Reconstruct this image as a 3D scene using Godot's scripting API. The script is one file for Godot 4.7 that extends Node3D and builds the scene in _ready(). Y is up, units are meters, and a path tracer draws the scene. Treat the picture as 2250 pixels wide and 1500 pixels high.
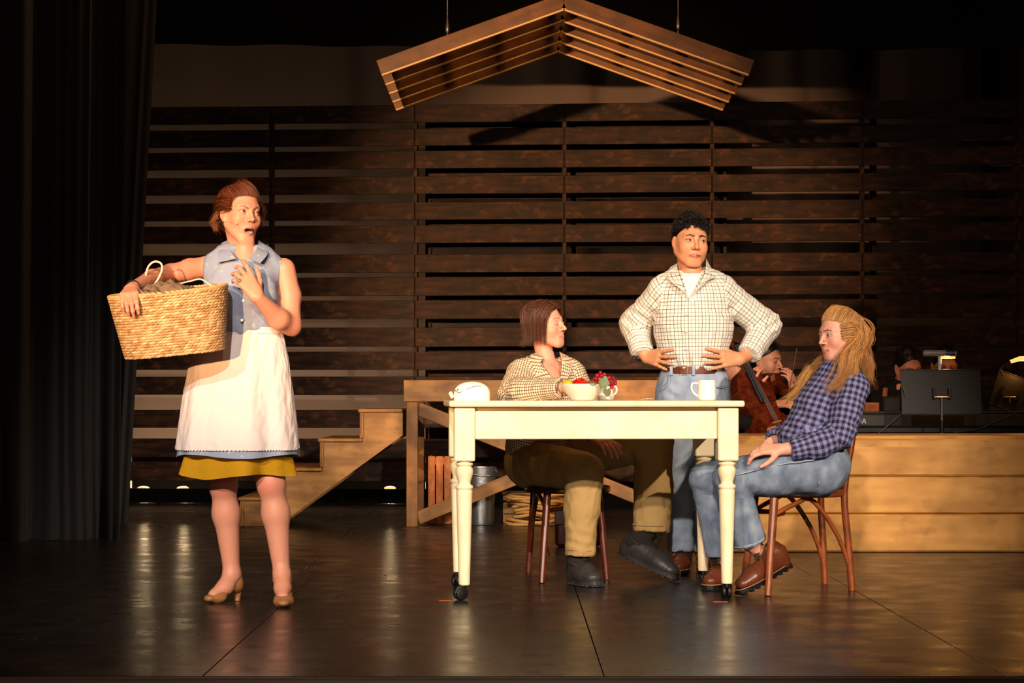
extends Node3D
# A play on a dark theatre stage: a woman with a wicker basket, two men and a girl round a kitchen table, a slatted barn wall and a few musicians behind.

func _ready():
	var cam := Camera3D.new()
	cam.name = "camera"
	cam.projection = Camera3D.PROJECTION_FRUSTUM
	cam.keep_aspect = Camera3D.KEEP_HEIGHT
	cam.near = 0.1
	cam.far = 60.0
	cam.size = 0.1 * 1500.0 / 4560.0
	cam.frustum_offset = Vector2(0, 0.1 * 120.0 / 4560.0)
	cam.position = Vector3(0, 0.85, 9.0)
	add_child(cam)
	cam.current = true
	var env := Environment.new()
	env.background_mode = Environment.BG_COLOR
	env.background_color = Color(0, 0, 0)
	env.tonemap_mode = Environment.TONE_MAPPER_LINEAR
	env.tonemap_exposure = 1.1
	env.sdfgi_enabled = true
	env.ssao_enabled = true
	env.ssil_enabled = true
	var we := WorldEnvironment.new()
	we.name = "surroundings"
	we.environment = env
	add_child(we)
	materials()
	# front-of-house lanterns on the gallery behind the camera
	front_light(Vector3(-4.8, 5.4, 13.0), Vector3(-0.75, 0.85, 0.3), 9.0, 112.0, Color(1.0, 0.91, 0.82))
	front_light(Vector3(6.2, 5.2, 12.0), Vector3(1.0, 0.75, -0.6), 10.0, 150.0, Color(1.0, 0.90, 0.79))
	front_light(Vector3(-0.7, 5.2, 14.0), Vector3(0.15, 0.60, 0.2), 9.0, 118.0, Color(1.0, 0.93, 0.86))
	# a low lantern at the side of the stalls, which lights the hanging roof from below
	front_light(Vector3(-3.4, 2.1, 13.0), Vector3(0.50, 1.85, -6.5), 6.6, 250.0, Color(1.0, 0.74, 0.50))
	# an added wide fill lantern, standing in for stray light over the stage
	front_light(Vector3(1.5, 5.6, 13.0), Vector3(-0.4, 0.6, -2.0), 26.0, 11.0, Color(1.0, 0.84, 0.70))
	# a dim soft fill light added over the stage, without a lamp body
	overhead(Vector3(0.2, 5.0, -2.6), 5.0)
	stage()
	set_pieces()
	furniture()
	props()
	basket()
	people()
	musicians()
	orchestra()

func front_light(where: Vector3, aim: Vector3, angle: float, energy: float, c: Color) -> void:
	# a stage lantern on the gallery: can, yoke and glowing lens, with its light just in front of the lens
	var names := ["stage lantern on the left of the gallery, aimed at the woman", "stage lantern on the right of the gallery, aimed at the table's right end", "stage lantern in the middle of the gallery, aimed at the table", "low stage lantern at the left of the stalls, aimed at the roof", "added wide fill lantern on the gallery, weakly lighting the whole stage"]
	var o := thing("stage_lantern", names[taken.get("stage_lantern", 0)], "lamp", where, 0.0, "front-of-house lanterns")
	o.look_at_from_position(where, aim)
	var m := MB.new()
	m.lathe([Vector2(0.001, 0.0), Vector2(0.08, 0.0), Vector2(0.10, 0.03), Vector2(0.10, 0.30), Vector2(0.115, 0.31), Vector2(0.115, 0.36), Vector2(0.105, 0.36), Vector2(0.10, 0.33)], 24, Transform3D(Basis(Vector3.RIGHT, -PI / 2), Vector3(0, 0, 0.37)))
	put("can", m.mesh(), M.black, o)
	m = MB.new()
	m.lathe([Vector2(0.10, 0.0), Vector2(0.07, 0.012), Vector2(0.001, 0.018)], 24, Transform3D(Basis(Vector3.RIGHT, -PI / 2), Vector3(0, 0, 0.045)))
	put("lens", m.mesh(), M.glow, o)
	m = MB.new()
	m.tube(arc([Vector3(-0.12, 0, 0.2), Vector3(-0.13, 0.18, 0.2), Vector3(0, 0.24, 0.2), Vector3(0.13, 0.18, 0.2), Vector3(0.12, 0, 0.2)], 16), 0.01, 8)
	put("yoke", m.mesh(), M.black, o)
	var l := SpotLight3D.new()
	l.name = "front_spotlight"
	o.add_child(l)
	l.spot_angle = angle
	l.spot_angle_attenuation = 0.7
	l.spot_range = 40.0
	l.spot_attenuation = 2.0
	l.light_energy = energy
	l.light_color = c
	l.light_size = 0.1
	l.shadow_enabled = true

func overhead(where: Vector3, energy: float) -> void:
	var l := AreaLight3D.new()
	l.name = numbered("overhead_fill")
	l.area_size = Vector2(4.0, 0.4)
	add_child(l)
	l.position = where
	l.rotation_degrees.x = -80.0
	l.light_energy = energy
	l.light_color = Color(1.0, 0.72, 0.45)
	l.area_range = 20.0
	l.shadow_enabled = true

class MB:
	# collects triangles (counter-clockwise seen from outside) and commits them as one mesh
	var v := PackedVector3Array()
	var n := PackedVector3Array()
	var uv := PackedVector2Array()
	var c := PackedColorArray()
	var ix := PackedInt32Array()
	var col := Color.WHITE
	func vert(p: Vector3, nn: Vector3, t := Vector2.ZERO) -> int:
		v.append(p); n.append(nn); uv.append(t); c.append(col)
		return v.size() - 1
	func tri(a: int, b: int, d: int) -> void:
		ix.append(a); ix.append(b); ix.append(d)
	func quad(p: Array, t: Array) -> void:
		var nn: Vector3 = (p[1] - p[0]).cross(p[2] - p[0]).normalized()
		var k := v.size()
		for i in p.size():
			vert(p[i], nn, t[i])
		for i in range(1, p.size() - 1):
			tri(k, k + i, k + i + 1)
	func box(size: Vector3, at := Transform3D.IDENTITY, bevel := 0.003, off := Vector2.ZERO) -> void:
		# a box with chamfered edges; u runs along its longest side, in metres
		var h := size * 0.5
		var b := minf(bevel, minf(h.x, minf(h.y, h.z)) * 0.6)
		var la := 0 if size.x >= size.y and size.x >= size.z else (1 if size.y >= size.z else 2)
		var put := func(pts: Array):
			var nn: Vector3 = (pts[1] - pts[0]).cross(pts[2] - pts[0])
			var mid := Vector3.ZERO
			for q in pts:
				mid += q
			if nn.dot(mid) < 0:
				pts.reverse()
				nn = -nn
			nn = nn.normalized()
			var ax := 0
			for k in 3:
				if absf(nn[k]) > absf(nn[ax]) + 0.01:
					ax = k
			var k0 := v.size()
			for q in pts:
				var o1 := (ax + 1) % 3
				var o2 := (ax + 2) % 3
				if o2 == la:
					var sw := o1
					o1 = o2
					o2 = sw
				vert(at * q, (at.basis * nn).normalized(), Vector2(q[o1], q[o2] + ax * 0.37) + off)
			for i in range(1, pts.size() - 1):
				tri(k0, k0 + i, k0 + i + 1)
		for ax in 3:
			var o1 := (ax + 1) % 3
			var o2 := (ax + 2) % 3
			for s in [-1.0, 1.0]:
				var f := []
				for q in [[-1, -1], [1, -1], [1, 1], [-1, 1]]:
					var p := Vector3.ZERO
					p[ax] = s * h[ax]
					p[o1] = q[0] * (h[o1] - b)
					p[o2] = q[1] * (h[o2] - b)
					f.append(p)
				put.call(f)
			if b > 0.0:
				for s in [-1.0, 1.0]:
					for t in [-1.0, 1.0]:
						var e := []
						for w in [-1.0, 1.0]:
							var p := Vector3.ZERO
							p[ax] = w * (h[ax] - b)
							p[o1] = s * h[o1]
							p[o2] = t * (h[o2] - b)
							var p2 := p
							p2[o1] = s * (h[o1] - b)
							p2[o2] = t * h[o2]
							if w < 0:
								e.append(p); e.append(p2)
							else:
								e.append(p2); e.append(p)
						put.call(e)
		if b > 0.0:
			for s in 8:
				var g := Vector3(1 if s & 1 else -1, 1 if s & 2 else -1, 1 if s & 4 else -1)
				var e := []
				for ax in 3:
					var p := g * (h - Vector3(b, b, b))
					p[ax] = g[ax] * h[ax]
					e.append(p)
				put.call(e)
	func lathe(prof: Array, seg := 24, at := Transform3D.IDENTITY, flat := 1.0, uvs := 1.0) -> void:
		# prof: Vector2(radius, height) from the bottom up on the outside
		var k := v.size()
		var m := prof.size()
		var len := 0.0
		for i in m:
			var a: Vector2 = prof[maxi(i - 1, 0)]
			var b: Vector2 = prof[mini(i + 1, m - 1)]
			var t := (b - a)
			if i > 0:
				len += (prof[i] as Vector2).distance_to(prof[i - 1])
			var nn := Vector2(t.y, -t.x).normalized()
			for j in seg + 1:
				var an := TAU * j / seg
				var p := Vector3(cos(an) * prof[i].x, prof[i].y, -sin(an) * prof[i].x * flat)
				vert(at * p, (at.basis * Vector3(cos(an) * nn.x, nn.y, -sin(an) * nn.x)).normalized(), Vector2(len, TAU * j / seg * 0.1) * uvs)
		for i in m - 1:
			for j in seg:
				var a := k + i * (seg + 1) + j
				var b := a + seg + 1
				tri(a, a + 1, b + 1)
				tri(a, b + 1, b)
	func tube(pts: Array, rad, sides := 8, caps := true, twist := 0.0, flat := Vector3.ZERO) -> void:
		# rad: a number or one radius for each point
		var m := pts.size()
		var k := v.size()
		var len := 0.0
		var up := Vector3(0.13, 0.97, 0.21)
		var t0: Vector3 = (pts[1] - pts[0]).normalized()
		if absf(t0.dot(up)) > 0.9:
			up = Vector3(1, 0.1, 0.2)
		if flat != Vector3.ZERO:
			up = flat
		var sx := (up - t0 * up.dot(t0)).normalized()
		for i in m:
			var t: Vector3 = (pts[mini(i + 1, m - 1)] - pts[maxi(i - 1, 0)]).normalized()
			sx = (sx - t * sx.dot(t)).normalized()
			var sy := t.cross(sx)
			if i > 0:
				len += (pts[i] as Vector3).distance_to(pts[i - 1])
			var r: float = rad[i] if rad is Array else rad
			for j in sides + 1:
				var an := TAU * j / sides + twist * i
				var d := sx * cos(an) + sy * sin(an)
				vert(pts[i] + d * r, d, Vector2(len, an * 0.05))
		for i in m - 1:
			for j in sides:
				var a := k + i * (sides + 1) + j
				var b := a + sides + 1
				tri(a, a + 1, b + 1)
				tri(a, b + 1, b)
		if caps:
			for e in 2:
				var i := 0 if e == 0 else m - 1
				var nn: Vector3 = ((pts[0] - pts[1]) if e == 0 else (pts[m - 1] - pts[m - 2])).normalized()
				var cc := vert(pts[i], nn, Vector2(len * e, 0))
				var s0 := v.size()
				for j in sides:
					vert(v[k + i * (sides + 1) + j], nn, Vector2(len * e, j * 0.01))
				for j in sides:
					if e == 0:
						tri(cc, s0 + (j + 1) % sides, s0 + j)
					else:
						tri(cc, s0 + j, s0 + (j + 1) % sides)
	func sheet(w: int, h: int, f: Callable, closed := false, uvs := Vector2.ONE) -> void:
		# a smooth grid of points f(u, v), u and v from 0 to 1; seen from outside u runs right and v runs up
		var k := v.size()
		for j in h + 1:
			for i in w + 1:
				vert(f.call(float(i) / w, float(j) / h), Vector3.ZERO, Vector2(float(i) / w, float(j) / h) * uvs)
		for j in h:
			for i in w:
				var a := k + j * (w + 1) + i
				var b := a + w + 1
				tri(a, a + 1, b + 1)
				tri(a, b + 1, b)
		smooth(k)
		if closed:
			for j in h + 1:
				var a := k + j * (w + 1)
				var s := (n[a] + n[a + w]).normalized()
				n[a] = s
				n[a + w] = s
	func ball(p: Vector3, r: Vector3, seg := 10, ring := 6, bs := Basis.IDENTITY) -> void:
		var k := v.size()
		for i in ring + 1:
			var th := PI * i / ring
			for j in seg + 1:
				var an := TAU * j / seg
				var d := Vector3(sin(th) * cos(an), -cos(th), -sin(th) * sin(an))
				vert(p + bs * (d * r), (bs * (d / r)).normalized(), Vector2(float(j) / seg, float(i) / ring))
		for i in ring:
			for j in seg:
				var a := k + i * (seg + 1) + j
				var b := a + seg + 1
				if i > 0:
					tri(a, a + 1, b + 1)
				if i < ring - 1:
					tri(a, b + 1, b)
	func prism(poly: PackedVector2Array, depth: float, at := Transform3D.IDENTITY) -> void:
		# a flat outline in x, y (counter-clockwise) given thickness along z, centred
		var t := Geometry2D.triangulate_polygon(poly)
		var m := poly.size()
		for s in [0.5, -0.5]:
			var k := v.size()
			for q in poly:
				vert(at * Vector3(q.x, q.y, s * depth), at.basis * Vector3(0, 0, signf(s)), q)
			for i in range(0, t.size(), 3):
				var a := t[i]
				var b := t[i + 1]
				var d := t[i + 2]
				if (poly[b] - poly[a]).cross(poly[d] - poly[a]) * s < 0:
					tri(k + a, k + d, k + b)
				else:
					tri(k + a, k + b, k + d)
		for i in m:
			var a := poly[i]
			var b := poly[(i + 1) % m]
			var l := a.distance_to(b)
			quad([at * Vector3(a.x, a.y, 0.5 * depth), at * Vector3(a.x, a.y, -0.5 * depth), at * Vector3(b.x, b.y, -0.5 * depth), at * Vector3(b.x, b.y, 0.5 * depth)], [Vector2(0, 0), Vector2(0, depth), Vector2(l, depth), Vector2(l, 0)])
	func smooth(from := 0) -> void:
		for i in range(from, v.size()):
			n[i] = Vector3.ZERO
		for i in range(0, ix.size(), 3):
			var a := ix[i]
			if a < from:
				continue
			var b := ix[i + 1]
			var d := ix[i + 2]
			var nn := (v[b] - v[a]).cross(v[d] - v[a])
			n[a] += nn
			n[b] += nn
			n[d] += nn
		for i in range(from, v.size()):
			n[i] = n[i].normalized()
	func mesh() -> ArrayMesh:
		var a := []
		a.resize(Mesh.ARRAY_MAX)
		var r := ix.duplicate()
		for i in range(0, r.size(), 3):
			var t := r[i + 1]
			r[i + 1] = r[i + 2]
			r[i + 2] = t
		a[Mesh.ARRAY_VERTEX] = v
		a[Mesh.ARRAY_NORMAL] = n
		a[Mesh.ARRAY_TEX_UV] = uv
		a[Mesh.ARRAY_COLOR] = c
		a[Mesh.ARRAY_INDEX] = r
		var m := ArrayMesh.new()
		m.add_surface_from_arrays(Mesh.PRIMITIVE_TRIANGLES, a)
		return m

class Blob:
	# a solid from tapered capsules and ellipsoids that melt into each other, meshed as surface nets
	var kind := PackedInt32Array()    # 0 capsule, 1 ellipsoid
	var op := PackedInt32Array()      # 0 joins, 1 carves
	var pa := PackedVector3Array()
	var ba := PackedVector3Array()
	var inv := PackedFloat32Array()
	var r0 := PackedFloat32Array()
	var dr := PackedFloat32Array()
	var kk := PackedFloat32Array()
	var flat := PackedInt32Array()    # 1 cut square at the start, 2 at the end
	var fax := PackedVector3Array()   # thinner along this axis ...
	var fs := PackedFloat32Array()    # ... by this factor
	var b0 := PackedVector3Array()
	var b1 := PackedVector3Array()
	var b2 := PackedVector3Array()
	var rr := PackedVector3Array()
	var paints := []
	var frames := []
	var folds := []
	var base := Color.WHITE
	var wrinkle := 0.0
	var wrinkle_scale := Vector3(9, 9, 9)
	var noise := FastNoiseLite.new()
	var mottle := 0.0
	func cone(a: Vector3, b: Vector3, ra: float, rb: float, k := 0.02, fl := 0, ax := Vector3.ZERO, s := 1.0, o := 0) -> void:
		kind.append(0); op.append(o)
		pa.append(a); ba.append(b - a)
		inv.append(1.0 / maxf((b - a).length_squared(), 1e-9))
		r0.append(ra); dr.append(rb - ra); kk.append(k); flat.append(fl)
		fax.append(ax.normalized()); fs.append(s)
		b0.append(Vector3.RIGHT); b1.append(Vector3.UP); b2.append(Vector3.BACK); rr.append(Vector3.ONE)
	func egg(p: Vector3, r: Vector3, k := 0.02, b := Basis.IDENTITY, o := 0) -> void:
		kind.append(1); op.append(o)
		pa.append(p); ba.append(Vector3.ZERO); inv.append(1.0)
		r0.append(0.0); dr.append(0.0); kk.append(k); flat.append(0)
		fax.append(Vector3.ZERO); fs.append(1.0)
		b0.append(b.x); b1.append(b.y); b2.append(b.z); rr.append(r)
	func limb(pts: Array, rad: Array, k := 0.02, fl := 0) -> void:
		for i in pts.size() - 1:
			cone(pts[i], pts[i + 1], rad[i], rad[i + 1], k, (fl & 1 if i == 0 else 0) | (fl & 2 if i == pts.size() - 2 else 0))
	func paint(a: Vector3, b: Vector3, r: float, soft: float, c: Color, s := 1.0) -> void:
		paints.append([a, b, r, soft, c, s])
	var face := Transform3D.IDENTITY
	var marks := []
	func mark(x0: float, y0: float, x1: float, y1: float, r: float, soft: float, c: Color, s := 1.0) -> void:
		# a colour mark on the face, placed by its x and y in the head's own axes
		marks.append([Vector2(x0, y0), Vector2(x1, y1), r, soft, c, s])
	func one(i: int, p: Vector3) -> float:
		var q := p - pa[i]
		if kind[i] == 0:
			var d := ba[i]
			var t := q.dot(d) * inv[i]
			var h := clampf(t, 0.0, 1.0)
			var w := q - d * h
			if fs[i] != 1.0:
				var x := fax[i]
				w += x * (w.dot(x) * (fs[i] - 1.0))
			var e := w.length() - (r0[i] + dr[i] * h)
			if flat[i] & 1:
				e = maxf(e, -t * d.length())
			if flat[i] & 2:
				e = maxf(e, (t - 1.0) * d.length())
			return e
		var l := Vector3(q.dot(b0[i]), q.dot(b1[i]), q.dot(b2[i]))
		var r := rr[i]
		var s := l / r
		var k0 := s.length()
		if k0 < 1e-6:
			return -minf(r.x, minf(r.y, r.z))
		return k0 * (k0 - 1.0) / (s / r).length()
	func value(p: Vector3, list: PackedInt32Array) -> float:
		var d := 1e3
		for i in list:
			var e := one(i, p)
			var k := kk[i]
			if op[i] == 0:
				var h := maxf(k - absf(d - e), 0.0)
				d = minf(d, e) - h * h / (4.0 * k)
			else:
				var h := maxf(k - absf(d + e), 0.0)
				d = maxf(d, -e) + h * h / (4.0 * k)
		return d
	func build(mb: MB, cell: float, lo: Vector3, hi: Vector3) -> void:
		var nx := (ceili((hi.x - lo.x) / cell / 4.0) + 1) * 4
		var ny := (ceili((hi.y - lo.y) / cell / 4.0) + 1) * 4
		var nz := (ceili((hi.z - lo.z) / cell / 4.0) + 1) * 4
		var sx := 1
		var sy := nx + 1
		var sz := (nx + 1) * (ny + 1)
		var g := PackedFloat32Array()
		g.resize(sz * (nz + 1))
		g.fill(1e3)
		var half := cell * 2.0 * 1.7321
		var active := PackedInt32Array()
		var all := PackedInt32Array(range(kind.size()))
		var each := PackedFloat32Array()
		each.resize(kind.size())
		for cz in range(0, nz, 16):
			for cy in range(0, ny, 16):
				for cx in range(0, nx, 16):
					if absf(value(lo + Vector3(cx + 8, cy + 8, cz + 8) * cell, all)) > half * 4.0 * 1.8:
						continue
					for bz in range(cz, mini(cz + 16, nz), 4):
						for by in range(cy, mini(cy + 16, ny), 4):
							for bx in range(cx, mini(cx + 16, nx), 4):
								var cp := lo + Vector3(bx + 2, by + 2, bz + 2) * cell
								var d := 1e3
								for i in all:
									var e := one(i, cp)
									each[i] = e
									var k := kk[i]
									if op[i] == 0:
										var h := maxf(k - absf(d - e), 0.0)
										d = minf(d, e) - h * h / (4.0 * k)
									else:
										var h := maxf(k - absf(d + e), 0.0)
										d = maxf(d, -e) + h * h / (4.0 * k)
								if absf(d) > half * 1.8:
									continue
								var list := PackedInt32Array()
								for i in all:
									if (op[i] == 0 and each[i] < d + half * 3.6 + kk[i]) or (op[i] == 1 and each[i] < half * 3.0 + kk[i]):
										list.append(i)
								active.append(bx); active.append(by); active.append(bz)
								for k in 5:
									for j in 5:
										var at := bx + (by + j) * sy + (bz + k) * sz
										for i in 5:
											if g[at + i] == 1e3:
												g[at + i] = value(lo + Vector3(bx + i, by + j, bz + k) * cell, list)
		var ids := {}
		var first := mb.v.size()
		for q in range(0, active.size(), 3):
			for k in 4:
				for j in 4:
					for i in 4:
						var x := active[q] + i
						var y := active[q + 1] + j
						var z := active[q + 2] + k
						var at := x + y * sy + z * sz
						var c8 := [g[at], g[at + 1], g[at + sy], g[at + sy + 1], g[at + sz], g[at + sz + 1], g[at + sz + sy], g[at + sz + sy + 1]]
						var neg := 0
						for w in c8:
							if w < 0.0:
								neg += 1
						if neg == 0 or neg == 8:
							continue
						var sum := Vector3.ZERO
						var cnt := 0
						for e in 12:
							var ax := e / 4
							var u := e % 4
							var i0 := 0
							if ax == 0:
								i0 = (2 if u & 1 else 0) + (4 if u & 2 else 0)
							elif ax == 1:
								i0 = (1 if u & 1 else 0) + (4 if u & 2 else 0)
							else:
								i0 = (1 if u & 1 else 0) + (2 if u & 2 else 0)
							var i1 := i0 + (1 << ax)
							var f0: float = c8[i0]
							var f1: float = c8[i1]
							if (f0 < 0.0) == (f1 < 0.0):
								continue
							var t := f0 / (f0 - f1)
							var p := Vector3(i0 & 1, (i0 >> 1) & 1, (i0 >> 2) & 1)
							p[ax] += t
							sum += p
							cnt += 1
						ids[at] = mb.vert(lo + (Vector3(x, y, z) + sum / cnt) * cell, Vector3.ZERO)
		for at: int in ids:
			for ax in 3:
				var st := sx if ax == 0 else (sy if ax == 1 else sz)
				var o1 := sy if ax == 0 else (sz if ax == 1 else sx)
				var o2 := sz if ax == 0 else (sx if ax == 1 else sy)
				var f0 := g[at]
				var f1 := g[at + st]
				if (f0 < 0.0) == (f1 < 0.0):
					continue
				if not (ids.has(at - o1) and ids.has(at - o2) and ids.has(at - o1 - o2)):
					continue
				var a: int = ids[at]
				var b: int = ids[at - o1]
				var d: int = ids[at - o1 - o2]
				var e: int = ids[at - o2]
				if f0 < 0.0:
					mb.tri(a, b, d); mb.tri(a, d, e)
				else:
					mb.tri(a, d, b); mb.tri(a, e, d)
		mb.smooth(first)
		if wrinkle > 0.0 or folds.size():
			for i in range(first, mb.v.size()):
				var p := mb.v[i]
				var s := 0.0
				if wrinkle > 0.0:
					var w := p * wrinkle_scale
					var x := noise.get_noise_3dv(w * 75.0)
					var x2 := noise.get_noise_3dv(Vector3(w.y, w.z, w.x) * 190.0)
					s += wrinkle * (0.6 - 2.4 * absf(x)) + wrinkle * 0.35 * (0.5 - 2.0 * absf(x2))
				for f in folds:
					var q: Vector3 = p - f[0]
					var l: float = q.length() / f[2]
					if l < 2.2:
						s += f[4] * sin(f[3] * q.dot(f[1]) + 2.5 * noise.get_noise_3dv(p * 500.0)) * exp(-l * l)
				mb.v[i] = p + mb.n[i] * s
			mb.smooth(first)
		for i in range(first, mb.v.size()):
			var p := mb.v[i]
			var c := base
			if mottle > 0.0:
				c = base * (1.0 + mottle * noise.get_noise_3dv(p * 9000.0) + mottle * noise.get_noise_3dv(p * 2500.0))
				c.a = 1.0
			for t in paints:
				var q: Vector3 = p - t[0]
				var d: Vector3 = t[1] - t[0]
				var h := clampf(q.dot(d) / maxf(d.length_squared(), 1e-9), 0.0, 1.0)
				var l: float = (q - d * h).length()
				if l < t[2] + t[3]:
					c = c.lerp(t[4], t[5] * (1.0 - smoothstep(t[2] - t[3], t[2] + t[3], l)))
			if marks.size():
				var lp := face * p
				if lp.z > 0.035:
					var l2 := Vector2(lp.x, lp.y)
					for t in marks:
						var q: Vector2 = l2 - t[0]
						var d: Vector2 = t[1] - t[0]
						var h := clampf(q.dot(d) / maxf(d.length_squared(), 1e-9), 0.0, 1.0)
						var l: float = (q - d * h).length()
						if l < t[2] + t[3]:
							c = c.lerp(t[4], t[5] * (1.0 - smoothstep(t[2] - t[3], t[2] + t[3], l)))
			mb.c[i] = c
		if frames.size():
			unwrap(mb, first)
	func unwrap(mb: MB, first: int) -> void:
		# cloth: each triangle takes its thread directions from the nearest frame [a, b, front, girth, offset, radius]
		var own := PackedInt32Array()
		own.resize(mb.v.size() - first)
		for i in own.size():
			var p := mb.v[first + i]
			var best := 1e9
			for f in frames.size():
				var w: Array = frames[f]
				var q: Vector3 = p - w[0]
				var d: Vector3 = w[1] - w[0]
				var h := clampf(q.dot(d) / d.length_squared(), 0.0, 1.0)
				var l: float = (q - d * h).length() - w[5]
				if l < best:
					best = l
					own[i] = f
		var keep := PackedInt32Array()
		var mine := PackedInt32Array()
		for i in range(0, mb.ix.size(), 3):
			if mb.ix[i] < first:
				keep.append(mb.ix[i]); keep.append(mb.ix[i + 1]); keep.append(mb.ix[i + 2])
			else:
				mine.append(mb.ix[i]); mine.append(mb.ix[i + 1]); mine.append(mb.ix[i + 2])
		mb.ix = keep
		var made := {}
		for i in range(0, mine.size(), 3):
			var fr := own[mine[i] - first]
			var f2 := own[mine[i + 1] - first]
			if f2 == own[mine[i + 2] - first]:
				fr = f2
			var w: Array = frames[fr]
			var d: Vector3 = (w[1] - w[0]).normalized()
			var x: Vector3 = (w[2] - d * w[2].dot(d)).normalized()
			var y := d.cross(x)
			var an := []
			for k in 3:
				var q: Vector3 = mb.v[mine[i + k]] - w[0]
				an.append(atan2(q.dot(y), q.dot(x)))
			var id := []
			for k in 3:
				var turn := 0
				if an[k] < -1.5 and (an[(k + 1) % 3] > 1.5 or an[(k + 2) % 3] > 1.5):
					turn = 1
				var key := Vector3i(mine[i + k], fr, turn)
				if not made.has(key):
					var q: Vector3 = mb.v[mine[i + k]] - w[0]
					var nv := mb.vert(mb.v[mine[i + k]], mb.n[mine[i + k]], Vector2((an[k] + TAU * turn) * w[3], q.dot(d) + w[4]))
					mb.c[nv] = mb.c[mine[i + k]]
					made[key] = nv
				id.append(made[key])
			mb.tri(id[0], id[1], id[2])

var M := {}
var taken := {}
var rng := RandomNumberGenerator.new()

func numbered(called: String) -> String:
	var k: int = taken.get(called, 0)
	taken[called] = k + 1
	return called if k == 0 else "%s_%03d" % [called, k]

func tag(o: Node3D, label: String, category: String, group := "", kind := "") -> Node3D:
	if label:
		o.set_meta("label", label)
	if category:
		o.set_meta("category", category)
	if group:
		o.set_meta("group", group)
	if kind:
		o.set_meta("kind", kind)
	return o

func thing(called: String, label: String, category: String, where := Vector3.ZERO, turn := 0.0, group := "") -> Node3D:
	var o := Node3D.new()
	o.name = numbered(called)
	add_child(o)
	o.position = where
	o.rotation.y = turn
	return tag(o, label, category, group)

func put(called: String, mesh: Mesh, m: Material, parent: Node3D, where := Transform3D.IDENTITY) -> MeshInstance3D:
	var o := MeshInstance3D.new()
	o.name = called
	o.mesh = mesh
	o.material_override = m
	o.transform = where
	parent.add_child(o, true)
	return o

func solo(called: String, mesh: Mesh, m: Material, label: String, category: String, where := Vector3.ZERO, turn := 0.0, group := "") -> MeshInstance3D:
	var o := MeshInstance3D.new()
	o.name = numbered(called)
	o.mesh = mesh
	o.material_override = m
	o.position = where
	o.rotation.y = turn
	add_child(o)
	tag(o, label, category, group)
	return o

func structure(called: String, mesh: Mesh, m: Material) -> MeshInstance3D:
	var o := MeshInstance3D.new()
	o.name = called
	o.mesh = mesh
	o.material_override = m
	add_child(o)
	o.set_meta("kind", "structure")
	return o

func hold(called: String) -> Node3D:
	var o := Node3D.new()
	o.name = called
	add_child(o)
	o.set_meta("kind", "structure")
	return o

func between(a: Vector3, b: Vector3, face := Vector3.BACK) -> Transform3D:
	# axes of a board that runs from a to b: x along it, z towards face
	var x := (b - a).normalized()
	var y := face.cross(x).normalized()
	return Transform3D(Basis(x, y, x.cross(y)), (a + b) * 0.5)

func mat(c: Color, rough := 0.7, spec := 0.5, tex: Texture2D = null, uvs := 1.0) -> StandardMaterial3D:
	var m := StandardMaterial3D.new()
	m.albedo_color = c
	m.roughness = rough
	m.metallic_specular = spec
	if tex:
		m.albedo_texture = tex
		m.uv1_scale = Vector3(uvs, uvs, uvs)
	return m

func vmat(rough := 0.6, spec := 0.5) -> StandardMaterial3D:
	var m := mat(Color.WHITE, rough, spec)
	m.vertex_color_use_as_albedo = true
	return m

func picture(w: int, h: int, f: Callable) -> ImageTexture:
	var im := Image.create(w, h, false, Image.FORMAT_RGB8)
	for y in h:
		for x in w:
			im.set_pixel(x, y, f.call(x, y))
	return ImageTexture.create_from_image(im)

func bump(m: StandardMaterial3D, freq: float, depth: float, tri := 0.0, seed := 1) -> StandardMaterial3D:
	var t := NoiseTexture2D.new()
	t.width = 256
	t.height = 256
	t.seamless = true
	var nz := FastNoiseLite.new()
	nz.seed = seed
	nz.frequency = freq
	t.noise = nz
	m.heightmap_enabled = true
	m.heightmap_scale = depth
	m.heightmap_texture = t
	if tri > 0.0:
		m.uv1_triplanar = true
		m.uv1_scale = Vector3(tri, tri, tri)
	return m

func wood(c0: Color, c1: Color, c2: Color, seed: int, streak := 0.35, worn := 0.0) -> ImageTexture:
	# painted or stained board: grain along u with soft blotches and, if worn, paler scrapes
	var a := FastNoiseLite.new()
	a.seed = seed
	a.frequency = 0.02
	a.fractal_octaves = 4
	var b := FastNoiseLite.new()
	b.seed = seed + 7
	b.frequency = 0.011
	b.fractal_octaves = 3
	return picture(512, 256, func(x, y):
		var fx := sin(TAU * x / 512.0) * 81.5
		var fz := cos(TAU * x / 512.0) * 81.5
		var g := a.get_noise_3d(fx * 0.35, y * 4.2, fz * 0.35)
		var s := b.get_noise_3d(fx * 1.1, y * 1.7, fz * 1.1)
		var w := a.get_noise_3d(fx * 0.8 + 300.0, y * 2.4, fz * 0.8)
		var c := c0.lerp(c1, clampf(0.5 + streak * 2.2 * g + 0.9 * s, 0.0, 1.0))
		c = c.lerp(c2, clampf((w - 0.18) * 3.2, 0.0, 1.0) * (0.35 + worn))
		return c)

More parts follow.
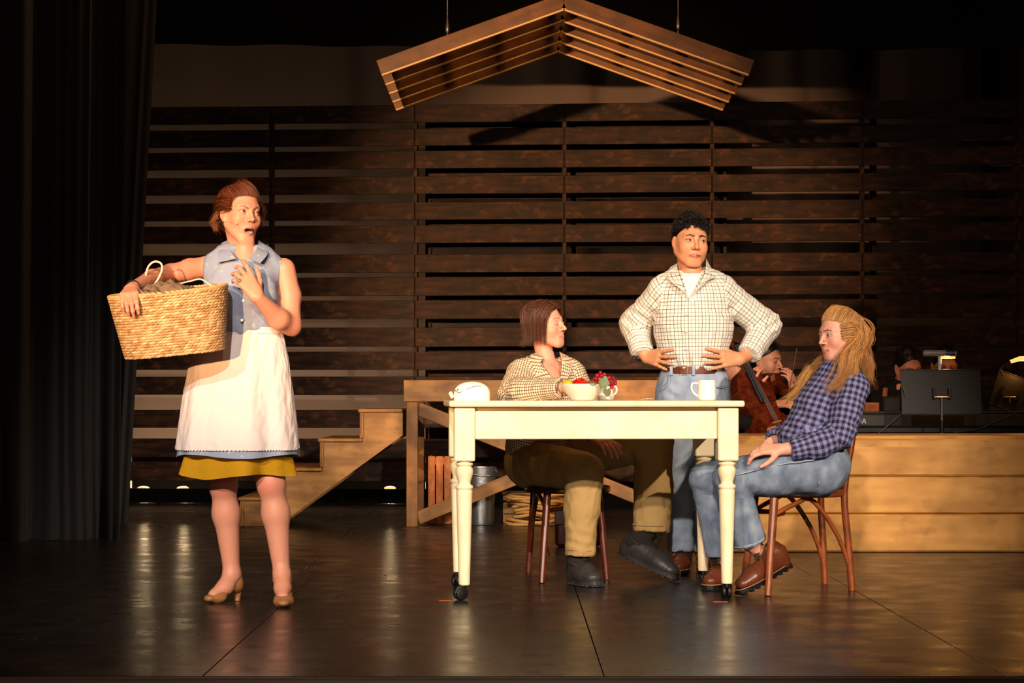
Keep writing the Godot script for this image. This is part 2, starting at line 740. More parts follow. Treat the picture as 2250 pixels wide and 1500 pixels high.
func materials() -> void:
	M.slat = mat(Color.WHITE, 0.55, 0.35, wood(Color(0.11, 0.058, 0.036), Color(0.25, 0.145, 0.085), Color(0.47, 0.31, 0.19), 3, 0.6, 0.15), 0.9)
	M.oak = mat(Color.WHITE, 0.5, 0.4, wood(Color(0.50, 0.33, 0.15), Color(0.64, 0.45, 0.22), Color(0.40, 0.25, 0.11), 11, 0.4), 0.8)
	M.oak2 = mat(Color.WHITE, 0.5, 0.4, wood(Color(0.70, 0.49, 0.23), Color(0.82, 0.60, 0.31), Color(0.55, 0.36, 0.15), 21, 0.35), 0.6)
	M.ply = mat(Color.WHITE, 0.55, 0.4, wood(Color(0.52, 0.36, 0.18), Color(0.66, 0.48, 0.26), Color(0.42, 0.27, 0.12), 31, 0.5), 0.7)
	M.crate = mat(Color.WHITE, 0.6, 0.35, wood(Color(0.60, 0.33, 0.16), Color(0.74, 0.45, 0.24), Color(0.50, 0.26, 0.12), 41, 0.4), 1.6)
	M.roof = mat(Color.WHITE, 0.45, 0.45, wood(Color(0.33, 0.20, 0.095), Color(0.47, 0.30, 0.145), Color(0.56, 0.38, 0.19), 51, 0.4), 0.8)
	M.black_cloth = mat(Color(0.21, 0.21, 0.22), 0.95, 0.1)
	M.black_cloth.rim_enabled = true
	M.black_cloth.rim = 0.25
	M.border = mat(Color(0.05, 0.05, 0.05), 1.0, 0.05)
	M.drop = bump(mat(Color(0.55, 0.49, 0.475), 0.95, 0.1), 0.2, 0.15, 6.0, 5)
	M.black = mat(Color(0.07, 0.07, 0.075), 0.5, 0.4)
	M.rubber = mat(Color(0.06, 0.06, 0.065), 0.45, 0.45)
	M.steel = mat(Color(0.62, 0.62, 0.62), 0.3, 0.5)
	M.steel.metallic = 0.9
	M.tape = mat(Color(0.95, 0.38, 0.20), 0.7)
	M.glow = mat(Color(1.0, 0.85, 0.55), 0.5)
	M.glow.emission_enabled = true
	M.glow.emission = Color(1.0, 0.78, 0.42)
	M.glow.emission_energy_multiplier = 1.1
	# the floor: black hardboard with paint flecks and scuffs
	var fl := FastNoiseLite.new()
	fl.frequency = 0.012
	fl.fractal_octaves = 4
	var im := Image.create(1024, 1024, false, Image.FORMAT_RGB8)
	var rg := Image.create(512, 512, false, Image.FORMAT_RGB8)
	for y in 1024:
		for x in 1024:
			var b := 0.115 + 0.035 * fl.get_noise_2d(x, y) + 0.02 * fl.get_noise_2d(x * 0.6, y * 9.0)
			im.set_pixel(x, y, Color(b * 1.08, b * 0.96, b * 0.9))
	for y in 512:
		for x in 512:
			var b := 0.30 + 0.10 * fl.get_noise_2d(x * 1.3 + 900.0, y * 1.3)
			rg.set_pixel(x, y, Color(b, b, b))
	rng.seed = 4
	for i in 800:
		var s := 1 + (1 if rng.randf() < 0.35 else 0)
		var b := rng.randf_range(0.35, 0.9)
		im.fill_rect(Rect2i(rng.randi() % 1018, rng.randi() % 1018, s + (rng.randi() % 5 if rng.randf() < 0.2 else 0), s), Color(b, b * 0.93, b * 0.85))
	for i in 60:
		var x := rng.randf() * 1000.0
		var y := rng.randf() * 1000.0
		var a := rng.randfn(0.0, 0.5)
		var b := rng.randf_range(0.16, 0.30)
		for k in rng.randi_range(20, 130):
			x += cos(a)
			y += sin(a)
			a += rng.randfn(0.0, 0.01)
			if x > 0 and y > 0 and x < 1023 and y < 1023:
				im.set_pixel(int(x), int(y), Color(b, b * 0.94, b * 0.88))
	M.floor = mat(Color.WHITE, 1.0, 0.5, ImageTexture.create_from_image(im))
	M.floor.roughness_texture = ImageTexture.create_from_image(rg)
	M.floor.uv1_triplanar = true
	M.floor.uv1_world_triplanar = true
	M.floor.uv1_scale = Vector3(0.42, 0.42, 0.42)

func stage() -> void:
	# floor of hardboard sheets with open joints over a black deck
	var fl := hold("floor")
	var d := MB.new()
	d.box(Vector3(13.0, 0.3, 17.6), Transform3D(Basis.IDENTITY, Vector3(0, -0.172, -6.1)), 0.0)
	put("deck", d.mesh(), M.border, fl)
	var rows := [[2.7, -0.81, [-6.5, -4.6, -3.38, -2.16, -0.94, 0.28, 1.5, 2.72, 3.94, 5.16, 6.5]]]
	var z := -0.81
	var k := 0
	while z > -14.0:
		var e := [-6.5]
		var x := -5.9 + 1.22 * (k % 2)
		while x < 6.4:
			e.append(x)
			x += 2.44
		e.append(6.5)
		rows.append([z, z - 1.22, e])
		z -= 1.22
		k += 1
	for r in rows:
		var xs: Array = r[2]
		for i in xs.size() - 1:
			var parts := [[r[0], r[1]]]
			if r[0] > 2.0 and xs[i] > 1.0:
				parts = [[2.7, 0.89], [0.89, -0.81]]
			for q in parts:
				var m := MB.new()
				m.box(Vector3(xs[i + 1] - xs[i] - 0.004, 0.02, q[0] - q[1] - 0.004), Transform3D.IDENTITY, 0.0012)
				put("floor_panel", m.mesh(), M.floor, fl, Transform3D(Basis.IDENTITY, Vector3((xs[i] + xs[i + 1]) * 0.5, -0.01, (q[0] + q[1]) * 0.5)))
	var nose := MB.new()
	nose.box(Vector3(13.0, 0.05, 0.04), Transform3D.IDENTITY, 0.006)
	put("stage_nosing", nose.mesh(), mat(Color(0.22, 0.14, 0.10), 0.6), fl, Transform3D(Basis.IDENTITY, Vector3(0, -0.026, 2.722)))
	# the dark hall round stage and stalls
	d = MB.new()
	d.box(Vector3(16.0, 0.2, 14.0), Transform3D(Basis.IDENTITY, Vector3(0, -1.1, 9.75)), 0.0)
	put("stalls_floor", d.mesh(), M.border, fl)
	d = MB.new()
	d.box(Vector3(16.0, 0.7, 0.04), Transform3D(Basis.IDENTITY, Vector3(0, -0.66, 2.68)), 0.0)
	put("stage_front", d.mesh(), M.border, fl)
	for q in [["wall_left", Vector3(0.2, 9.2, 27.0), Vector3(-8.1, 3.4, 3.2)], ["wall_right", Vector3(0.2, 9.2, 27.0), Vector3(8.1, 3.4, 3.2)], ["wall_rear", Vector3(16.4, 9.2, 0.2), Vector3(0, 3.4, 16.8)], ["wall_stage", Vector3(16.4, 9.2, 0.2), Vector3(0, 3.4, -10.4)], ["ceiling", Vector3(16.4, 0.2, 27.4), Vector3(0, 8.1, 3.2)]]:
		d = MB.new()
		d.box(q[1], Transform3D(Basis.IDENTITY, q[2]), 0.0)
		structure(q[0], d.mesh(), M.border)
	# the pale backcloth
	var nz := FastNoiseLite.new()
	nz.frequency = 0.5
	var m := MB.new()
	m.sheet(160, 16, func(u, v): return Vector3(lerpf(-5.6, 5.6, u), lerpf(0.25, 4.6, v), -9.3 + 0.05 * sin(u * 61.0 + 3.0 * nz.get_noise_1d(u * 30.0)) * (0.25 + 0.75 * v)))
	var back := structure("wall_back", m.mesh(), M.drop)
	var gr := MB.new()
	gr.box(Vector3(11.4, 0.26, 0.03), Transform3D(Basis.IDENTITY, Vector3(0, 0.132, -8.9)), 0.003)
	put("ground_row", gr.mesh(), M.border, back)
	# black border across the top
	m = MB.new()
	m.sheet(120, 4, func(u, v): return Vector3(lerpf(-5.0, 5.0, u), lerpf(3.37 + 0.02 * sin(u * 7.0), 5.2, v), -6 + 0.04 * sin(u * 80.0)))
	solo("stage_border", m.mesh(), M.border, "plain black cloth border hanging across the top of the stage", "curtain")
	# wing curtains
	m = MB.new()
	m.sheet(150, 40, func(u, v):
		var w := sin(u * 38.0 + 2.0 * nz.get_noise_1d(u * 40.0)) + 0.5 * sin(u * 71.0 + 1.0)
		var x := lerpf(-4.4, lerpf(-2.31, -2.24, v), u)
		return Vector3(x + 0.03 * w, lerpf(0.004, 5.2, v), -3.15 + 0.09 * w - 0.14 * pow(1.0 - v, 10.0) * (0.5 + 0.5 * sin(u * 23.0))))
	solo("wing_curtain", m.mesh(), M.black_cloth, "tall black wing curtain in deep folds at the left edge of the stage", "curtain", Vector3.ZERO, 0.0, "black wing curtains")
	m = MB.new()
	m.sheet(120, 40, func(u, v):
		var w := sin(u * 33.0 + 2.0 * nz.get_noise_1d(u * 40.0 + 50.0))
		var x := lerpf(-4.6, lerpf(-2.56, -2.27, v), u)
		return Vector3(x, lerpf(0.004, 5.2, v), -4.9 + 0.07 * w))
	solo("wing_curtain", m.mesh(), M.black_cloth, "second black wing curtain, hanging just behind the first, next to the slatted wall", "curtain", Vector3.ZERO, 0.0, "black wing curtains")

func plank(size: Vector3, variant: int, bevel := 0.003) -> ArrayMesh:
	var key := "%s/%d" % [size.snappedf(0.002), variant]
	if not M.has(key):
		var m := MB.new()
		m.box(size, Transform3D.IDENTITY, bevel, Vector2(variant * 0.43, variant * 0.29))
		M[key] = m.mesh()
	return M[key]

func set_pieces() -> void:
	rng.seed = 12
	# the slatted barn wall: uprights with boards nailed across, panel by panel
	var wall := thing("slat_wall", "dark brown barn wall of horizontal boards with open gaps across the back of the stage", "wall", Vector3(0, 0, -7.36), -0.064)
	var ups := [268 - 325, 268, 590, 911, 1240, 1563, 1888, 2220, 2545]
	var ys := [[229, 268], [281, 319], [330, 369], [386, 425], [443, 482], [494, 533], [558, 598], [608, 649], [659, 700], [719, 761], [772, 812], [827, 867], [900, 940], [964, 1005], [1016, 1058]]
	for i in ups.size():
		var up := plank(Vector3(0.036, 3.15, 0.07), i % 3)
		var x: float = (ups[i] - 1125) / 278.7
		put("upright", up, M.slat, wall, Transform3D(Basis.IDENTITY, Vector3(x, 1.578, -0.048)))
		if i == ups.size() - 1:
			break
		var w: float = (ups[i + 1] - ups[i]) / 278.7 - 0.006
		for y in ys:
			var o := put("slat", plank(Vector3(snappedf(w, 0.004), snappedf((y[1] - y[0]) / 278.7, 0.004), 0.022), rng.randi() % 5), M.slat, wall, Transform3D(Basis(Vector3.BACK, rng.randfn(0.0, 0.0012)), Vector3(x + w * 0.5 + 0.003, 0.85 - ((y[0] + y[1]) * 0.5 - 870) / 278.7, rng.randf_range(-0.002, 0.003))))
			o.name = o.name
	# the short second wall close behind its middle
	var inner := thing("inner_slat_wall", "shorter brown board wall standing close behind the middle of the slatted wall", "wall", Vector3(0, 0, -7.85), -0.064)
	var ups2 := [940, 1262, 1588, 1912]
	var ys2 := [[256, 296], [306, 346], [350, 398], [408, 438], [466, 506], [512, 545], [580, 625], [632, 672], [676, 709], [744, 786], [792, 840], [850, 905], [925, 970], [990, 1030]]
	for i in ups2.size():
		var x: float = (ups2[i] - 1125) / 270.6
		put("upright", plank(Vector3(0.05, 3.1, 0.07), i % 3), M.slat, inner, Transform3D(Basis.IDENTITY, Vector3(x, 1.555, -0.05)))
		if i == ups2.size() - 2:
			continue
		if i == ups2.size() - 1:
			break
		for y in ys2:
			var w: float = (ups2[i + 1] - ups2[i]) / 270.6 - 0.006
			put("slat", plank(Vector3(snappedf(w, 0.004), snappedf((y[1] - y[0]) / 270.6, 0.004), 0.022), rng.randi() % 5), M.slat, inner, Transform3D(Basis.IDENTITY, Vector3(x + w * 0.5 + 0.003, 0.85 - ((y[0] + y[1]) * 0.5 - 870) / 270.6, 0.0)))
	put("toe_board", plank(Vector3(9.2, 0.116, 0.02), 1), M.border, wall, Transform3D(Basis.IDENTITY, Vector3(0, 0.059, 0.025)))
	# footlights behind the wall
	var spots := ["leftmost small glowing lamp on the floor behind the slatted wall", "small glowing lamp on the floor behind the wall, between the curtain and the woman", "small glowing lamp on the floor seen below the stairs"]
	for i in 3:
		var f := thing("floor_lamp_strip", spots[i], "lamp", Vector3([-3.0197, -2.6954, -0.9991][i], 0, -8), 0.0, "footlights behind the slatted wall")
		put("housing", plank(Vector3(0.16, 0.075, 0.09), 7), M.black, f, Transform3D(Basis.IDENTITY, Vector3(0, 0.038, 0)))
		var lens := MB.new()
		lens.ball(Vector3(0, 0.098, 0), Vector3(0.05, 0.014, 0.03), 12, 6)
		put("lens", lens.mesh(), M.glow, f)
		var l := OmniLight3D.new()
		l.name = "glow_light"
		l.position = Vector3(0, 0.113, -0.045)
		l.light_energy = 0.7
		l.light_color = Color(1.0, 0.84, 0.64)
		l.omni_range = 15.0
		l.omni_attenuation = 2.0
		l.light_size = 0.03
		l.shadow_enabled = true
		f.add_child(l)
	stairs()
	left_platform()
	right_platform()
	roof()

func stairs() -> void:
	# four treads rising to the right, closed stringers on both sides
	var s := thing("stage_stairs", "unpainted wooden stairs of four steps rising to the platform behind the woman", "stairs", Vector3(-1.7615, 0, -4.5))
	var run := 0.2595
	var rise := 0.191
	var poly := PackedVector2Array([Vector2(0, 0.002)])
	poly.append(Vector2(0.22, 0.002))
	poly.append(Vector2(4.0 * run, 0.595))
	poly.append(Vector2(4.0 * run, 4 * rise - 0.02))
	for i in range(3, -1, -1):
		poly.append(Vector2(i * run, (i + 1) * rise - 0.02))
		if i > 0:
			poly.append(Vector2(i * run, i * rise - 0.02))
	for k in 2:
		var m := MB.new()
		m.prism(poly, 0.03)
		put("stringer", m.mesh(), M.ply, s, Transform3D(Basis.IDENTITY, Vector3(0.012, 0, -0.02 - 0.95 * k)))
	for i in 4:
		put("tread", plank(Vector3(run + 0.03, 0.022, 1.02), i, 0.008), M.ply, s, Transform3D(Basis.IDENTITY, Vector3((i + 0.5) * run - 0.004, (i + 1) * rise - 0.009, -0.49)))
		put("riser", plank(Vector3(0.02, rise - 0.022, 0.98), i), M.ply, s, Transform3D(Basis.IDENTITY, Vector3(i * run + 0.002, (i + 0.5) * rise - 0.009, -0.49)))
		put("nosing_trim", plank(Vector3(0.018, rise - 0.026, 0.012), i), M.oak, s, Transform3D(Basis.IDENTITY, Vector3(i * run + 0.01, (i + 0.5) * rise - 0.008, 0.003)))

func board(called: String, a: Vector3, b: Vector3, h: float, t: float, m: Material, parent: Node3D, v := 0, face := Vector3.BACK, bevel := 0.003) -> MeshInstance3D:
	return put(called, plank(Vector3(snappedf(a.distance_to(b), 0.002), h, t), v, bevel), m, parent, between(a, b, face))

func left_platform() -> void:
	var o := Vector3(-0.7046, 0, -4.5)
	var p := thing("rear_platform", "raised wooden platform with crossed braces, standing behind the table and the seated man", "platform", o)
	var w := 1.95
	var top := 0.955
	board("fascia", Vector3(0, top - 0.07, 0.0), Vector3(w, top - 0.07, 0.0), 0.14, 0.03, M.oak, p, 1)
	for k in 5:
		board("deck_plank", Vector3(0, top - 0.012, -0.12 - 0.2 * k), Vector3(w, top - 0.012, -0.12 - 0.2 * k), 0.024, 0.196, M.oak, p, k)
	for x in [0.055, w - 0.055]:
		for z in [-0.02, -0.95]:
			put("post", plank(Vector3(0.075, top - 0.145, 0.05), int(x * 9) % 3), M.oak, p, Transform3D(Basis.IDENTITY, Vector3(x, (top - 0.145) * 0.5 + 0.001, z)))
	var yb := 0.055
	var yt := 0.77
	board("brace", Vector3(0.09, yt, -0.045), Vector3(w - 0.1, yb, -0.045), 0.085, 0.022, M.oak, p, 2)
	board("brace", Vector3(0.09, yb, -0.022), Vector3(w - 0.1, yt, -0.022), 0.085, 0.022, M.oak, p, 3)
	board("rear_rail", Vector3(0, 0.78, -0.99), Vector3(w, 0.78, -0.99), 0.09, 0.03, M.oak, p, 4)

func right_platform() -> void:
	var o := Vector3(0.9838, 0, -2.3)
	var p := thing("low_platform", "low plank platform of golden boards running off to the right behind the girl's chair", "platform", o)
	var w := 3.4
	var hs := [0.208, 0.204, 0.205]
	var y := 0.002
	for k in 3:
		board("face_plank", Vector3(0, y + hs[k] * 0.5, -0.012 * k), Vector3(w, y + hs[k] * 0.5, -0.012 * k), hs[k] - 0.003, 0.03, M.oak2, p, k + 1, Vector3.BACK, 0.010)
		y += hs[k]
	for k in 4:
		board("top_plank", Vector3(0, y + 0.006, -0.12 - 0.17 * k), Vector3(w, y + 0.006, -0.12 - 0.17 * k), 0.02, 0.167, M.oak2, p, k) .rotation.x += 0.0
	board("end_plank", Vector3(0.015, 0.31, -0.06), Vector3(0.015, 0.31, -0.72), 0.6, 0.028, M.oak2, p, 2, Vector3.LEFT)

func roof() -> void:
	# a gable of boards on edge, hung from two wires
	var r := thing("hanging_roof", "gabled frame of brown boards hung on wires above the table", "roof frame", Vector3(0, 0, 0))
	var lx := -0.77
	var pale := mat(Color(0.95, 0.80, 0.56), 0.5)  # strip colour paints in the light caught along the boards' bottom edges
	var rx := 1.385
	var ax := 0.30
	for k in 5:
		var d := 12.0 + 0.365 * k
		var z := 9.0 - d
		var ya := 3.13
		var ye := 2.745
		for s in 2:
			var a := Vector3(lx if s == 0 else ax, ye if s == 0 else ya, z)
			var b := Vector3(ax if s == 0 else rx, ya if s == 0 else ye, z)
			var rb := board("rafter_board", a, b, 0.092, 0.02, M.roof, r, k + s)
			put("lit_edge", plank(Vector3(snappedf(a.distance_to(b), 0.002) - 0.004, 0.012, 0.023), k), pale, rb, Transform3D(Basis.IDENTITY, Vector3(0, -0.044, 0)))
	for s in 2:
		for t in [0.06, 0.36, 0.66, 0.95]:
			var x: float = lerpf(ax, lx if s == 0 else rx, t)
			var y: float = lerpf(3.13, 2.745, t) + 0.030
			put("cross_batten", plank(Vector3(0.07, 0.018, 1.44), int(t * 10)), M.roof, r, Transform3D(Basis(Vector3.BACK, (0.347 if s == 0 else -0.342)), Vector3(x, y, -3.74)))
	for x in [-0.383, 0.9845]:
		var m := MB.new()
		var y0 := 3.0 if x < 0 else 3.02
		m.tube([Vector3(x, y0 - 0.03, -3.3), Vector3(x, 4.6, -3.3)], 0.004, 6)
		put("wire", m.mesh(), M.steel, r)
		m = MB.new()
		m.lathe([Vector2(0.003, 0.0), Vector2(0.012, 0.012), Vector2(0.014, 0.035), Vector2(0.008, 0.06), Vector2(0.004, 0.10)], 10, Transform3D(Basis.IDENTITY, Vector3(x, y0 - 0.005, -3.3)))
		put("shackle", m.mesh(), M.steel, r)


func furniture() -> void:
	M.cream = bump(mat(Color.WHITE, 0.42, 0.5, wood(Color(0.94, 0.86, 0.69), Color(0.96, 0.90, 0.76), Color(0.80, 0.68, 0.48), 61, 0.12, -0.15), 0.8), 0.05, 0.03, 0.0, 9)
	M.bentwood = mat(Color.WHITE, 0.32, 0.5, wood(Color(0.44, 0.21, 0.095), Color(0.58, 0.30, 0.14), Color(0.33, 0.15, 0.07), 71, 0.4), 1.5)
	M.dark_bentwood = mat(Color.WHITE, 0.32, 0.5, wood(Color(0.27, 0.10, 0.06), Color(0.38, 0.16, 0.08), Color(0.50, 0.24, 0.11), 81, 0.4), 1.5)
	table()
	chair("bentwood_chair", "reddish-brown bentwood chair on which the girl sits, at the right end of the table", M.bentwood, [Vector3(1.0883, -0.0001, 0.17), Vector3(1.0325, 0.0021, -0.25), Vector3(1.4858, 0.0007, -0.07), Vector3(1.4192, 0.001, -0.42)], Vector3(1.254, 0.45, -0.12), 0.445)
	chair("bentwood_chair", "dark red-brown bentwood chair under the seated man, behind the table", M.dark_bentwood, [Vector3(0.1344, 0.0001, -0.43), Vector3(0.4384, 0.0007, -0.61), Vector3(0.0791, 0.0018, -1.02), Vector3(0.3691, 0.0067, -1.2)], Vector3(0.262, 0.43, -0.80), 0.43)

func table() -> void:
	var t := thing("kitchen_table", "cream painted wooden kitchen table with turned legs on black castors", "table", Vector3(0.332, 0, -0.009), 0.064)
	var lx := 0.5525
	var lz := 0.3175
	put("tabletop", plank(Vector3(1.235, 0.026, 0.765), 1, 0.006), M.cream, t, Transform3D(Basis.IDENTITY, Vector3(0, 0.818, 0)))
	for s in [-1.0, 1.0]:
		put("apron", plank(Vector3(2.0 * lx - 0.088, 0.117, 0.022), 2), M.cream, t, Transform3D(Basis.IDENTITY, Vector3(0, 0.729, s * (lz + 0.012))))
		put("apron", plank(Vector3(2.0 * lz - 0.088, 0.117, 0.022), 3), M.cream, t, Transform3D(Basis(Vector3.UP, PI / 2), Vector3(s * (lx + 0.012), 0.729, 0)))
		put("top_rail", plank(Vector3(2.0 * lx - 0.088, 0.02, 0.02), 2), M.cream, t, Transform3D(Basis.IDENTITY, Vector3(0, 0.795, s * (lz - 0.012))))
	var leg := MB.new()
	leg.box(Vector3(0.086, 0.225, 0.086), Transform3D(Basis.IDENTITY, Vector3(0, 0.6915, 0)), 0.005, Vector2(0.3, 0.2))
	var prof := []
	for q in [[0.019, 0.062], [0.0235, 0.064], [0.0235, 0.07], [0.0335, 0.44], [0.0345, 0.456], [0.030, 0.459], [0.036, 0.464], [0.0375, 0.470], [0.036, 0.477], [0.028, 0.481], [0.026, 0.487], [0.027, 0.495], [0.032, 0.510], [0.0365, 0.526], [0.0375, 0.538], [0.0355, 0.549], [0.029, 0.555], [0.031, 0.559], [0.0365, 0.564], [0.0365, 0.570], [0.030, 0.575], [0.033, 0.581]]:
		prof.append(Vector2(q[0], q[1]))
	leg.lathe(prof, 28)
	var lm := leg.mesh()
	for q in [[-1, 1, 0.5], [1, 1, 1.6], [-1, -1, 1.2], [1, -1, 0.3]]:
		var o := put("leg", lm, M.cream, t, Transform3D(Basis.IDENTITY, Vector3(q[0] * lx, 0, q[1] * lz)))
		# a castor: stem, hood and wheel
		var m := MB.new()
		m.tube([Vector3(0, 0.07, 0), Vector3(0, 0.048, 0)], 0.009, 10)
		m.tube([Vector3(0.006, 0.05, 0), Vector3(0.014, 0.056, 0), Vector3(0.032, 0.05, 0), Vector3(0.042, 0.03, 0)], [0.016, 0.015, 0.013, 0.009], 8)
		var w := MB.new()
		for s in [-1.0, 1.0]:
			w.lathe([Vector2(0.001, -0.0085), Vector2(0.022, -0.0085), Vector2(0.0265, -0.006), Vector2(0.0275, 0.0), Vector2(0.0265, 0.006), Vector2(0.022, 0.0085), Vector2(0.010, 0.0085), Vector2(0.008, 0.010), Vector2(0.001, 0.010)], 22, Transform3D(Basis(Vector3.RIGHT, PI / 2 * s), Vector3(0.018, 0.0275, 0.011 * s)))
		var c := put("castor", m.mesh(), M.rubber, o, Transform3D(Basis(Vector3.UP, q[2] + (PI if q[0] < 0 else 0.0)), Vector3.ZERO))
		put("wheel", w.mesh(), M.rubber, o, c.transform)

func arc(pts: Array, n := 16) -> Array:
	# a smooth curve through the points
	var c := Curve3D.new()
	for i in pts.size():
		var t: Vector3 = (pts[mini(i + 1, pts.size() - 1)] - pts[maxi(i - 1, 0)]) / 6.0
		c.add_point(pts[i], -t, t)
	var out := []
	var l := c.get_baked_length()
	for i in n + 1:
		out.append(c.sample_baked(l * i / n, true))
	return out

func chair(called: String, label: String, m: Material, feet: Array, seat: Vector3, sh: float) -> void:
	# feet: front near, front far, rear near, rear far
	for i in 4:
		feet[i].y = 0.0
	var o: Vector3 = Vector3(seat.x, 0, seat.z)
	var c := thing(called, label, "chair", o, 0.0, "bentwood chairs at the table")
	var f := []
	for q in feet:
		f.append(q - o)
	var fw: Vector3 = ((f[0] + f[1]) - (f[2] + f[3])).normalized()
	var sd := Vector3(fw.z, 0, -fw.x)
	var turn := atan2(fw.x, fw.z)
	var s := MB.new()
	s.lathe([Vector2(0.17, -0.034), Vector2(0.196, -0.033), Vector2(0.202, -0.026), Vector2(0.203, -0.010), Vector2(0.199, -0.003), Vector2(0.19, 0.0), Vector2(0.172, 0.0), Vector2(0.168, -0.004), Vector2(0.12, -0.008), Vector2(0.001, -0.009)], 40)
	put("seat", s.mesh(), m, c, Transform3D(Basis(Vector3.UP, turn), Vector3(0, sh, 0)))
	var under := MB.new()
	under.lathe([Vector2(0.001, -0.026), Vector2(0.17, -0.026), Vector2(0.17, -0.03)], 24)
	put("seat_underside", under.mesh(), m, c, Transform3D(Basis.IDENTITY, Vector3(0, sh, 0)))
	var tops := []
	for i in 4:
		var side := 1.0 if (f[i] as Vector3).dot(sd) > 0 else -1.0
		var tp: Vector3 = fw * (0.145 if i < 2 else -0.16) + sd * side * (0.125 if i < 2 else 0.115)
		if i < 2:
			tp = f[i] * 0.78
		else:
			tp = f[i] * 0.86
		tp.y = sh - 0.02
		tops.append(tp)
	for i in 2:
		var l := MB.new()
		var a: Vector3 = f[i]
		var b: Vector3 = tops[i]
		l.tube([a + Vector3(0, 0.001, 0), a.lerp(b, 0.03), a.lerp(b, 0.5), a.lerp(b, 0.85), b], [0.0145, 0.0155, 0.0175, 0.0185, 0.0185], 14)
		put("leg", l.mesh(), m, c)
	# rear legs bend back at the seat and meet in the hoop of the back
	var hs := []
	for i in [2, 3]:
		var a: Vector3 = f[i]
		var b: Vector3 = tops[i]
		var l := MB.new()
		l.tube(arc([a + Vector3(0, 0.001, 0), a.lerp(b, 0.5), b, b - fw * 0.035 + Vector3(0, 0.2, 0)], 12), 0.0155, 12)
		put("leg", l.mesh(), m, c)
		hs.append(b - fw * 0.035 + Vector3(0, 0.2, 0))
	var h := MB.new()
	var p0: Vector3 = hs[0]
	var p1: Vector3 = hs[1]
	var mid := (p0 + p1) * 0.5 - fw * 0.075 + Vector3(0, 0.26, 0)
	h.tube(arc([p0, p0.lerp(mid, 0.55) + (p0 - p1) * 0.2 + Vector3(0, 0.04, 0), mid, p1.lerp(mid, 0.55) + (p1 - p0) * 0.2 + Vector3(0, 0.04, 0), p1], 24), 0.0155, 12)
	put("back_hoop", h.mesh(), m, c)
	h = MB.new()
	var q0 := p0.lerp(p1, 0.25) + Vector3(0, -0.19, 0) + fw * 0.03
	var q1 := p0.lerp(p1, 0.75) + Vector3(0, -0.19, 0) + fw * 0.03
	h.tube(arc([q0, q0.lerp(mid, 0.6) + Vector3(0, 0.02, 0), mid - Vector3(0, 0.09, 0), q1.lerp(mid, 0.6) + Vector3(0, 0.02, 0), q1], 20), 0.011, 10)
	put("inner_hoop", h.mesh(), m, c)
	# bent braces under the seat, from each front leg up under the seat and down to the rear leg
	for k in 2:
		var a: Vector3 = (f[k] as Vector3).lerp(tops[k], 0.80)
		var b: Vector3 = (f[k + 2] as Vector3).lerp(tops[k + 2], 0.22)
		var u := a.lerp(b, 0.5)
		u.y = sh - 0.045
		var h2 := MB.new()
		h2.tube(arc([a, a.lerp(u, 0.55) + Vector3(0, 0.012, 0), u, b.lerp(u, 0.62) + (b - a) * 0.13, b], 20), 0.0105, 10)
		put("side_brace", h2.mesh(), m, c)
	var fa: Vector3 = (f[0] as Vector3).lerp(tops[0], 0.80)
	var fb: Vector3 = (f[1] as Vector3).lerp(tops[1], 0.80)
	var h3 := MB.new()
	h3.tube(arc([fa, fa.lerp(fb, 0.5) - fw * 0.10 + Vector3(0, 0.0, 0), fb], 16), 0.0105, 10)
	put("front_brace", h3.mesh(), m, c)

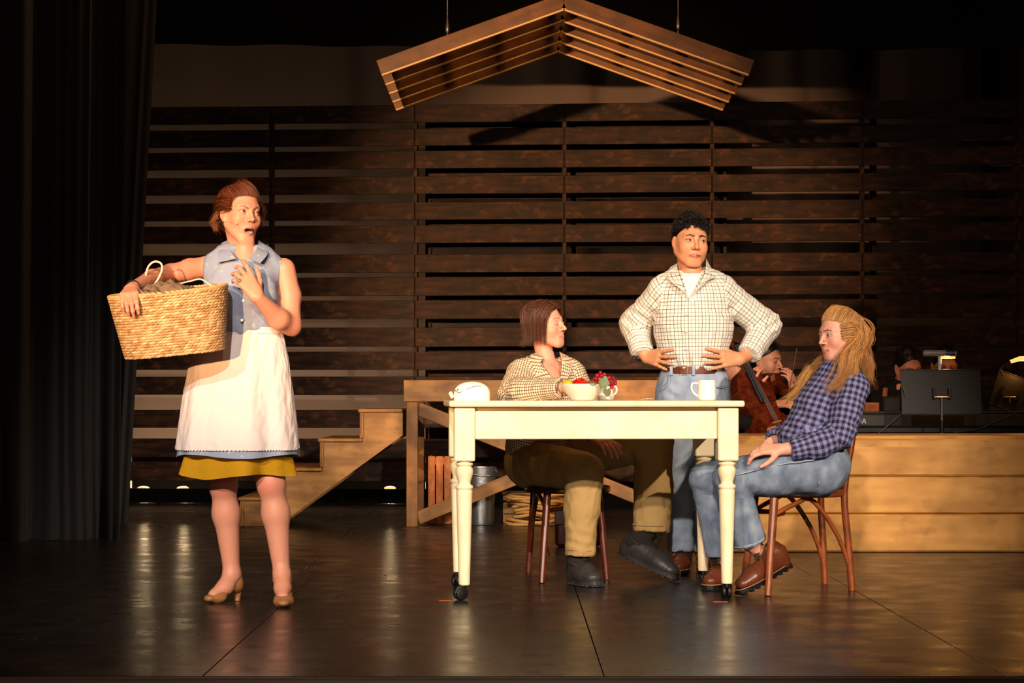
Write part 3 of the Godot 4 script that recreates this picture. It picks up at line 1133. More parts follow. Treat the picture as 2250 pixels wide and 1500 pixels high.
func props() -> void:
	M.ceramic = mat(Color(0.93, 0.90, 0.83), 0.2, 0.5)
	M.white_ware = mat(Color(0.95, 0.93, 0.90), 0.3, 0.5)
	M.ink = mat(Color(0.16, 0.14, 0.12), 0.6)
	var top := 0.8312
	# mug
	var o := thing("coffee_mug", "plain white mug standing on the table in front of the standing man", "mug", Vector3(0.8372, top, 0.08))
	var m := MB.new()
	m.lathe([Vector2(0.001, 0.0), Vector2(0.032, 0.0), Vector2(0.0375, 0.004), Vector2(0.039, 0.01), Vector2(0.039, 0.084), Vector2(0.0385, 0.088), Vector2(0.0365, 0.088), Vector2(0.036, 0.084), Vector2(0.036, 0.012), Vector2(0.001, 0.008)], 36)
	put("cup", m.mesh(), M.white_ware, o)
	m = MB.new()
	m.tube(arc([Vector3(-0.037, 0.074, 0.004), Vector3(-0.062, 0.073, 0.008), Vector3(-0.066, 0.05, 0.009), Vector3(-0.054, 0.03, 0.008), Vector3(-0.037, 0.018, 0.004)], 18), 0.0048, 8)
	put("handle", m.mesh(), M.white_ware, o)
	# bowl of fruit
	var bp := Vector3(0.3031, top, 0.14)
	m = MB.new()
	m.lathe([Vector2(0.001, 0.0), Vector2(0.048, 0.0), Vector2(0.052, 0.005), Vector2(0.060, 0.014), Vector2(0.078, 0.034), Vector2(0.090, 0.052), Vector2(0.096, 0.066), Vector2(0.0975, 0.071), Vector2(0.094, 0.071), Vector2(0.086, 0.054), Vector2(0.07, 0.034), Vector2(0.05, 0.016), Vector2(0.001, 0.012)], 48)
	solo("fruit_bowl", m.mesh(), M.ceramic, "cream ceramic bowl full of fruit on the table", "bowl", bp)
	apple(bp + Vector3(-0.012, 0.064, 0.028), 0.036, Color(0.80, 0.10, 0.06), "large bright red apple in the middle of the fruit bowl")
	apple(bp + Vector3(0.042, 0.058, -0.018), 0.030, Color(0.62, 0.06, 0.06), "darker red apple behind the large one in the fruit bowl")
	apple(bp + Vector3(-0.025, 0.052, -0.046), 0.030, Color(0.74, 0.14, 0.08), "red apple at the back of the fruit bowl")
	var lm := MB.new()
	lm.lathe([Vector2(0.0005, -0.042), Vector2(0.006, -0.040), Vector2(0.010, -0.034), Vector2(0.022, -0.024), Vector2(0.028, -0.008), Vector2(0.028, 0.008), Vector2(0.022, 0.024), Vector2(0.010, 0.034), Vector2(0.006, 0.039), Vector2(0.0005, 0.042)], 20)
	solo("lemon", lm.mesh(), bump(mat(Color(0.90, 0.83, 0.10), 0.4), 0.2, 0.05, 30.0, 3), "yellow lemon at the left side of the fruit bowl", "lemon", bp + Vector3(-0.064, 0.058, -0.010)).rotation = Vector3(1.25, 0.3, 0.3)
	grapes()
	# pitcher behind the bowl
	o = thing("milk_jug", "white jug with a handle, half hidden behind the fruit bowl", "jug", Vector3(0.412, top, -0.12))
	m = MB.new()
	m.lathe([Vector2(0.001, 0.0), Vector2(0.032, 0.0), Vector2(0.036, 0.008), Vector2(0.037, 0.02), Vector2(0.030, 0.045), Vector2(0.029, 0.056), Vector2(0.034, 0.068), Vector2(0.036, 0.074), Vector2(0.033, 0.074), Vector2(0.026, 0.056), Vector2(0.03, 0.02), Vector2(0.001, 0.008)], 32)
	put("jug_body", m.mesh(), M.white_ware, o)
	m = MB.new()
	m.tube(arc([Vector3(0.032, 0.066, 0.0), Vector3(0.047, 0.056, 0.0), Vector3(0.046, 0.036, 0.0), Vector3(0.034, 0.024, 0.0)], 14), 0.004, 8)
	put("handle", m.mesh(), M.white_ware, o)
	# covered dish at the left end
	o = thing("covered_dish", "white rounded covered dish with a twisted knob, at the left end of the table", "dish", Vector3(-0.1729, top, 0.14))
	var nz := FastNoiseLite.new()
	m = MB.new()
	m.sheet(48, 20, func(u, v):
		var a: float = u * TAU
		var h: float = pow(v, 0.8)
		var prof: float = 1.0 if h < 0.38 else sqrt(maxf(0.0, 1.0 - pow((h - 0.38) / 0.62, 2.2)))
		var x: float = cos(a) * 0.079 * prof * (1.0 if cos(a) > 0 else 0.96) + 0.004 * (1.0 - prof)
		return Vector3(x, h * 0.082, -sin(a) * 0.055 * prof), true)
	put("lid", m.mesh(), M.white_ware, o)
	m = MB.new()
	m.tube(arc([Vector3(-0.072, 0.045, 0.02), Vector3(-0.05, 0.034, 0.042), Vector3(-0.01, 0.052, 0.0505), Vector3(0.03, 0.062, 0.042), Vector3(0.073, 0.042, 0.02)], 24), 0.0012, 5)
	put("line", m.mesh(), M.ink, o)
	m = MB.new()
	m.ball(Vector3(-0.058, 0.046, 0.036), Vector3(0.0028, 0.0036, 0.002), 8, 6)
	put("spot", m.mesh(), M.ink, o)
	m = MB.new()
	for k in 3:
		m.ball(Vector3(-0.082 - 0.004 * k, 0.016 + 0.008 * k, 0.01), Vector3(0.010, 0.006, 0.009), 10, 6, Basis(Vector3.BACK, 0.7))
	put("knob", m.mesh(), M.ceramic, o)
	# a scrap of paper
	m = MB.new()
	m.sheet(10, 6, func(u, v): return Vector3((u - 0.5) * 0.075, 0.003 + 0.012 * absf(nz.get_noise_2d(u * 140.0, v * 90.0)) * u * 2.0, (0.5 - v) * 0.03))
	solo("paper_scrap", m.mesh(), mat(Color(0.93, 0.87, 0.70), 0.8), "small crumpled paper scrap on the table between the jug and the mug", "paper", Vector3(0.5783, top, 0))
	under_platform()
	tapes()

func apple(p: Vector3, r: float, c: Color, label: String) -> void:
	var a := thing("apple", label, "apple", p, 0.0, "apples in the bowl")
	var pr := []
	for i in 17:
		var t := PI * i / 16.0
		var rad := sin(t) * r * (1.0 - 0.10 * cos(t) * -1.0)
		var y := -cos(t) * r * 0.92
		if i > 12:
			y -= r * 0.30 * pow((i - 12) / 4.0, 2.0)
		pr.append(Vector2(maxf(rad, 0.0004), y))
	var m := MB.new()
	m.lathe(pr, 28)
	put("flesh", m.mesh(), mat(c, 0.22, 0.5), a)
	m = MB.new()
	m.tube([Vector3(0, r * 0.6, 0), Vector3(0.002, r * 0.95, 0.003), Vector3(0.006, r * 1.1, 0.006)], 0.0014, 6)
	put("stem", m.mesh(), mat(Color(0.32, 0.2, 0.1), 0.7), a)
	a.rotation = Vector3(0.5, 0, -0.25)

func leaf_mesh(w: float, l: float, lobes: int) -> ArrayMesh:
	# a lobed leaf lying in x, y, tip downwards, with a little thickness and bend
	var poly := PackedVector2Array()
	for i in 30:
		var a := TAU * i / 30.0
		var r := 0.5 * (1.0 - 0.10 * cos(a * lobes)) * (1.0 + 0.22 * pow(maxf(0.0, cos(a - PI * 1.5)), 6.0) - 0.45 * pow(maxf(0.0, cos(a - PI * 0.5)), 14.0))
		poly.append(Vector2(cos(a) * r * w, sin(a) * r * l))
	var m := MB.new()
	m.prism(poly, 0.0012)
	for i in m.v.size():
		m.v[i].z += 0.25 * absf(m.v[i].x) - 1.6 * m.v[i].y * m.v[i].y
	m.smooth()
	return m.mesh()

func grapes() -> void:
	rng.seed = 77
	var skin := mat(Color(0.52, 0.05, 0.12), 0.15, 0.5)
	var skin2 := mat(Color(0.66, 0.10, 0.16), 0.15, 0.5)
	var gm := MB.new()
	gm.ball(Vector3.ZERO, Vector3(0.0085, 0.0095, 0.0085), 14, 9)
	var ball := gm.mesh()
	var data := [["bunch of dark red grapes standing up behind the big green leaf in the fruit bowl", Vector3(0.3769, 0.9297, 0.14), [[0, 10], [-7, 4], [3, 3], [9, 6], [-10, -3], [-3, -4], [6, -5], [12, -2], [-8, -11], [0, -12], [8, -13], [-4, -19], [4, -20]]], ["bunch of red grapes hanging at the right rim of the fruit bowl above the jug", Vector3(0.4274, 0.9164, 0.1), [[-6, 6], [3, 5], [-2, -1], [7, 0], [-8, -2], [-5, -8], [3, -8], [0, -14], [8, -6]]], ["bunch of dark grapes low between the red apples and the big leaf", Vector3(0.3455, 0.9082, 0.15), [[-6, 0], [0, 3], [6, 0], [-3, -5], [4, -5]]]]
	for g in data:
		var o := thing("grape_bunch", g[0], "grapes", g[1], 0.0, "bunches of grapes in the bowl")
		for q in g[2]:
			put("grape", ball, skin if rng.randf() < 0.5 else skin2, o, Transform3D(Basis.from_euler(Vector3(rng.randf(), rng.randf(), rng.randf())), Vector3(q[0] * 0.00195, q[1] * 0.00195, rng.randf_range(-0.012, 0.012))))
		var s := MB.new()
		s.tube([Vector3(0, -0.03, 0), Vector3(0, 0.0, 0), Vector3(0.002, 0.02, 0)], 0.0016, 6)
		put("stalk", s.mesh(), mat(Color(0.4, 0.3, 0.12), 0.7), o)
	var green := mat(Color(0.36, 0.45, 0.24), 0.5)
	var olive := mat(Color(0.36, 0.40, 0.12), 0.5)
	solo("vine_leaf", leaf_mesh(0.044, 0.05, 5), green, "big green vine leaf leaning on the rim of the fruit bowl", "leaf", Vector3(0.3861, 0.9115, 0.24)).rotation = Vector3(-0.2, 0.2, 0.35)
	solo("vine_leaf", leaf_mesh(0.034, 0.034, 3), olive, "olive heart-shaped leaf hanging below the bowl rim in front of the jug", "leaf", Vector3(0.4017, 0.8692, 0.235)).rotation = Vector3(0.0, -0.1, -0.1)
	solo("vine_leaf", leaf_mesh(0.046, 0.026, 3), olive, "flat dark leaf lying on the bowl rim under the apples", "leaf", Vector3(0.335, 0.9029, 0.22)).rotation = Vector3(-1.1, 0.3, 0.1)
	var v := MB.new()
	v.tube(arc([Vector3(0.3947, 0.8962, 0.22), Vector3(0.4056, 0.8827, 0.235), Vector3(0.4094, 0.8577, 0.235), Vector3(0.4231, 0.8442, 0.23), Vector3(0.4371, 0.8346, 0.22)], 16), 0.0009, 5)
	solo("vine_tendril", v.mesh(), mat(Color(0.5, 0.35, 0.16), 0.7), "thin brown tendril curling from the leaves down to the table", "tendril")

func under_platform() -> void:
	# crate, pail, box and rope under the platform
	var c := thing("slatted_crate", "orange-brown slatted wooden crate standing on end left of the metal pail", "crate", Vector3(-0.4523, 0, -4.75))
	var w := 0.21
	for k in 4:
		put("slat", plank(Vector3(0.046, 0.45, 0.012), k, 0.003), M.crate, c, Transform3D(Basis.IDENTITY, Vector3(-w / 2 + 0.024 + k * 0.0535, 0.2275, 0.0)))
	for y in [0.03, 0.42]:
		put("end_batten", plank(Vector3(w, 0.05, 0.02), 2), M.crate, c, Transform3D(Basis.IDENTITY, Vector3(0, y, -0.017)))
	for s in [-1.0, 1.0]:
		put("side_panel", plank(Vector3(0.014, 0.45, 0.26), 3), M.crate, c, Transform3D(Basis.IDENTITY, Vector3(s * (w / 2 - 0.012), 0.2275, -0.165)))
	var zinc := bump(mat(Color(0.60, 0.60, 0.60), 0.38, 0.5), 0.03, 0.1, 3.0, 8)
	zinc.metallic = 0.85
	var p := thing("metal_pail", "galvanized metal pail beside the crate under the platform", "pail", Vector3(-0.2013, 0, -4.7))
	var m := MB.new()
	m.lathe([Vector2(0.001, 0.006), Vector2(0.072, 0.006), Vector2(0.075, 0.0), Vector2(0.078, 0.004), Vector2(0.080, 0.02), Vector2(0.0835, 0.10), Vector2(0.0855, 0.103), Vector2(0.0843, 0.108), Vector2(0.091, 0.25), Vector2(0.093, 0.253), Vector2(0.0915, 0.258), Vector2(0.096, 0.375), Vector2(0.099, 0.378), Vector2(0.099, 0.383), Vector2(0.094, 0.383), Vector2(0.075, 0.02), Vector2(0.001, 0.015)], 40)
	put("pail_body", m.mesh(), zinc, p)
	m = MB.new()
	m.tube(arc([Vector3(-0.098, 0.355, 0), Vector3(-0.105, 0.37, 0.05), Vector3(-0.06, 0.34, 0.11), Vector3(0.06, 0.33, 0.11), Vector3(0.105, 0.37, 0.05), Vector3(0.098, 0.355, 0)], 30), 0.003, 6)
	put("bail_handle", m.mesh(), M.steel, p)
	m = MB.new()
	for s in [-1.0, 1.0]:
		m.ball(Vector3(s * 0.098, 0.357, 0), Vector3(0.012, 0.016, 0.012), 8, 6)
	put("ear", m.mesh(), zinc, p)
	var b := thing("wooden_box", "low rough wooden box behind the pail, carrying the coiled rope", "box", Vector3(0.1996, 0, -5))
	for k in 3:
		put("box_board", plank(Vector3(0.52, 0.058, 0.018), k), M.ply, b, Transform3D(Basis.IDENTITY, Vector3(0, 0.033 + 0.062 * k, 0.12)))
		put("box_board", plank(Vector3(0.52, 0.058, 0.018), k + 1), M.ply, b, Transform3D(Basis.IDENTITY, Vector3(0, 0.033 + 0.062 * k, -0.12)))
	for s in [-1.0, 1.0]:
		put("box_end", plank(Vector3(0.02, 0.185, 0.218), 2), M.ply, b, Transform3D(Basis.IDENTITY, Vector3(s * 0.25, 0.0965, 0)))
	put("box_lid", plank(Vector3(0.54, 0.016, 0.27), 3), M.ply, b, Transform3D(Basis.IDENTITY, Vector3(0, 0.1985, 0)))
	# rope coil leaning on the box
	rng.seed = 31
	var straw := mat(Color.WHITE, 0.75, 0.3, wood(Color(0.62, 0.45, 0.24), Color(0.76, 0.58, 0.33), Color(0.42, 0.28, 0.13), 91, 0.5), 6.0)
	var r := thing("rope_coil", "loose coil of straw-coloured rope lying on the floor in front of the wooden box", "rope", Vector3(0.1708, 0, -4.66))
	for k in 9:
		var mm := MB.new()
		var pts := []
		var ox := rng.randf_range(-0.03, 0.03)
		var rx := rng.randf_range(0.13, 0.20)
		var ph := rng.randf() * TAU
		for i in 41:
			var a := TAU * i / 40.0
			pts.append(Vector3(ox + cos(a) * rx, 0.018 + 0.021 * k + 0.012 * sin(a * 2.0 + ph) + 0.01 * sin(a + ph), sin(a) * rx * 0.5 + 0.012 * sin(3 * a + ph)))
		mm.tube(pts, 0.0115, 8, false)
		put("rope_turn", mm.mesh(), straw, r)
	# leather bag behind the seated man's chair
	var bag := thing("leather_bag", "dark maroon leather bag on the floor behind the seated man's chair", "bag", Vector3(0.3695, 0, -2.7))
	var lea := mat(Color(0.22, 0.075, 0.055), 0.3, 0.5)
	put("bag_body", plank(Vector3(0.255, 0.215, 0.11), 1, 0.02), lea, bag, Transform3D(Basis.IDENTITY, Vector3(0, 0.109, 0)))
	put("flap", plank(Vector3(0.26, 0.10, 0.012), 1, 0.006), lea, bag, Transform3D(Basis.IDENTITY, Vector3(0, 0.178, 0.06)))
	for s in [-1.0, 1.0]:
		put("strap", plank(Vector3(0.022, 0.11, 0.006), 1, 0.002), lea, bag, Transform3D(Basis.IDENTITY, Vector3(s * 0.07, 0.13, 0.068)))
	m = MB.new()
	m.tube(arc([Vector3(-0.05, 0.21, 0), Vector3(-0.04, 0.25, 0), Vector3(0.04, 0.25, 0), Vector3(0.05, 0.21, 0)], 14), 0.007, 8)
	put("handle", m.mesh(), lea, bag)

func tapes() -> void:
	# spike marks stuck on the floor
	var data := [[978, 1319, 0.05, 0.1, "below the table's front left castor"], [1583, 1322, 0.06, 0.0, "in front of the table's right front castor"], [1552, 1283, 0.04, 0.1, "beside the castor of the table's right rear leg"], [572, 1159, 0.10, 0.05, "at the foot of the stairs"], [893, 1160, 0.05, 0.8, "at the foot of the platform's left post"], [932, 1159, 0.07, 0.0, "just right of the platform's left post"], [300, 1197, 0.04, 0.0, "near the wing curtain"]]
	for q in data:
		var d: float = 0.85 * 4560.0 / (q[1] - 870.0)
		var m := MB.new()
		m.box(Vector3(q[2], 0.0006, 0.022), Transform3D.IDENTITY, 0.0)
		solo("spike_tape", m.mesh(), M.tape, "orange strip of tape on the floor " + q[4], "tape", Vector3((q[0] - 1125.0) * d / 4560.0, 0.0006, 9.0 - d), q[3], "orange floor marks")

func lin(r: float, g: float, b: float) -> Color:
	return Color(r, g, b).srgb_to_linear()

func head(b: Blob, t: Transform3D, o: Dictionary) -> void:
	# face forward is +z, the eyes lie at y = 0; o: open (mouth), closed (eyes), jaw, nose, brow (tilt), iris, lip, browc
	var P := func(x: float, y: float, z: float) -> Vector3: return t * Vector3(x, y, z)
	var B := t.basis.orthonormalized()
	var sc := t.basis.x.length()
	var jaw: float = o.get("jaw", 1.0)
	var nose: float = o.get("nose", 1.0)
	var nw: float = o.get("nosew", 1.0)
	var open: float = o.get("open", 0.0)
	var lipw: float = o.get("lipw", 1.0)
	var k := 0.018 * sc
	b.egg(P.call(0, 0.032, -0.014), Vector3(0.0735, 0.084, 0.092) * sc, k, B)
	b.egg(P.call(0, -0.03, 0.026), Vector3(0.0615 * jaw, 0.078, 0.060) * sc, 0.03 * sc, B)
	for s in [-1.0, 1.0]:
		b.cone(P.call(s * 0.053 * jaw, -0.052, -0.002), P.call(s * 0.021 * jaw, -0.102 - 0.012 * open, 0.058), 0.019 * sc, 0.016 * sc, 0.03 * sc)
		b.egg(P.call(s * 0.041, -0.034, 0.055), Vector3(0.021, 0.024, 0.020) * sc, 0.025 * sc, B)
		b.cone(P.call(s * 0.013, 0.018, 0.0800), P.call(s * 0.040, 0.019, 0.064), 0.0075 * sc, 0.0085 * sc, 0.024 * sc)
	b.egg(P.call(0, -0.104 - 0.014 * open, 0.062), Vector3(0.022 * jaw, 0.0160, 0.0155) * sc, 0.022 * sc, B)
	b.egg(P.call(0, -0.070, 0.060), Vector3(0.032, 0.030, 0.0255) * sc, 0.02 * sc, B)
	for s in [-1.0, 1.0]:
		b.egg(P.call(s * 0.0315, -0.001, 0.0905), Vector3(0.0170, 0.0115, 0.0125) * sc, 0.012 * sc, B, 1)
	b.cone(P.call(0, 0.010, 0.0815), P.call(0, -0.030, 0.0985 + 0.006 * nose), 0.0068 * sc, 0.0080 * nose * sc, 0.012 * sc)
	b.egg(P.call(0, -0.0335, 0.1005 + 0.006 * nose), Vector3(0.0086, 0.0080, 0.0080) * nose * sc, 0.008 * sc, B)
	for s in [-1.0, 1.0]:
		b.egg(P.call(s * 0.0105 * nose * nw, -0.0370, 0.0915), Vector3(0.0066, 0.0064, 0.0090) * nose * sc, 0.006 * sc, B)
		b.egg(P.call(s * 0.0066 * nose * nw, -0.0435, 0.0975), Vector3(0.0034, 0.0030, 0.0045) * sc, 0.003 * sc, B, 1)
		# eyes and lids
		b.egg(P.call(s * 0.0315, -0.001, 0.0690), Vector3(0.0150, 0.0115, 0.0115) * sc, 0.006 * sc, B)
		var up := 0.0048 if not o.get("closed", false) else -0.0045
		b.cone(P.call(s * 0.0455, -0.0005, 0.0655), P.call(s * 0.034, up, 0.0825), 0.0030 * sc, 0.0034 * sc, 0.006 * sc)
		b.cone(P.call(s * 0.034, up, 0.0825), P.call(s * 0.0185, -0.0015, 0.0770), 0.0034 * sc, 0.0026 * sc, 0.006 * sc)
		b.cone(P.call(s * 0.045, -0.003, 0.0650), P.call(s * 0.032, -0.0078, 0.0802), 0.0030 * sc, 0.0034 * sc, 0.007 * sc)
		b.cone(P.call(s * 0.032, -0.0078, 0.0802), P.call(s * 0.0185, -0.004, 0.0760), 0.0034 * sc, 0.0026 * sc, 0.007 * sc)
	# lips
	var lo := -0.0735 - 0.016 * open
	if open > 0.0:
		b.egg(P.call(0.002, -0.071 - 0.008 * open, 0.089), Vector3(0.0185, 0.0045 + 0.0095 * open, 0.016) * sc, 0.004 * sc, B, 1)
	for s in [-1.0, 1.0]:
		b.cone(P.call(s * 0.0245 * lipw, -0.069 - 0.004 * open, 0.0785), P.call(s * 0.004, -0.0655, 0.0880), 0.0022 * sc, 0.0040 * sc, 0.008 * sc)
		b.cone(P.call(s * 0.0235 * lipw, -0.071 - 0.006 * open, 0.0785), P.call(s * 0.004, lo - 0.001, 0.0865 - 0.003 * open), 0.0022 * sc, 0.0050 * sc, 0.008 * sc)
	# ears
	for s in [-1.0, 1.0]:
		var eb := B * Basis.from_euler(Vector3(-0.15, -s * 0.5, 0))
		b.egg(P.call(s * 0.0745, -0.012, -0.010), Vector3(0.0062, 0.031, 0.0185) * sc, 0.006 * sc, eb)
		b.egg(P.call(s * 0.0830, -0.012, -0.004), Vector3(0.0070, 0.018, 0.0105) * sc, 0.004 * sc, eb, 1)
		b.egg(P.call(s * 0.0745, -0.036, -0.003), Vector3(0.0055, 0.009, 0.009) * sc, 0.005 * sc, eb)
	# colour
	var sk := b.base
	var lip: Color = o.get("lip", sk.lerp(lin(0.72, 0.26, 0.24), 0.6))
	var flush := sk.lerp(lin(0.85, 0.40, 0.33), 0.35)
	for s in [-1.0, 1.0]:
		b.paint(P.call(s * 0.045, -0.035, 0.065), P.call(s * 0.030, -0.045, 0.075), 0.018 * sc, 0.016 * sc, flush, 0.6)
		b.paint(P.call(s * 0.084, -0.012, -0.008), P.call(s * 0.084, 0.0, -0.008), 0.012 * sc, 0.012 * sc, flush, 0.7)
	b.paint(P.call(0, -0.035, 0.105), P.call(0, -0.032, 0.105), 0.010 * sc, 0.008 * sc, flush, 0.5)
	var bc: Color = o.get("browc", lin(0.22, 0.12, 0.07))
	var tilt: float = o.get("brow", 0.0)
	var bh: float = o.get("browh", 0.0185)
	b.face = t.affine_inverse()
	var br: float = o.get("browr", 0.0040)
	var bs: float = o.get("brows", 0.8)
	var ew: float = o.get("eye", 0.0042)
	var gx: float = o.get("gaze", 0.0)
	var lash := lin(0.09, 0.05, 0.04)
	var white := lin(0.78, 0.70, 0.65)
	for s in [-1.0, 1.0]:
		b.mark(s * 0.013, bh - tilt, s * 0.030, bh + 0.0045, br, 0.0014, bc, bs)
		b.mark(s * 0.030, bh + 0.0045, s * 0.046, bh + 0.0005 + tilt * 0.3, br * 0.7, 0.0014, bc, bs)
		b.mark(s * 0.0068 * nose * nw, -0.0425, s * 0.0075 * nose * nw, -0.0425, 0.0026, 0.0014, lin(0.20, 0.07, 0.05), 0.85)
		if o.get("closed", false):
			b.mark(s * 0.046, -0.0035, s * 0.033, -0.0075, 0.0017, 0.0009, lash, 0.85)
			b.mark(s * 0.033, -0.0075, s * 0.0205, -0.0045, 0.0015, 0.0009, lash, 0.85)
			b.mark(s * 0.046, 0.008, s * 0.022, 0.008, 0.0014, 0.002, sk.lerp(lin(0.45, 0.22, 0.16), 0.7), 0.6)
		else:
			b.mark(s * 0.0420, -0.0004, s * 0.0225, -0.0016, ew, 0.0006, white, 0.95)
			b.mark(s * 0.0320 + gx, 0.0004, s * 0.0320 + gx, -0.0010, 0.0051, 0.0007, o.get("iris", lin(0.16, 0.09, 0.05)), 1.0)
			b.mark(s * 0.046, -ew - 0.0026, s * 0.020, -ew - 0.0036, 0.0028, 0.0006, sk.lerp(lin(0.62, 0.32, 0.25), 0.5), 1.0)
			b.mark(s * 0.0485, 0.0010, s * 0.0365, ew + 0.0004, 0.0016, 0.0007, lash, 0.95)
			b.mark(s * 0.0365, ew + 0.0004, s * 0.027, ew + 0.0002, 0.0018, 0.0007, lash, 0.95)
			b.mark(s * 0.027, ew + 0.0002, s * 0.0185, -0.0020, 0.0014, 0.0007, lash, 0.95)
			b.mark(s * 0.045, -0.0035, s * 0.030, -ew - 0.0012, 0.0007, 0.0008, lash, 0.6)
			b.mark(s * 0.046, ew + 0.0055, s * 0.022, ew + 0.0050, 0.0010, 0.0016, sk.lerp(lin(0.40, 0.20, 0.15), 0.8), 0.7)
		b.mark(s * 0.0245 * lipw, -0.0688 - 0.004 * open, s * 0.005, -0.0655, 0.0032, 0.0012, lip, 0.85)
		b.mark(s * 0.0225 * lipw, -0.0715 - 0.007 * open, s * 0.005, lo - 0.0015, 0.0046, 0.0014, lip, 0.8)
		b.mark(s * 0.020, -0.045, s * 0.031, -0.062, 0.0010, 0.0022, sk.lerp(lin(0.5, 0.25, 0.2), 0.5), 0.4)
	if open > 0.0:
		b.mark(-0.014, -0.071 - 0.007 * open, 0.015, -0.071 - 0.007 * open, 0.0040 + 0.0046 * open, 0.001, lin(0.16, 0.03, 0.03), 1.0)
		b.mark(-0.010, lo + 0.0060, 0.012, lo + 0.0060, 0.0026, 0.0008, lin(0.80, 0.72, 0.64), 0.95)
		b.mark(-0.009, -0.0685, 0.011, -0.0685, 0.0014, 0.0008, lin(0.72, 0.62, 0.55), 0.8)
		for s in [-1.0, 1.0]:
			b.mark(s * 0.006, 0.028, s * 0.0045, 0.016, 0.0009, 0.0012, sk.lerp(lin(0.42, 0.2, 0.15), 0.8), 0.8)
	else:
		b.mark(-0.026 * lipw, -0.0690, 0.026 * lipw, -0.0690, 0.0009, 0.0010, lin(0.28, 0.08, 0.06), 0.9)

func hand(b: Blob, wrist: Vector3, dir: Vector3, palm: Vector3, thumb: float, curl: Array, spread := 0.12, sc := 1.0, from := Vector3.ZERO, wr := 0.026) -> Vector3:
	# dir: wrist to knuckles; palm: where the palm faces; thumb: +1 or -1, the side it leaves; curl: thumb, then index to little finger
	dir = dir.normalized()
	palm = (palm - dir * palm.dot(dir)).normalized()
	var lat := palm.cross(dir) * thumb
	if from != Vector3.ZERO:
		b.cone(from, wrist, wr * 1.12, wr, 0.01)
	var lx := [0.029, 0.0095, -0.0100, -0.0280]
	var ln := [0.088, 0.092, 0.087, 0.078]
	var ph := [[0.043, 0.026, 0.021], [0.047, 0.030, 0.022], [0.043, 0.028, 0.021], [0.033, 0.021, 0.018]]
	for i in 4:
		var base: Vector3 = wrist + (dir * ln[i] + lat * lx[i]) * sc
		b.cone(wrist + (dir * 0.012 + lat * lx[i] * 0.55) * sc, base, 0.0150 * sc, 0.0112 * sc, 0.014 * sc)
		var d: Vector3 = dir.rotated(palm, thumb * spread * (1.5 - i) * 0.8)
		var ax := palm.cross(d).normalized()
		var p := base
		var r := [0.0098, 0.0088, 0.0078, 0.0064]
		for j in 3:
			d = d.rotated(ax, -curl[i + 1] * [0.95, 1.1, 0.75][j])
			var q: Vector3 = p + d * ph[i][j] * sc
			var w := 0.88 if i == 3 else 1.0
			b.cone(p, q, r[j] * sc * w, r[j + 1] * sc * w, 0.0045 * sc)
			p = q
		b.paint(p + ax * 0.0, p - palm * 0.006 * sc, 0.0062 * sc, 0.002, b.base.lerp(lin(0.95, 0.70, 0.64), 0.5), 0.5)
	var tb: Vector3 = wrist + (dir * 0.022 + lat * 0.020 + palm * 0.004) * sc
	var td: Vector3 = (dir * 0.62 + lat * 0.70 + palm * (0.15 + 0.5 * curl[0])).normalized()
	var tr := [0.0150, 0.0118, 0.0102, 0.0082]
	var tl := [0.044, 0.033, 0.027]
	var tp := tb
	for j in 3:
		if j > 0:
			td = td.rotated((dir.cross(lat) * thumb).normalized(), 0.0).slerp((dir + palm * 0.3 - lat * 0.25).normalized(), clampf(curl[0] * 0.55, 0.0, 1.0))
		var q: Vector3 = tp + td * tl[j] * sc
		b.cone(tp, q, tr[j] * sc, tr[j + 1] * sc, 0.009 * sc if j == 0 else 0.005 * sc)
		tp = q
	return tp

func skin_blob(c: Color, seed: int) -> Blob:
	var b := Blob.new()
	b.base = c
	b.mottle = 0.05
	b.noise.seed = seed
	return b

func cloth_blob(seed: int, wr: float) -> Blob:
	var b := Blob.new()
	b.noise.seed = seed
	b.wrinkle = wr
	b.wrinkle_scale = Vector3(9, 6, 9)
	return b

func strand(m: MB, pts: Array, r: float, c: Color) -> void:
	# a lock of hair: a thin three-sided taper
	m.col = c
	var rad := []
	var n := pts.size()
	for i in n:
		var u := float(i) / (n - 1)
		rad.append(0.62 * r * (0.55 + 0.45 * sin(PI * minf(u * 1.4, 1.0))) * (1.0 - 0.75 * u * u))
	m.tube(pts, rad, 3, false)

func hair_tone(c: Color, spread: float) -> Color:
	var f := exp(rng.randfn(0.0, spread))
	return Color(c.r * f, c.g * f * rng.randf_range(0.95, 1.05), c.b * f)

func lock(m: MB, guide: Array, count: int, wide: float, r: float, c: Color, tone := 0.25, wave := 0.0, n := 12, tip := 1.0) -> void:
	# many strands that follow one guide; wide: how far they spread round it
	var base := arc(guide, n)
	for i in int(count * 1.7):
		var off := Vector3(rng.randfn(), rng.randfn(), rng.randfn()) * wide * 0.5
		var off2 := off.lerp(Vector3(rng.randfn(), rng.randfn(), rng.randfn()) * wide * 0.5, 0.5) * tip
		var ph := rng.randf() * TAU
		var cut := rng.randf_range(0.86, 1.03)
		var pts := []
		var sx := (guide[guide.size() - 1] - guide[0] as Vector3).cross(Vector3(0.3, 0.2, 1)).normalized()
		for j in n + 1:
			var u := float(j) / n
			if u > cut:
				break
			pts.append(base[j] + off.lerp(off2, u) * (0.35 + 0.65 * minf(1.0, u * 3.0)) + sx * wave * sin(u * 13.0 + ph * 0.25) * u + Vector3(rng.randfn(), rng.randfn(), rng.randfn()) * r * 0.25)
		if pts.size() > 2:
			strand(m, pts, r * rng.randf_range(0.7, 1.3), hair_tone(c, tone))

func sk(t: Transform3D, dir: Vector3, lift: float) -> Vector3:
	# a point above the skull in the head's own axes
	return t * (Vector3(0, 0.032, -0.014) + dir.normalized() * (Vector3(0.0735, 0.084, 0.092) + Vector3(lift, lift, lift)))

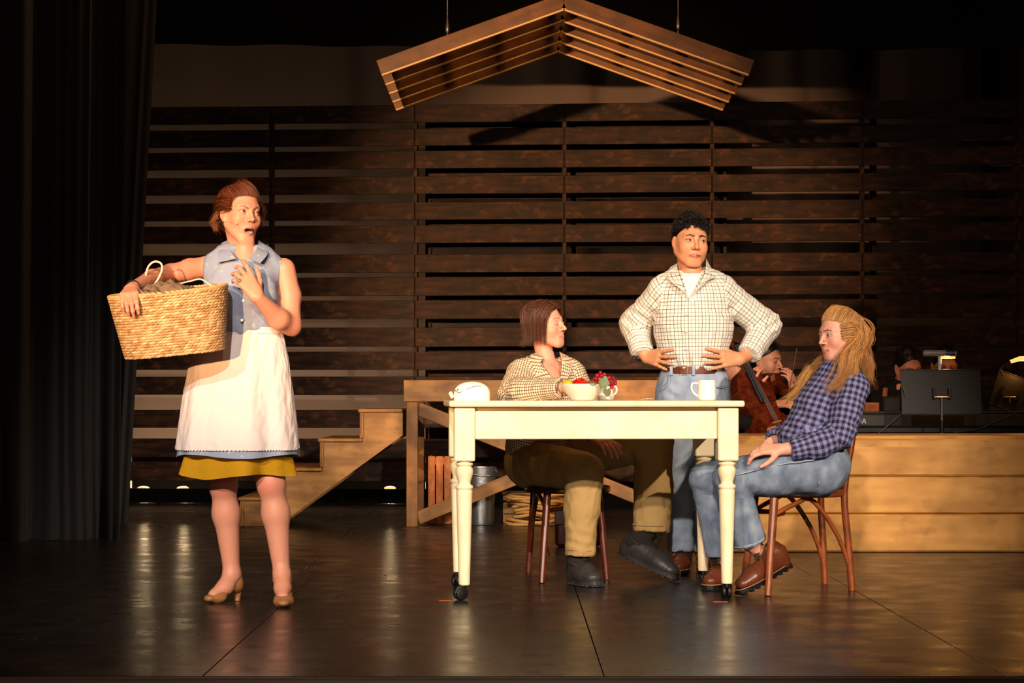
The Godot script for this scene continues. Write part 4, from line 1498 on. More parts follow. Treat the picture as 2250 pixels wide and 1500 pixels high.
func figure(label: String, at: Vector3) -> Node3D:
	var o := thing("person", label, "person", Vector3(at.x, 0, at.z))
	return o

func wear(o: Node3D, called: String, mesh: Mesh, m: Material) -> MeshInstance3D:
	# a mesh modelled in stage coordinates, hung under a figure
	return put(called, mesh, m, o, Transform3D(Basis.IDENTITY, -o.position))

func aim(yaw: float, pitch: float, roll: float, p: Vector3, sc := 1.0) -> Transform3D:
	return Transform3D((Basis(Vector3.UP, yaw) * Basis(Vector3.RIGHT, pitch) * Basis(Vector3.BACK, roll)).scaled(Vector3(sc, sc, sc)), p)

func flap(inner: Array, outer: Array, n := 14, thick := 0.0016) -> ArrayMesh:
	# a strip of cloth between two curves, with a little thickness
	var a := arc(inner, n)
	var b := arc(outer, n)
	var m := MB.new()
	m.sheet(n, 4, func(u, v): return (a[roundi(u * n)] as Vector3).lerp(b[roundi(u * n)], v), false, Vector2(0.15, 0.06))
	var k := m.v.size()
	var nn := m.n.duplicate()
	m.sheet(n, 4, func(u, v): return (a[roundi((1.0 - u) * n)] as Vector3).lerp(b[roundi((1.0 - u) * n)], v), false, Vector2(0.15, 0.06))
	for i in range(k):
		m.v[i] += nn[i] * thick * 0.5
	for i in range(k, m.v.size()):
		m.v[i] += m.n[i] * thick * 0.5
	return m.mesh()

func tile(n: int, f: Callable) -> ImageTexture:
	return picture(n, n, f)

func people() -> void:
	M.skin = vmat(0.5, 0.45)
	M.skin.subsurf_scatter_enabled = true
	M.skin.subsurf_scatter_strength = 0.04
	M.hair = vmat(0.42, 0.5)
	# fine check: cream with thin dark lines both ways
	M.check = mat(Color.WHITE, 0.85, 0.25, tile(64, func(x, y):
		var c := Color(0.91, 0.885, 0.84)
		for q in [x, y]:
			if q % 32 < 4:
				c = c * 0.30 if q < 32 else c.lerp(Color(0.42, 0.33, 0.22), 0.6)
		c.a = 1.0
		return c), 28.0)
	M.plaid = mat(Color.WHITE, 0.85, 0.25, tile(64, func(x, y):
		var c := Color(0.93, 0.84, 0.71)
		var w := 0.0
		for q in [x, y]:
			w += 0.58 if (q % 32) < 7 else (0.12 if (q % 32) < 11 or (q % 32) > 28 else 0.0)
		return c.lerp(Color(0.20, 0.09, 0.07), clampf(w, 0.0, 0.95))), 40.0)
	M.gingham = mat(Color.WHITE, 0.85, 0.25, tile(64, func(x, y):
		var a := 1 if x < 32 else 0
		var b := 1 if y < 32 else 0
		var c := Color(0.51, 0.55, 0.74)
		if a + b == 1:
			c = Color(0.38, 0.37, 0.52)
		elif a + b == 2:
			c = Color(0.20, 0.155, 0.215)
		return c * (1.0 - 0.06 * ((x + y) % 3))), 36.0)
	rng.seed = 8
	var im := Image.create(256, 256, false, Image.FORMAT_RGB8)
	for y in 256:
		for x in 256:
			im.set_pixel(x, y, Color(0.57, 0.63, 0.73) * (0.96 + 0.04 * ((x * 7 + y * 3) % 5) / 4.0))
	for i in 16:
		var q := Vector2i(20 + (i % 4) * 62 + rng.randi() % 10, 16 + (i / 4) * 62 + (i % 2) * 26)
		var c := Color(0.72, 0.40, 0.58) if i % 3 else Color(0.93, 0.84, 0.50)
		for k in 7:
			var a := TAU * k / 7.0
			var r := 9.0 if i % 3 else 7.0
			im.fill_rect(Rect2i(clampi(q.x + int(cos(a) * r), 0, 250), clampi(q.y + int(sin(a) * r * 1.3), 0, 250), 4, 5), c.lerp(Color(0.60, 0.50, 0.70), 0.5 * (k % 2)))
		for k in 4:
			im.fill_rect(Rect2i(clampi(q.x + 28, 0, 252), clampi(q.y - 20 + k * 13, 0, 252), 3, 4), Color(0.62, 0.50, 0.66))
	M.floral = mat(Color.WHITE, 0.85, 0.25, ImageTexture.create_from_image(im), 7.0)
	M.denim = denim(Color(0.50, 0.56, 0.65), Color(0.70, 0.75, 0.82), 1)
	M.blue_denim = denim(Color(0.30, 0.355, 0.44), Color(0.60, 0.65, 0.72), 2)
	M.khaki = bump(mat(Color(0.66, 0.54, 0.35), 0.85, 0.2), 0.3, 0.05, 12.0, 4)
	M.apron = bump(mat(Color(0.87, 0.83, 0.83), 0.85, 0.25), 0.02, 0.35, 1.3, 6)
	M.mustard = bump(mat(Color(0.70, 0.52, 0.08), 0.8, 0.25), 0.04, 0.2, 3.0, 6)
	M.tan = mat(Color(0.62, 0.42, 0.26), 0.4, 0.5)
	M.boot_brown = mat(Color.WHITE, 0.35, 0.5, wood(Color(0.30, 0.14, 0.08), Color(0.42, 0.21, 0.12), Color(0.22, 0.10, 0.06), 17, 0.3), 5.0)
	M.boot_rubber = bump(mat(Color(0.19, 0.18, 0.18), 0.45, 0.45), 0.06, 0.06, 8.0, 2)
	M.boot_felt = bump(mat(Color(0.17, 0.155, 0.15), 0.95, 0.15), 0.4, 0.15, 14.0, 3)
	M.lace = mat(Color(0.09, 0.07, 0.06), 0.8)
	M.white_cotton = mat(Color(0.93, 0.90, 0.89), 0.85)
	woman()
	seated_man()
	standing_man()
	girl()

func denim(a: Color, b: Color, seed: int) -> StandardMaterial3D:
	var nz := FastNoiseLite.new()
	nz.seed = seed
	nz.frequency = 0.02
	nz.fractal_octaves = 4
	var t := picture(256, 256, func(x, y):
		var w := 0.5 + 0.75 * nz.get_noise_3d(cos(TAU * x / 256.0) * 41.0, y * 0.7, sin(TAU * x / 256.0) * 41.0)
		w += 0.14 * (((x + 2 * y) % 6) / 5.0 - 0.5)
		return a.lerp(b, clampf(w, 0.0, 1.0)))
	var m := mat(Color.WHITE, 0.85, 0.25, t)
	m.uv1_triplanar = true
	m.uv1_scale = Vector3(2.4, 2.4, 2.4)
	return m

# ---------------------------------------------------------------- the woman with the basket
func woman() -> void:
	var o := figure("woman in a pale blue floral dress and white apron, carrying a straw basket and singing", Vector3(-1.1026, 0, 0.55))
	var skin := lin(0.84, 0.575, 0.475)
	var body := MB.new()
	# trunk, arms and legs
	var b := skin_blob(skin, 3)
	var ax := Vector3(0.15, 0, 1)
	b.cone(Vector3(-1.084, 1.3133, 0.55), Vector3(-1.0631, 1.1376, 0.54), 0.115, 0.085, 0.04, 0, ax, 1.4)
	b.cone(Vector3(-1.0668, 1.1283, 0.54), Vector3(-1.1102, 0.9802, 0.52), 0.09, 0.12, 0.05, 0, ax, 1.25)
	b.cone(Vector3(-1.2041, 1.3806, 0.54), Vector3(-0.9666, 1.3732, 0.54), 0.036, 0.036, 0.03)
	b.cone(Vector3(-1.0896, 1.4096, 0.55), Vector3(-1.0983, 1.4808, 0.54), 0.05, 0.044, 0.03)
	b.limb([Vector3(-1.2389, 1.3775, 0.53), Vector3(-1.3256, 1.3712, 0.45), Vector3(-1.4178, 1.3566, 0.38), Vector3(-1.4483, 1.323, 0.64), Vector3(-1.4779, 1.271, 0.9)], [0.046, 0.043, 0.040, 0.036, 0.026], 0.02)
	b.limb([Vector3(-0.9295, 1.3658, 0.54), Vector3(-0.9109, 1.2582, 0.54), Vector3(-0.8992, 1.1417, 0.58), Vector3(-0.9383, 1.1609, 0.66), Vector3(-1.0065, 1.2385, 0.76)], [0.047, 0.049, 0.042, 0.041, 0.027], 0.02)
	b.cone(Vector3(-0.8966, 1.1347, 0.57), Vector3(-0.8874, 1.1199, 0.57), 0.03, 0.024, 0.02)
	for s in 2:
		var hp: Vector3 = [Vector3(-1.1944, 0.925, 0.45), Vector3(-1.0395, 0.9244, 0.52)][s]
		var kn: Vector3 = [Vector3(-1.192, 0.4896, 0.44), Vector3(-0.9826, 0.4934, 0.53)][s]
		var ca: Vector3 = [Vector3(-1.1823, 0.3643, 0.415), Vector3(-0.9652, 0.3702, 0.52)][s]
		var an: Vector3 = [Vector3(-1.1599, 0.1107, 0.4), Vector3(-0.9391, 0.1136, 0.52)][s]
		b.cone(hp, kn, 0.085, 0.055, 0.04)
		b.cone(kn, ca, 0.049, 0.054, 0.03)
		b.cone(ca, an, 0.054, 0.0325, 0.03)
		b.egg(kn + Vector3(0, 0.0, 0.012), Vector3(0.044, 0.05, 0.048), 0.03)
		b.paint(kn + Vector3(0, 0.0, 0.05), kn + Vector3(0, -0.01, 0.05), 0.03, 0.03, lin(0.86, 0.42, 0.35), 0.55)
	# feet inside the shoes
	b.limb([Vector3(-1.1599, 0.1107, 0.4), Vector3(-1.1808, 0.0653, 0.44), Vector3(-1.2238, 0.0354, 0.48)], [0.0335, 0.030, 0.024], 0.03)
	b.limb([Vector3(-0.9369, 0.1153, 0.54), Vector3(-0.9306, 0.0708, 0.58), Vector3(-0.9222, 0.0397, 0.64)], [0.0335, 0.030, 0.026], 0.03)
	b.build(body, 0.009, Vector3(-1.66, -0.02, 0.15), Vector3(-0.78, 1.55, 0.95))
	# head and neck
	var t := aim(0.62, 0.03, -0.05, Vector3(-1.1044, 1.5968, 0.55), 0.98)
	b = skin_blob(skin, 3)
	head(b, t, {"open": 1.0, "brow": 0.0055, "browh": 0.0165, "eye": 0.0030, "browr": 0.0036, "jaw": 0.98, "browc": lin(0.42, 0.22, 0.13), "gaze": 0.0015, "iris": lin(0.20, 0.14, 0.12)})
	b.cone(t * Vector3(0, -0.07, -0.028), Vector3(-1.0946, 1.4214, 0.54), 0.046, 0.052, 0.03)
	b.cone(Vector3(-1.0852, 1.4231, 0.57), Vector3(-1.0784, 1.3762, 0.58), 0.05, 0.055, 0.03)
	b.build(body, 0.0028, Vector3(-1.1044, 1.5968, 0.55) + Vector3(-0.125, -0.20, -0.125), Vector3(-1.1044, 1.5968, 0.55) + Vector3(0.125, 0.135, 0.135))
	# right hand over the rim, left hand raised before the chest
	b = skin_blob(skin, 4)
	hand(b, Vector3(-1.4823, 1.2667, 0.915), Vector3(0.06, -0.28, 0.95), Vector3(0.12, -0.9, -0.28), -1, [0.7, 0.62, 0.68, 0.70, 0.66], 0.02, 1.0, Vector3(-1.4763, 1.2784, 0.86), 0.025)
	b.build(body, 0.0032, Vector3(-1.4704, 1.2374, 0.97) + Vector3(-0.12, -0.13, -0.14), Vector3(-1.4704, 1.2374, 0.97) + Vector3(0.12, 0.1, 0.14))
	b = skin_blob(skin, 5)
	hand(b, Vector3(-1.0095, 1.2419, 0.765), Vector3(-0.52, 0.80, 0.10), Vector3(-0.45, 0.05, -0.85), 1, [0.45, 0.36, 0.55, 0.62, 0.66], 0.20, 1.0, Vector3(-0.9945, 1.225, 0.74), 0.0255)
	b.build(body, 0.0032, Vector3(-1.0455, 1.3007, 0.78) + Vector3(-0.13, -0.12, -0.13), Vector3(-1.0455, 1.3007, 0.78) + Vector3(0.10, 0.16, 0.11))
	wear(o, "body", body.mesh(), M.skin)
	woman_clothes(o)
	woman_hair(o, t)
	# ring, watch strap and headset microphone
	var m := MB.new()
	m.tube(ringpts(Vector3(-1.0785, 1.3062, 0.81), Vector3(-0.35, 0.85, -0.35), 0.0098, 16), 0.0014, 6, false)
	wear(o, "ring", m.mesh(), M.steel)
	m = MB.new()
	m.tube(ringpts(Vector3(-1.4806, 1.2735, 0.885), Vector3(-0.30, -0.35, 0.85), 0.0290, 28), 0.0045, 6, false)
	m.ball(Vector3(-1.4895, 1.2985, 0.885), Vector3(0.012, 0.006, 0.010), 10, 6)
	wear(o, "bracelet", m.mesh(), M.black)
	m = MB.new()
	m.tube(arc([t * Vector3(-0.080, -0.040, 0.0), t * Vector3(-0.075, -0.045, 0.03), t * Vector3(-0.060, -0.050, 0.065)], 10), 0.0010, 5)
	m.tube([t * Vector3(-0.060, -0.047, 0.063), t * Vector3(-0.052, -0.056, 0.074)], [0.0030, 0.0040], 8)
	wear(o, "headset_microphone", m.mesh(), mat(Color(0.86, 0.66, 0.48), 0.5))

func ringpts(c: Vector3, axis: Vector3, r: float, n: int) -> Array:
	axis = axis.normalized()
	var x := axis.cross(Vector3(0.2, 0.3, 0.9)).normalized()
	var y := axis.cross(x)
	var out := []
	for i in n + 1:
		out.append(c + (x * cos(TAU * i / n) + y * sin(TAU * i / n)) * r)
	return out

func skirt_at(y: float) -> Array:
	# centre, half width of the skirt at a height given in stage metres
	var ys := [1.1243, 1.0816, 1.026, 0.9797, 0.8685, 0.7388, 0.6091, 0.4979]
	var cx := [-1.0562, -1.0822, -1.1026, -1.11, -1.1137, -1.1155, -1.1174, -1.1174]
	var hw := [0.1075, 0.1482, 0.1797, 0.1964, 0.215, 0.2335, 0.2502, 0.2631]
	for i in 7:
		if y >= ys[i + 1]:
			var f := clampf((y - ys[i + 1]) / (ys[i] - ys[i + 1]), 0.0, 1.0)
			return [lerpf(cx[i + 1], cx[i], f), lerpf(hw[i + 1], hw[i], f)]
	return [cx[7], hw[7]]

func skirt_point(a: float, y: float, out: float, fold: float) -> Vector3:
	# a runs round from the front (0); positive to the right as seen by the audience
	var s := skirt_at(y)
	var low := clampf((1.12 - y) / 0.55, 0.0, 1.0)
	var f := fold * low * (sin(a * 7.0 + 0.6) + 0.6 * sin(a * 12.0 + 2.0 + y * 3.0))
	var w: float = s[1] + out + f * 0.4
	var dp: float = lerpf(0.085, 0.17, clampf((1.12 - y) / 0.45, 0.0, 1.0)) + out + f
	var e := 0.92
	return Vector3(s[0] + signf(sin(a)) * pow(absf(sin(a)), e) * w, y, 0.53 + signf(cos(a)) * pow(absf(cos(a)), e) * dp)

func woman_clothes(o: Node3D) -> void:
	# blouse part of the dress
	var b := cloth_blob(12, 0.004)
	var ax := Vector3(0.12, 0, 1)
	b.cone(Vector3(-1.097, 1.3225, 0.55), Vector3(-1.0754, 1.2023, 0.545), 0.158, 0.142, 0.04, 0, ax, 1.5)
	b.cone(Vector3(-1.0754, 1.2023, 0.545), Vector3(-1.0594, 1.1246, 0.54), 0.136, 0.112, 0.04, 2, ax, 1.3)
	b.cone(Vector3(-1.2078, 1.3825, 0.54), Vector3(-0.9684, 1.375, 0.54), 0.047, 0.047, 0.05)
	b.cone(Vector3(-1.1503, 1.414, 0.54), Vector3(-1.0297, 1.414, 0.54), 0.045, 0.045, 0.05)
	for s in 2:
		b.egg([Vector3(-1.1479, 1.2688, 0.625), Vector3(-1.015, 1.2685, 0.63)][s], Vector3(0.07, 0.068, 0.055), 0.06)
	# neck opening and armholes
	b.cone(Vector3(-1.0909, 1.4622, 0.54), Vector3(-1.0928, 1.5364, 0.54), 0.062, 0.07, 0.01, 0, Vector3.ZERO, 1.0, 1)
	b.cone(Vector3(-1.0798, 1.4403, 0.64), Vector3(-1.0687, 1.3798, 0.67), 0.050, 0.012, 0.01, 0, Vector3.ZERO, 1.0, 1)
	b.cone(Vector3(-1.2612, 1.3515, 0.53), Vector3(-1.3514, 1.3458, 0.5), 0.052, 0.06, 0.008, 0, Vector3.ZERO, 1.0, 1)
	b.cone(Vector3(-0.9054, 1.3509, 0.54), Vector3(-0.8829, 1.1832, 0.56), 0.052, 0.058, 0.008, 0, Vector3.ZERO, 1.0, 1)
	b.folds = [[Vector3(-1.0684, 1.1539, 0.6), Vector3(0.8, 0.3, 0).normalized(), 0.10, 95.0, 0.004], [Vector3(-0.9671, 1.2553, 0.6), Vector3(0.5, -0.8, 0).normalized(), 0.06, 110.0, 0.003]]
	b.frames = [[Vector3(-1.0631, 1.1246, 0.54), Vector3(-1.0909, 1.4251, 0.54), Vector3(0.1, 0, 1), 0.13, 0.0, 0.1]]
	var m := MB.new()
	b.build(m, 0.0075, Vector3(-1.38, 1.08, 0.30), Vector3(-0.86, 1.52, 0.80))
	var bl := wear(o, "dress_bodice", m.mesh(), M.floral)
	# collar leaves
	wear(o, "collar", flap([Vector3(-1.1538, 1.4912, 0.5), Vector3(-1.1419, 1.4458, 0.615), Vector3(-1.1063, 1.4013, 0.675)], [Vector3(-1.186, 1.4774, 0.51), Vector3(-1.1865, 1.4267, 0.625), Vector3(-1.1826, 1.3856, 0.665)]), M.floral)
	wear(o, "collar", flap([Vector3(-1.0383, 1.4875, 0.5), Vector3(-1.0316, 1.4439, 0.615), Vector3(-1.0546, 1.401, 0.68)], [Vector3(-1.0035, 1.4644, 0.51), Vector3(-0.9863, 1.423, 0.625), Vector3(-1.009, 1.3828, 0.68)]), M.floral)
	var pearl := mat(Color(0.93, 0.93, 0.92), 0.25)
	for q in [[538, 577, 8.325], [534, 660, 8.325], [531, 703, 8.335]]:
		var bm := MB.new()
		bm.lathe([Vector2(0.0005, -0.001), Vector2(0.0055, -0.001), Vector2(0.006, 0.001), Vector2(0.0045, 0.0018), Vector2(0.0005, 0.0012)], 14, Transform3D(Basis(Vector3.RIGHT, PI / 2), Vector3((q[0] - 1125.0) * q[2] / 4560.0, 0.85 - (q[1] - 870.0) * q[2] / 4560.0, 9.0 - q[2])))
		wear(o, "button", bm.mesh(), pearl)
	# skirt of the dress, apron over it, mustard petticoat under it
	m = MB.new()
	m.sheet(120, 36, func(u, v): return skirt_point(lerpf(-PI, PI, u), lerpf(0.6072 + 0.008 * sin(u * 21.0), 1.128, v), 0.0, 0.012), true, Vector2(1.4, 0.55))
	wear(o, "dress_skirt", m.mesh(), M.floral)
	m = MB.new()
	var nz := FastNoiseLite.new()
	nz.frequency = 0.01
	m.sheet(110, 60, func(u, v):
		var y: float = lerpf(0.6313, 1.1261, v)
		var edge: float = lerpf(1.62, 1.45, v) * (1.0 - 0.10 * pow(1.0 - v, 22.0))
		var a: float = lerpf(-edge, edge * 0.99, u)
		var hem: float = (0.003 * sin(u * 330.0) if v < 0.001 else 0.0) + 0.010 * pow(absf(u - 0.5) * 2.0, 10.0) * pow(1.0 - v, 8.0)
		var wr: float = 0.004 * (0.5 - 2.0 * absf(nz.get_noise_2d(u * 900.0, v * 260.0)))
		return skirt_point(a, y + hem, 0.010 + wr, 0.012))
	wear(o, "apron", m.mesh(), M.apron)
	m = MB.new()
	m.sheet(90, 4, func(u, v): return skirt_point(lerpf(-1.5, 1.5, u), lerpf(1.1039, 1.1298, v), 0.0135, 0.0))
	wear(o, "apron_band", m.mesh(), M.apron)
	m = MB.new()
	m.sheet(150, 14, func(u, v):
		var a: float = lerpf(-PI, PI, u)
		var y: float = lerpf(0.5424 - 0.022 * cos(a) + 0.012 * sin(a * 3.0 + 0.5), 0.6832, v)
		var p := skirt_point(a, y, -0.042, 0.0)
		var f: float = 0.022 * (1.0 - v) * (sin(a * 5.0 + 1.0) + 0.5 * sin(a * 9.0))
		return p + Vector3(sin(a), 0, cos(a)) * f, true)
	wear(o, "petticoat", m.mesh(), M.mustard)
	# shoes with a small heel and an ankle strap
	pump(o, Vector3(-1.1442, 0.0532, 0.39), Vector3(-1.2452, 0.0186, 0.5), Vector3(-1.1636, 0.1107, 0.4))
	pump(o, Vector3(-0.9339, 0.0541, 0.5), Vector3(-0.9148, 0.0226, 0.69), Vector3(-0.9369, 0.1135, 0.54))

func pump(o: Node3D, heel: Vector3, toe: Vector3, ankle: Vector3) -> void:
	var d := ((toe - heel) * Vector3(1, 0, 1)).normalized()
	var sd := Vector3(d.z, 0, -d.x)
	var th := Vector3(toe.x, 0.022, toe.z)
	var ball := th - d * 0.055
	var hl := Vector3(heel.x, 0.062, heel.z)
	var b := Blob.new()
	b.base = Color.WHITE
	b.cone(hl + d * 0.01 + Vector3(0, 0.008, 0), ball + Vector3(0, 0.004, 0), 0.031, 0.038, 0.02, 0, Vector3.UP, 1.15)
	b.cone(ball + Vector3(0, 0.0, 0), th - d * 0.012, 0.038, 0.026, 0.02, 0, Vector3.UP, 1.7)
	b.cone(hl + Vector3(0, 0.03, 0), hl, 0.027, 0.029, 0.02)
	# opening for the foot
	b.cone(hl + d * 0.02 + Vector3(0, 0.055, 0), ball + d * 0.0 + Vector3(0, 0.048, 0), 0.033, 0.030, 0.012, 0, Vector3.ZERO, 1.0, 1)
	b.cone(hl + d * 0.05 - Vector3(0, 0.045, 0), ball - d * 0.01 - Vector3(0, 0.05, 0), 0.036, 0.034, 0.012, 0, sd, 0.7, 1)
	var m := MB.new()
	var lo := Vector3(minf(hl.x, th.x), 0.0, minf(hl.z, th.z)) - Vector3(0.07, 0.0, 0.07)
	b.build(m, 0.0045, lo, Vector3(maxf(hl.x, th.x) + 0.07, 0.14, maxf(hl.z, th.z) + 0.07))
	var s := wear(o, "shoe", m.mesh(), M.tan)
	var h := MB.new()
	h.tube([hl - d * 0.012 + Vector3(0, 0.0, 0), hl - d * 0.010 - Vector3(0, 0.03, 0), Vector3(hl.x, 0.001, hl.z) - d * 0.006], [0.022, 0.013, 0.012], 12)
	put("heel", h.mesh(), M.tan, s)
	var st := MB.new()
	var c := ankle + Vector3(0, -0.012, 0)
	var pts := []
	for i in 29:
		var a := TAU * i / 28.0
		pts.append(c + d * cos(a) * 0.043 + sd * sin(a) * 0.037 + Vector3(0, -0.012 * cos(a), 0))
	st.tube(pts, 0.0035, 6, false)
	put("ankle_strap", st.mesh(), M.tan, s)
	for q in [-1.0, 1.0]:
		var sl := MB.new()
		sl.tube([c + sd * 0.036 * q - d * 0.005, ball + sd * 0.030 * q - d * 0.04 + Vector3(0, 0.03, 0), hl + sd * 0.026 * q + Vector3(0, 0.03, 0)], 0.0028, 6)
		put("side_strap", sl.mesh(), M.tan, s)

func woman_hair(o: Node3D, t: Transform3D) -> void:
	rng.seed = 21
	var c := lin(0.37, 0.19, 0.10)
	var m := MB.new()
	# scalp volume
	var b := Blob.new()
	b.base = lin(0.36, 0.19, 0.10)
	b.noise.seed = 2
	var B := t.basis.orthonormalized()
	b.egg(t * Vector3(0, 0.034, -0.017), Vector3(0.0755, 0.0845, 0.0925), 0.02, B)
	b.egg(t * Vector3(0, -0.02, -0.065), Vector3(0.056, 0.055, 0.045), 0.03, B)
	b.egg(t * Vector3(0, -0.030, 0.082), Vector3(0.082, 0.102, 0.082), 0.006, B, 1)
	b.egg(t * Vector3(0, -0.09, -0.01), Vector3(0.095, 0.075, 0.06), 0.02, B, 1)
	b.build(m, 0.005, t.origin - Vector3(0.16, 0.13, 0.16), t.origin + Vector3(0.16, 0.16, 0.16))
	# combed back from the hairline to a low knot, with loose wisps
	for i in 64:
		var a := lerpf(-1.5, 1.5, i / 63.0)
		var el := lerpf(0.42, 0.02, a * a / 2.25)
		var d0 := Vector3(sin(a) * cos(el), sin(el), cos(a) * cos(el))
		var d1 := (d0 * 0.60 + Vector3(-0.42, 0.62, -0.22)).normalized()
		var d2 := Vector3(sin(a) * 0.75, 0.42, -0.75)
		var lf := 0.010 + 0.004 * sin(i * 2.1)
		lock(m, [sk(t, d0, 0.001), sk(t, d0.slerp(d1, 0.45), lf * 0.8), sk(t, d1, lf), sk(t, d2, lf), sk(t, Vector3(sin(a) * 0.3, -0.25, -1), 0.010), t * Vector3(rng.randfn() * 0.012, -0.035, -0.112)], 10, 0.011, 0.0016, c, 0.5, 0.002, 14)
	for i in 26:
		var a := lerpf(-1.9, 1.9, i / 25.0)
		var d0 := Vector3(sin(a), 0.75, cos(a) * 0.5 - 0.25)
		lock(m, [sk(t, d0, 0.008), sk(t, Vector3(sin(a), 0.25, -0.6), 0.013), sk(t, Vector3(sin(a) * 0.5, -0.15, -1), 0.012), t * Vector3(rng.randfn() * 0.012, -0.035, -0.115)], 12, 0.014, 0.0016, c, 0.5, 0.003, 12)
	lock(m, [t * Vector3(0, -0.02, -0.10), t * Vector3(0.02, -0.05, -0.125), t * Vector3(-0.01, -0.065, -0.105), t * Vector3(-0.025, -0.035, -0.12), t * Vector3(0.01, -0.02, -0.125)], 70, 0.025, 0.0018, c, 0.35)
	# locks at both sides: one hangs behind her ear, one curls out beyond the far cheek
	lock(m, [t * Vector3(-0.074, 0.01, -0.035), t * Vector3(-0.090, -0.03, -0.05), t * Vector3(-0.092, -0.06, -0.055), t * Vector3(-0.080, -0.088, -0.045)], 60, 0.016, 0.0014, lin(0.48, 0.27, 0.15), 0.35, 0.006)
	for q in [0.045, 0.030, 0.015, 0.0]:
		for sg in [-1.0, 1.0]:
			lock(m, [t * Vector3(sg * 0.069, q + 0.004, 0.040), t * Vector3(sg * 0.081, q + 0.010, 0.005), t * Vector3(sg * 0.084, q, -0.035), t * Vector3(sg * 0.065, q - 0.03, -0.085)], 34, 0.022, 0.0015, c, 0.5, 0.004, 10)
	lock(m, [t * Vector3(-0.066, 0.05, 0.02), t * Vector3(-0.082, 0.02, -0.01), t * Vector3(-0.086, -0.02, -0.035)], 40, 0.014, 0.0013, c, 0.5, 0.005)
	lock(m, [t * Vector3(0.070, 0.045, 0.030), t * Vector3(0.092, 0.015, 0.015), t * Vector3(0.098, -0.025, 0.005), t * Vector3(0.084, -0.052, 0.012)], 50, 0.014, 0.0012, lin(0.40, 0.23, 0.14), 0.35, 0.006)
	lock(m, [sk(t, Vector3(0, 1, 0.5), 0.008), sk(t, Vector3(0.1, 1, 0), 0.016), sk(t, Vector3(0.2, 1, -0.6), 0.012)], 30, 0.022, 0.0009, c, 0.3, 0.006)
	wear(o, "hair", m.mesh(), M.hair)

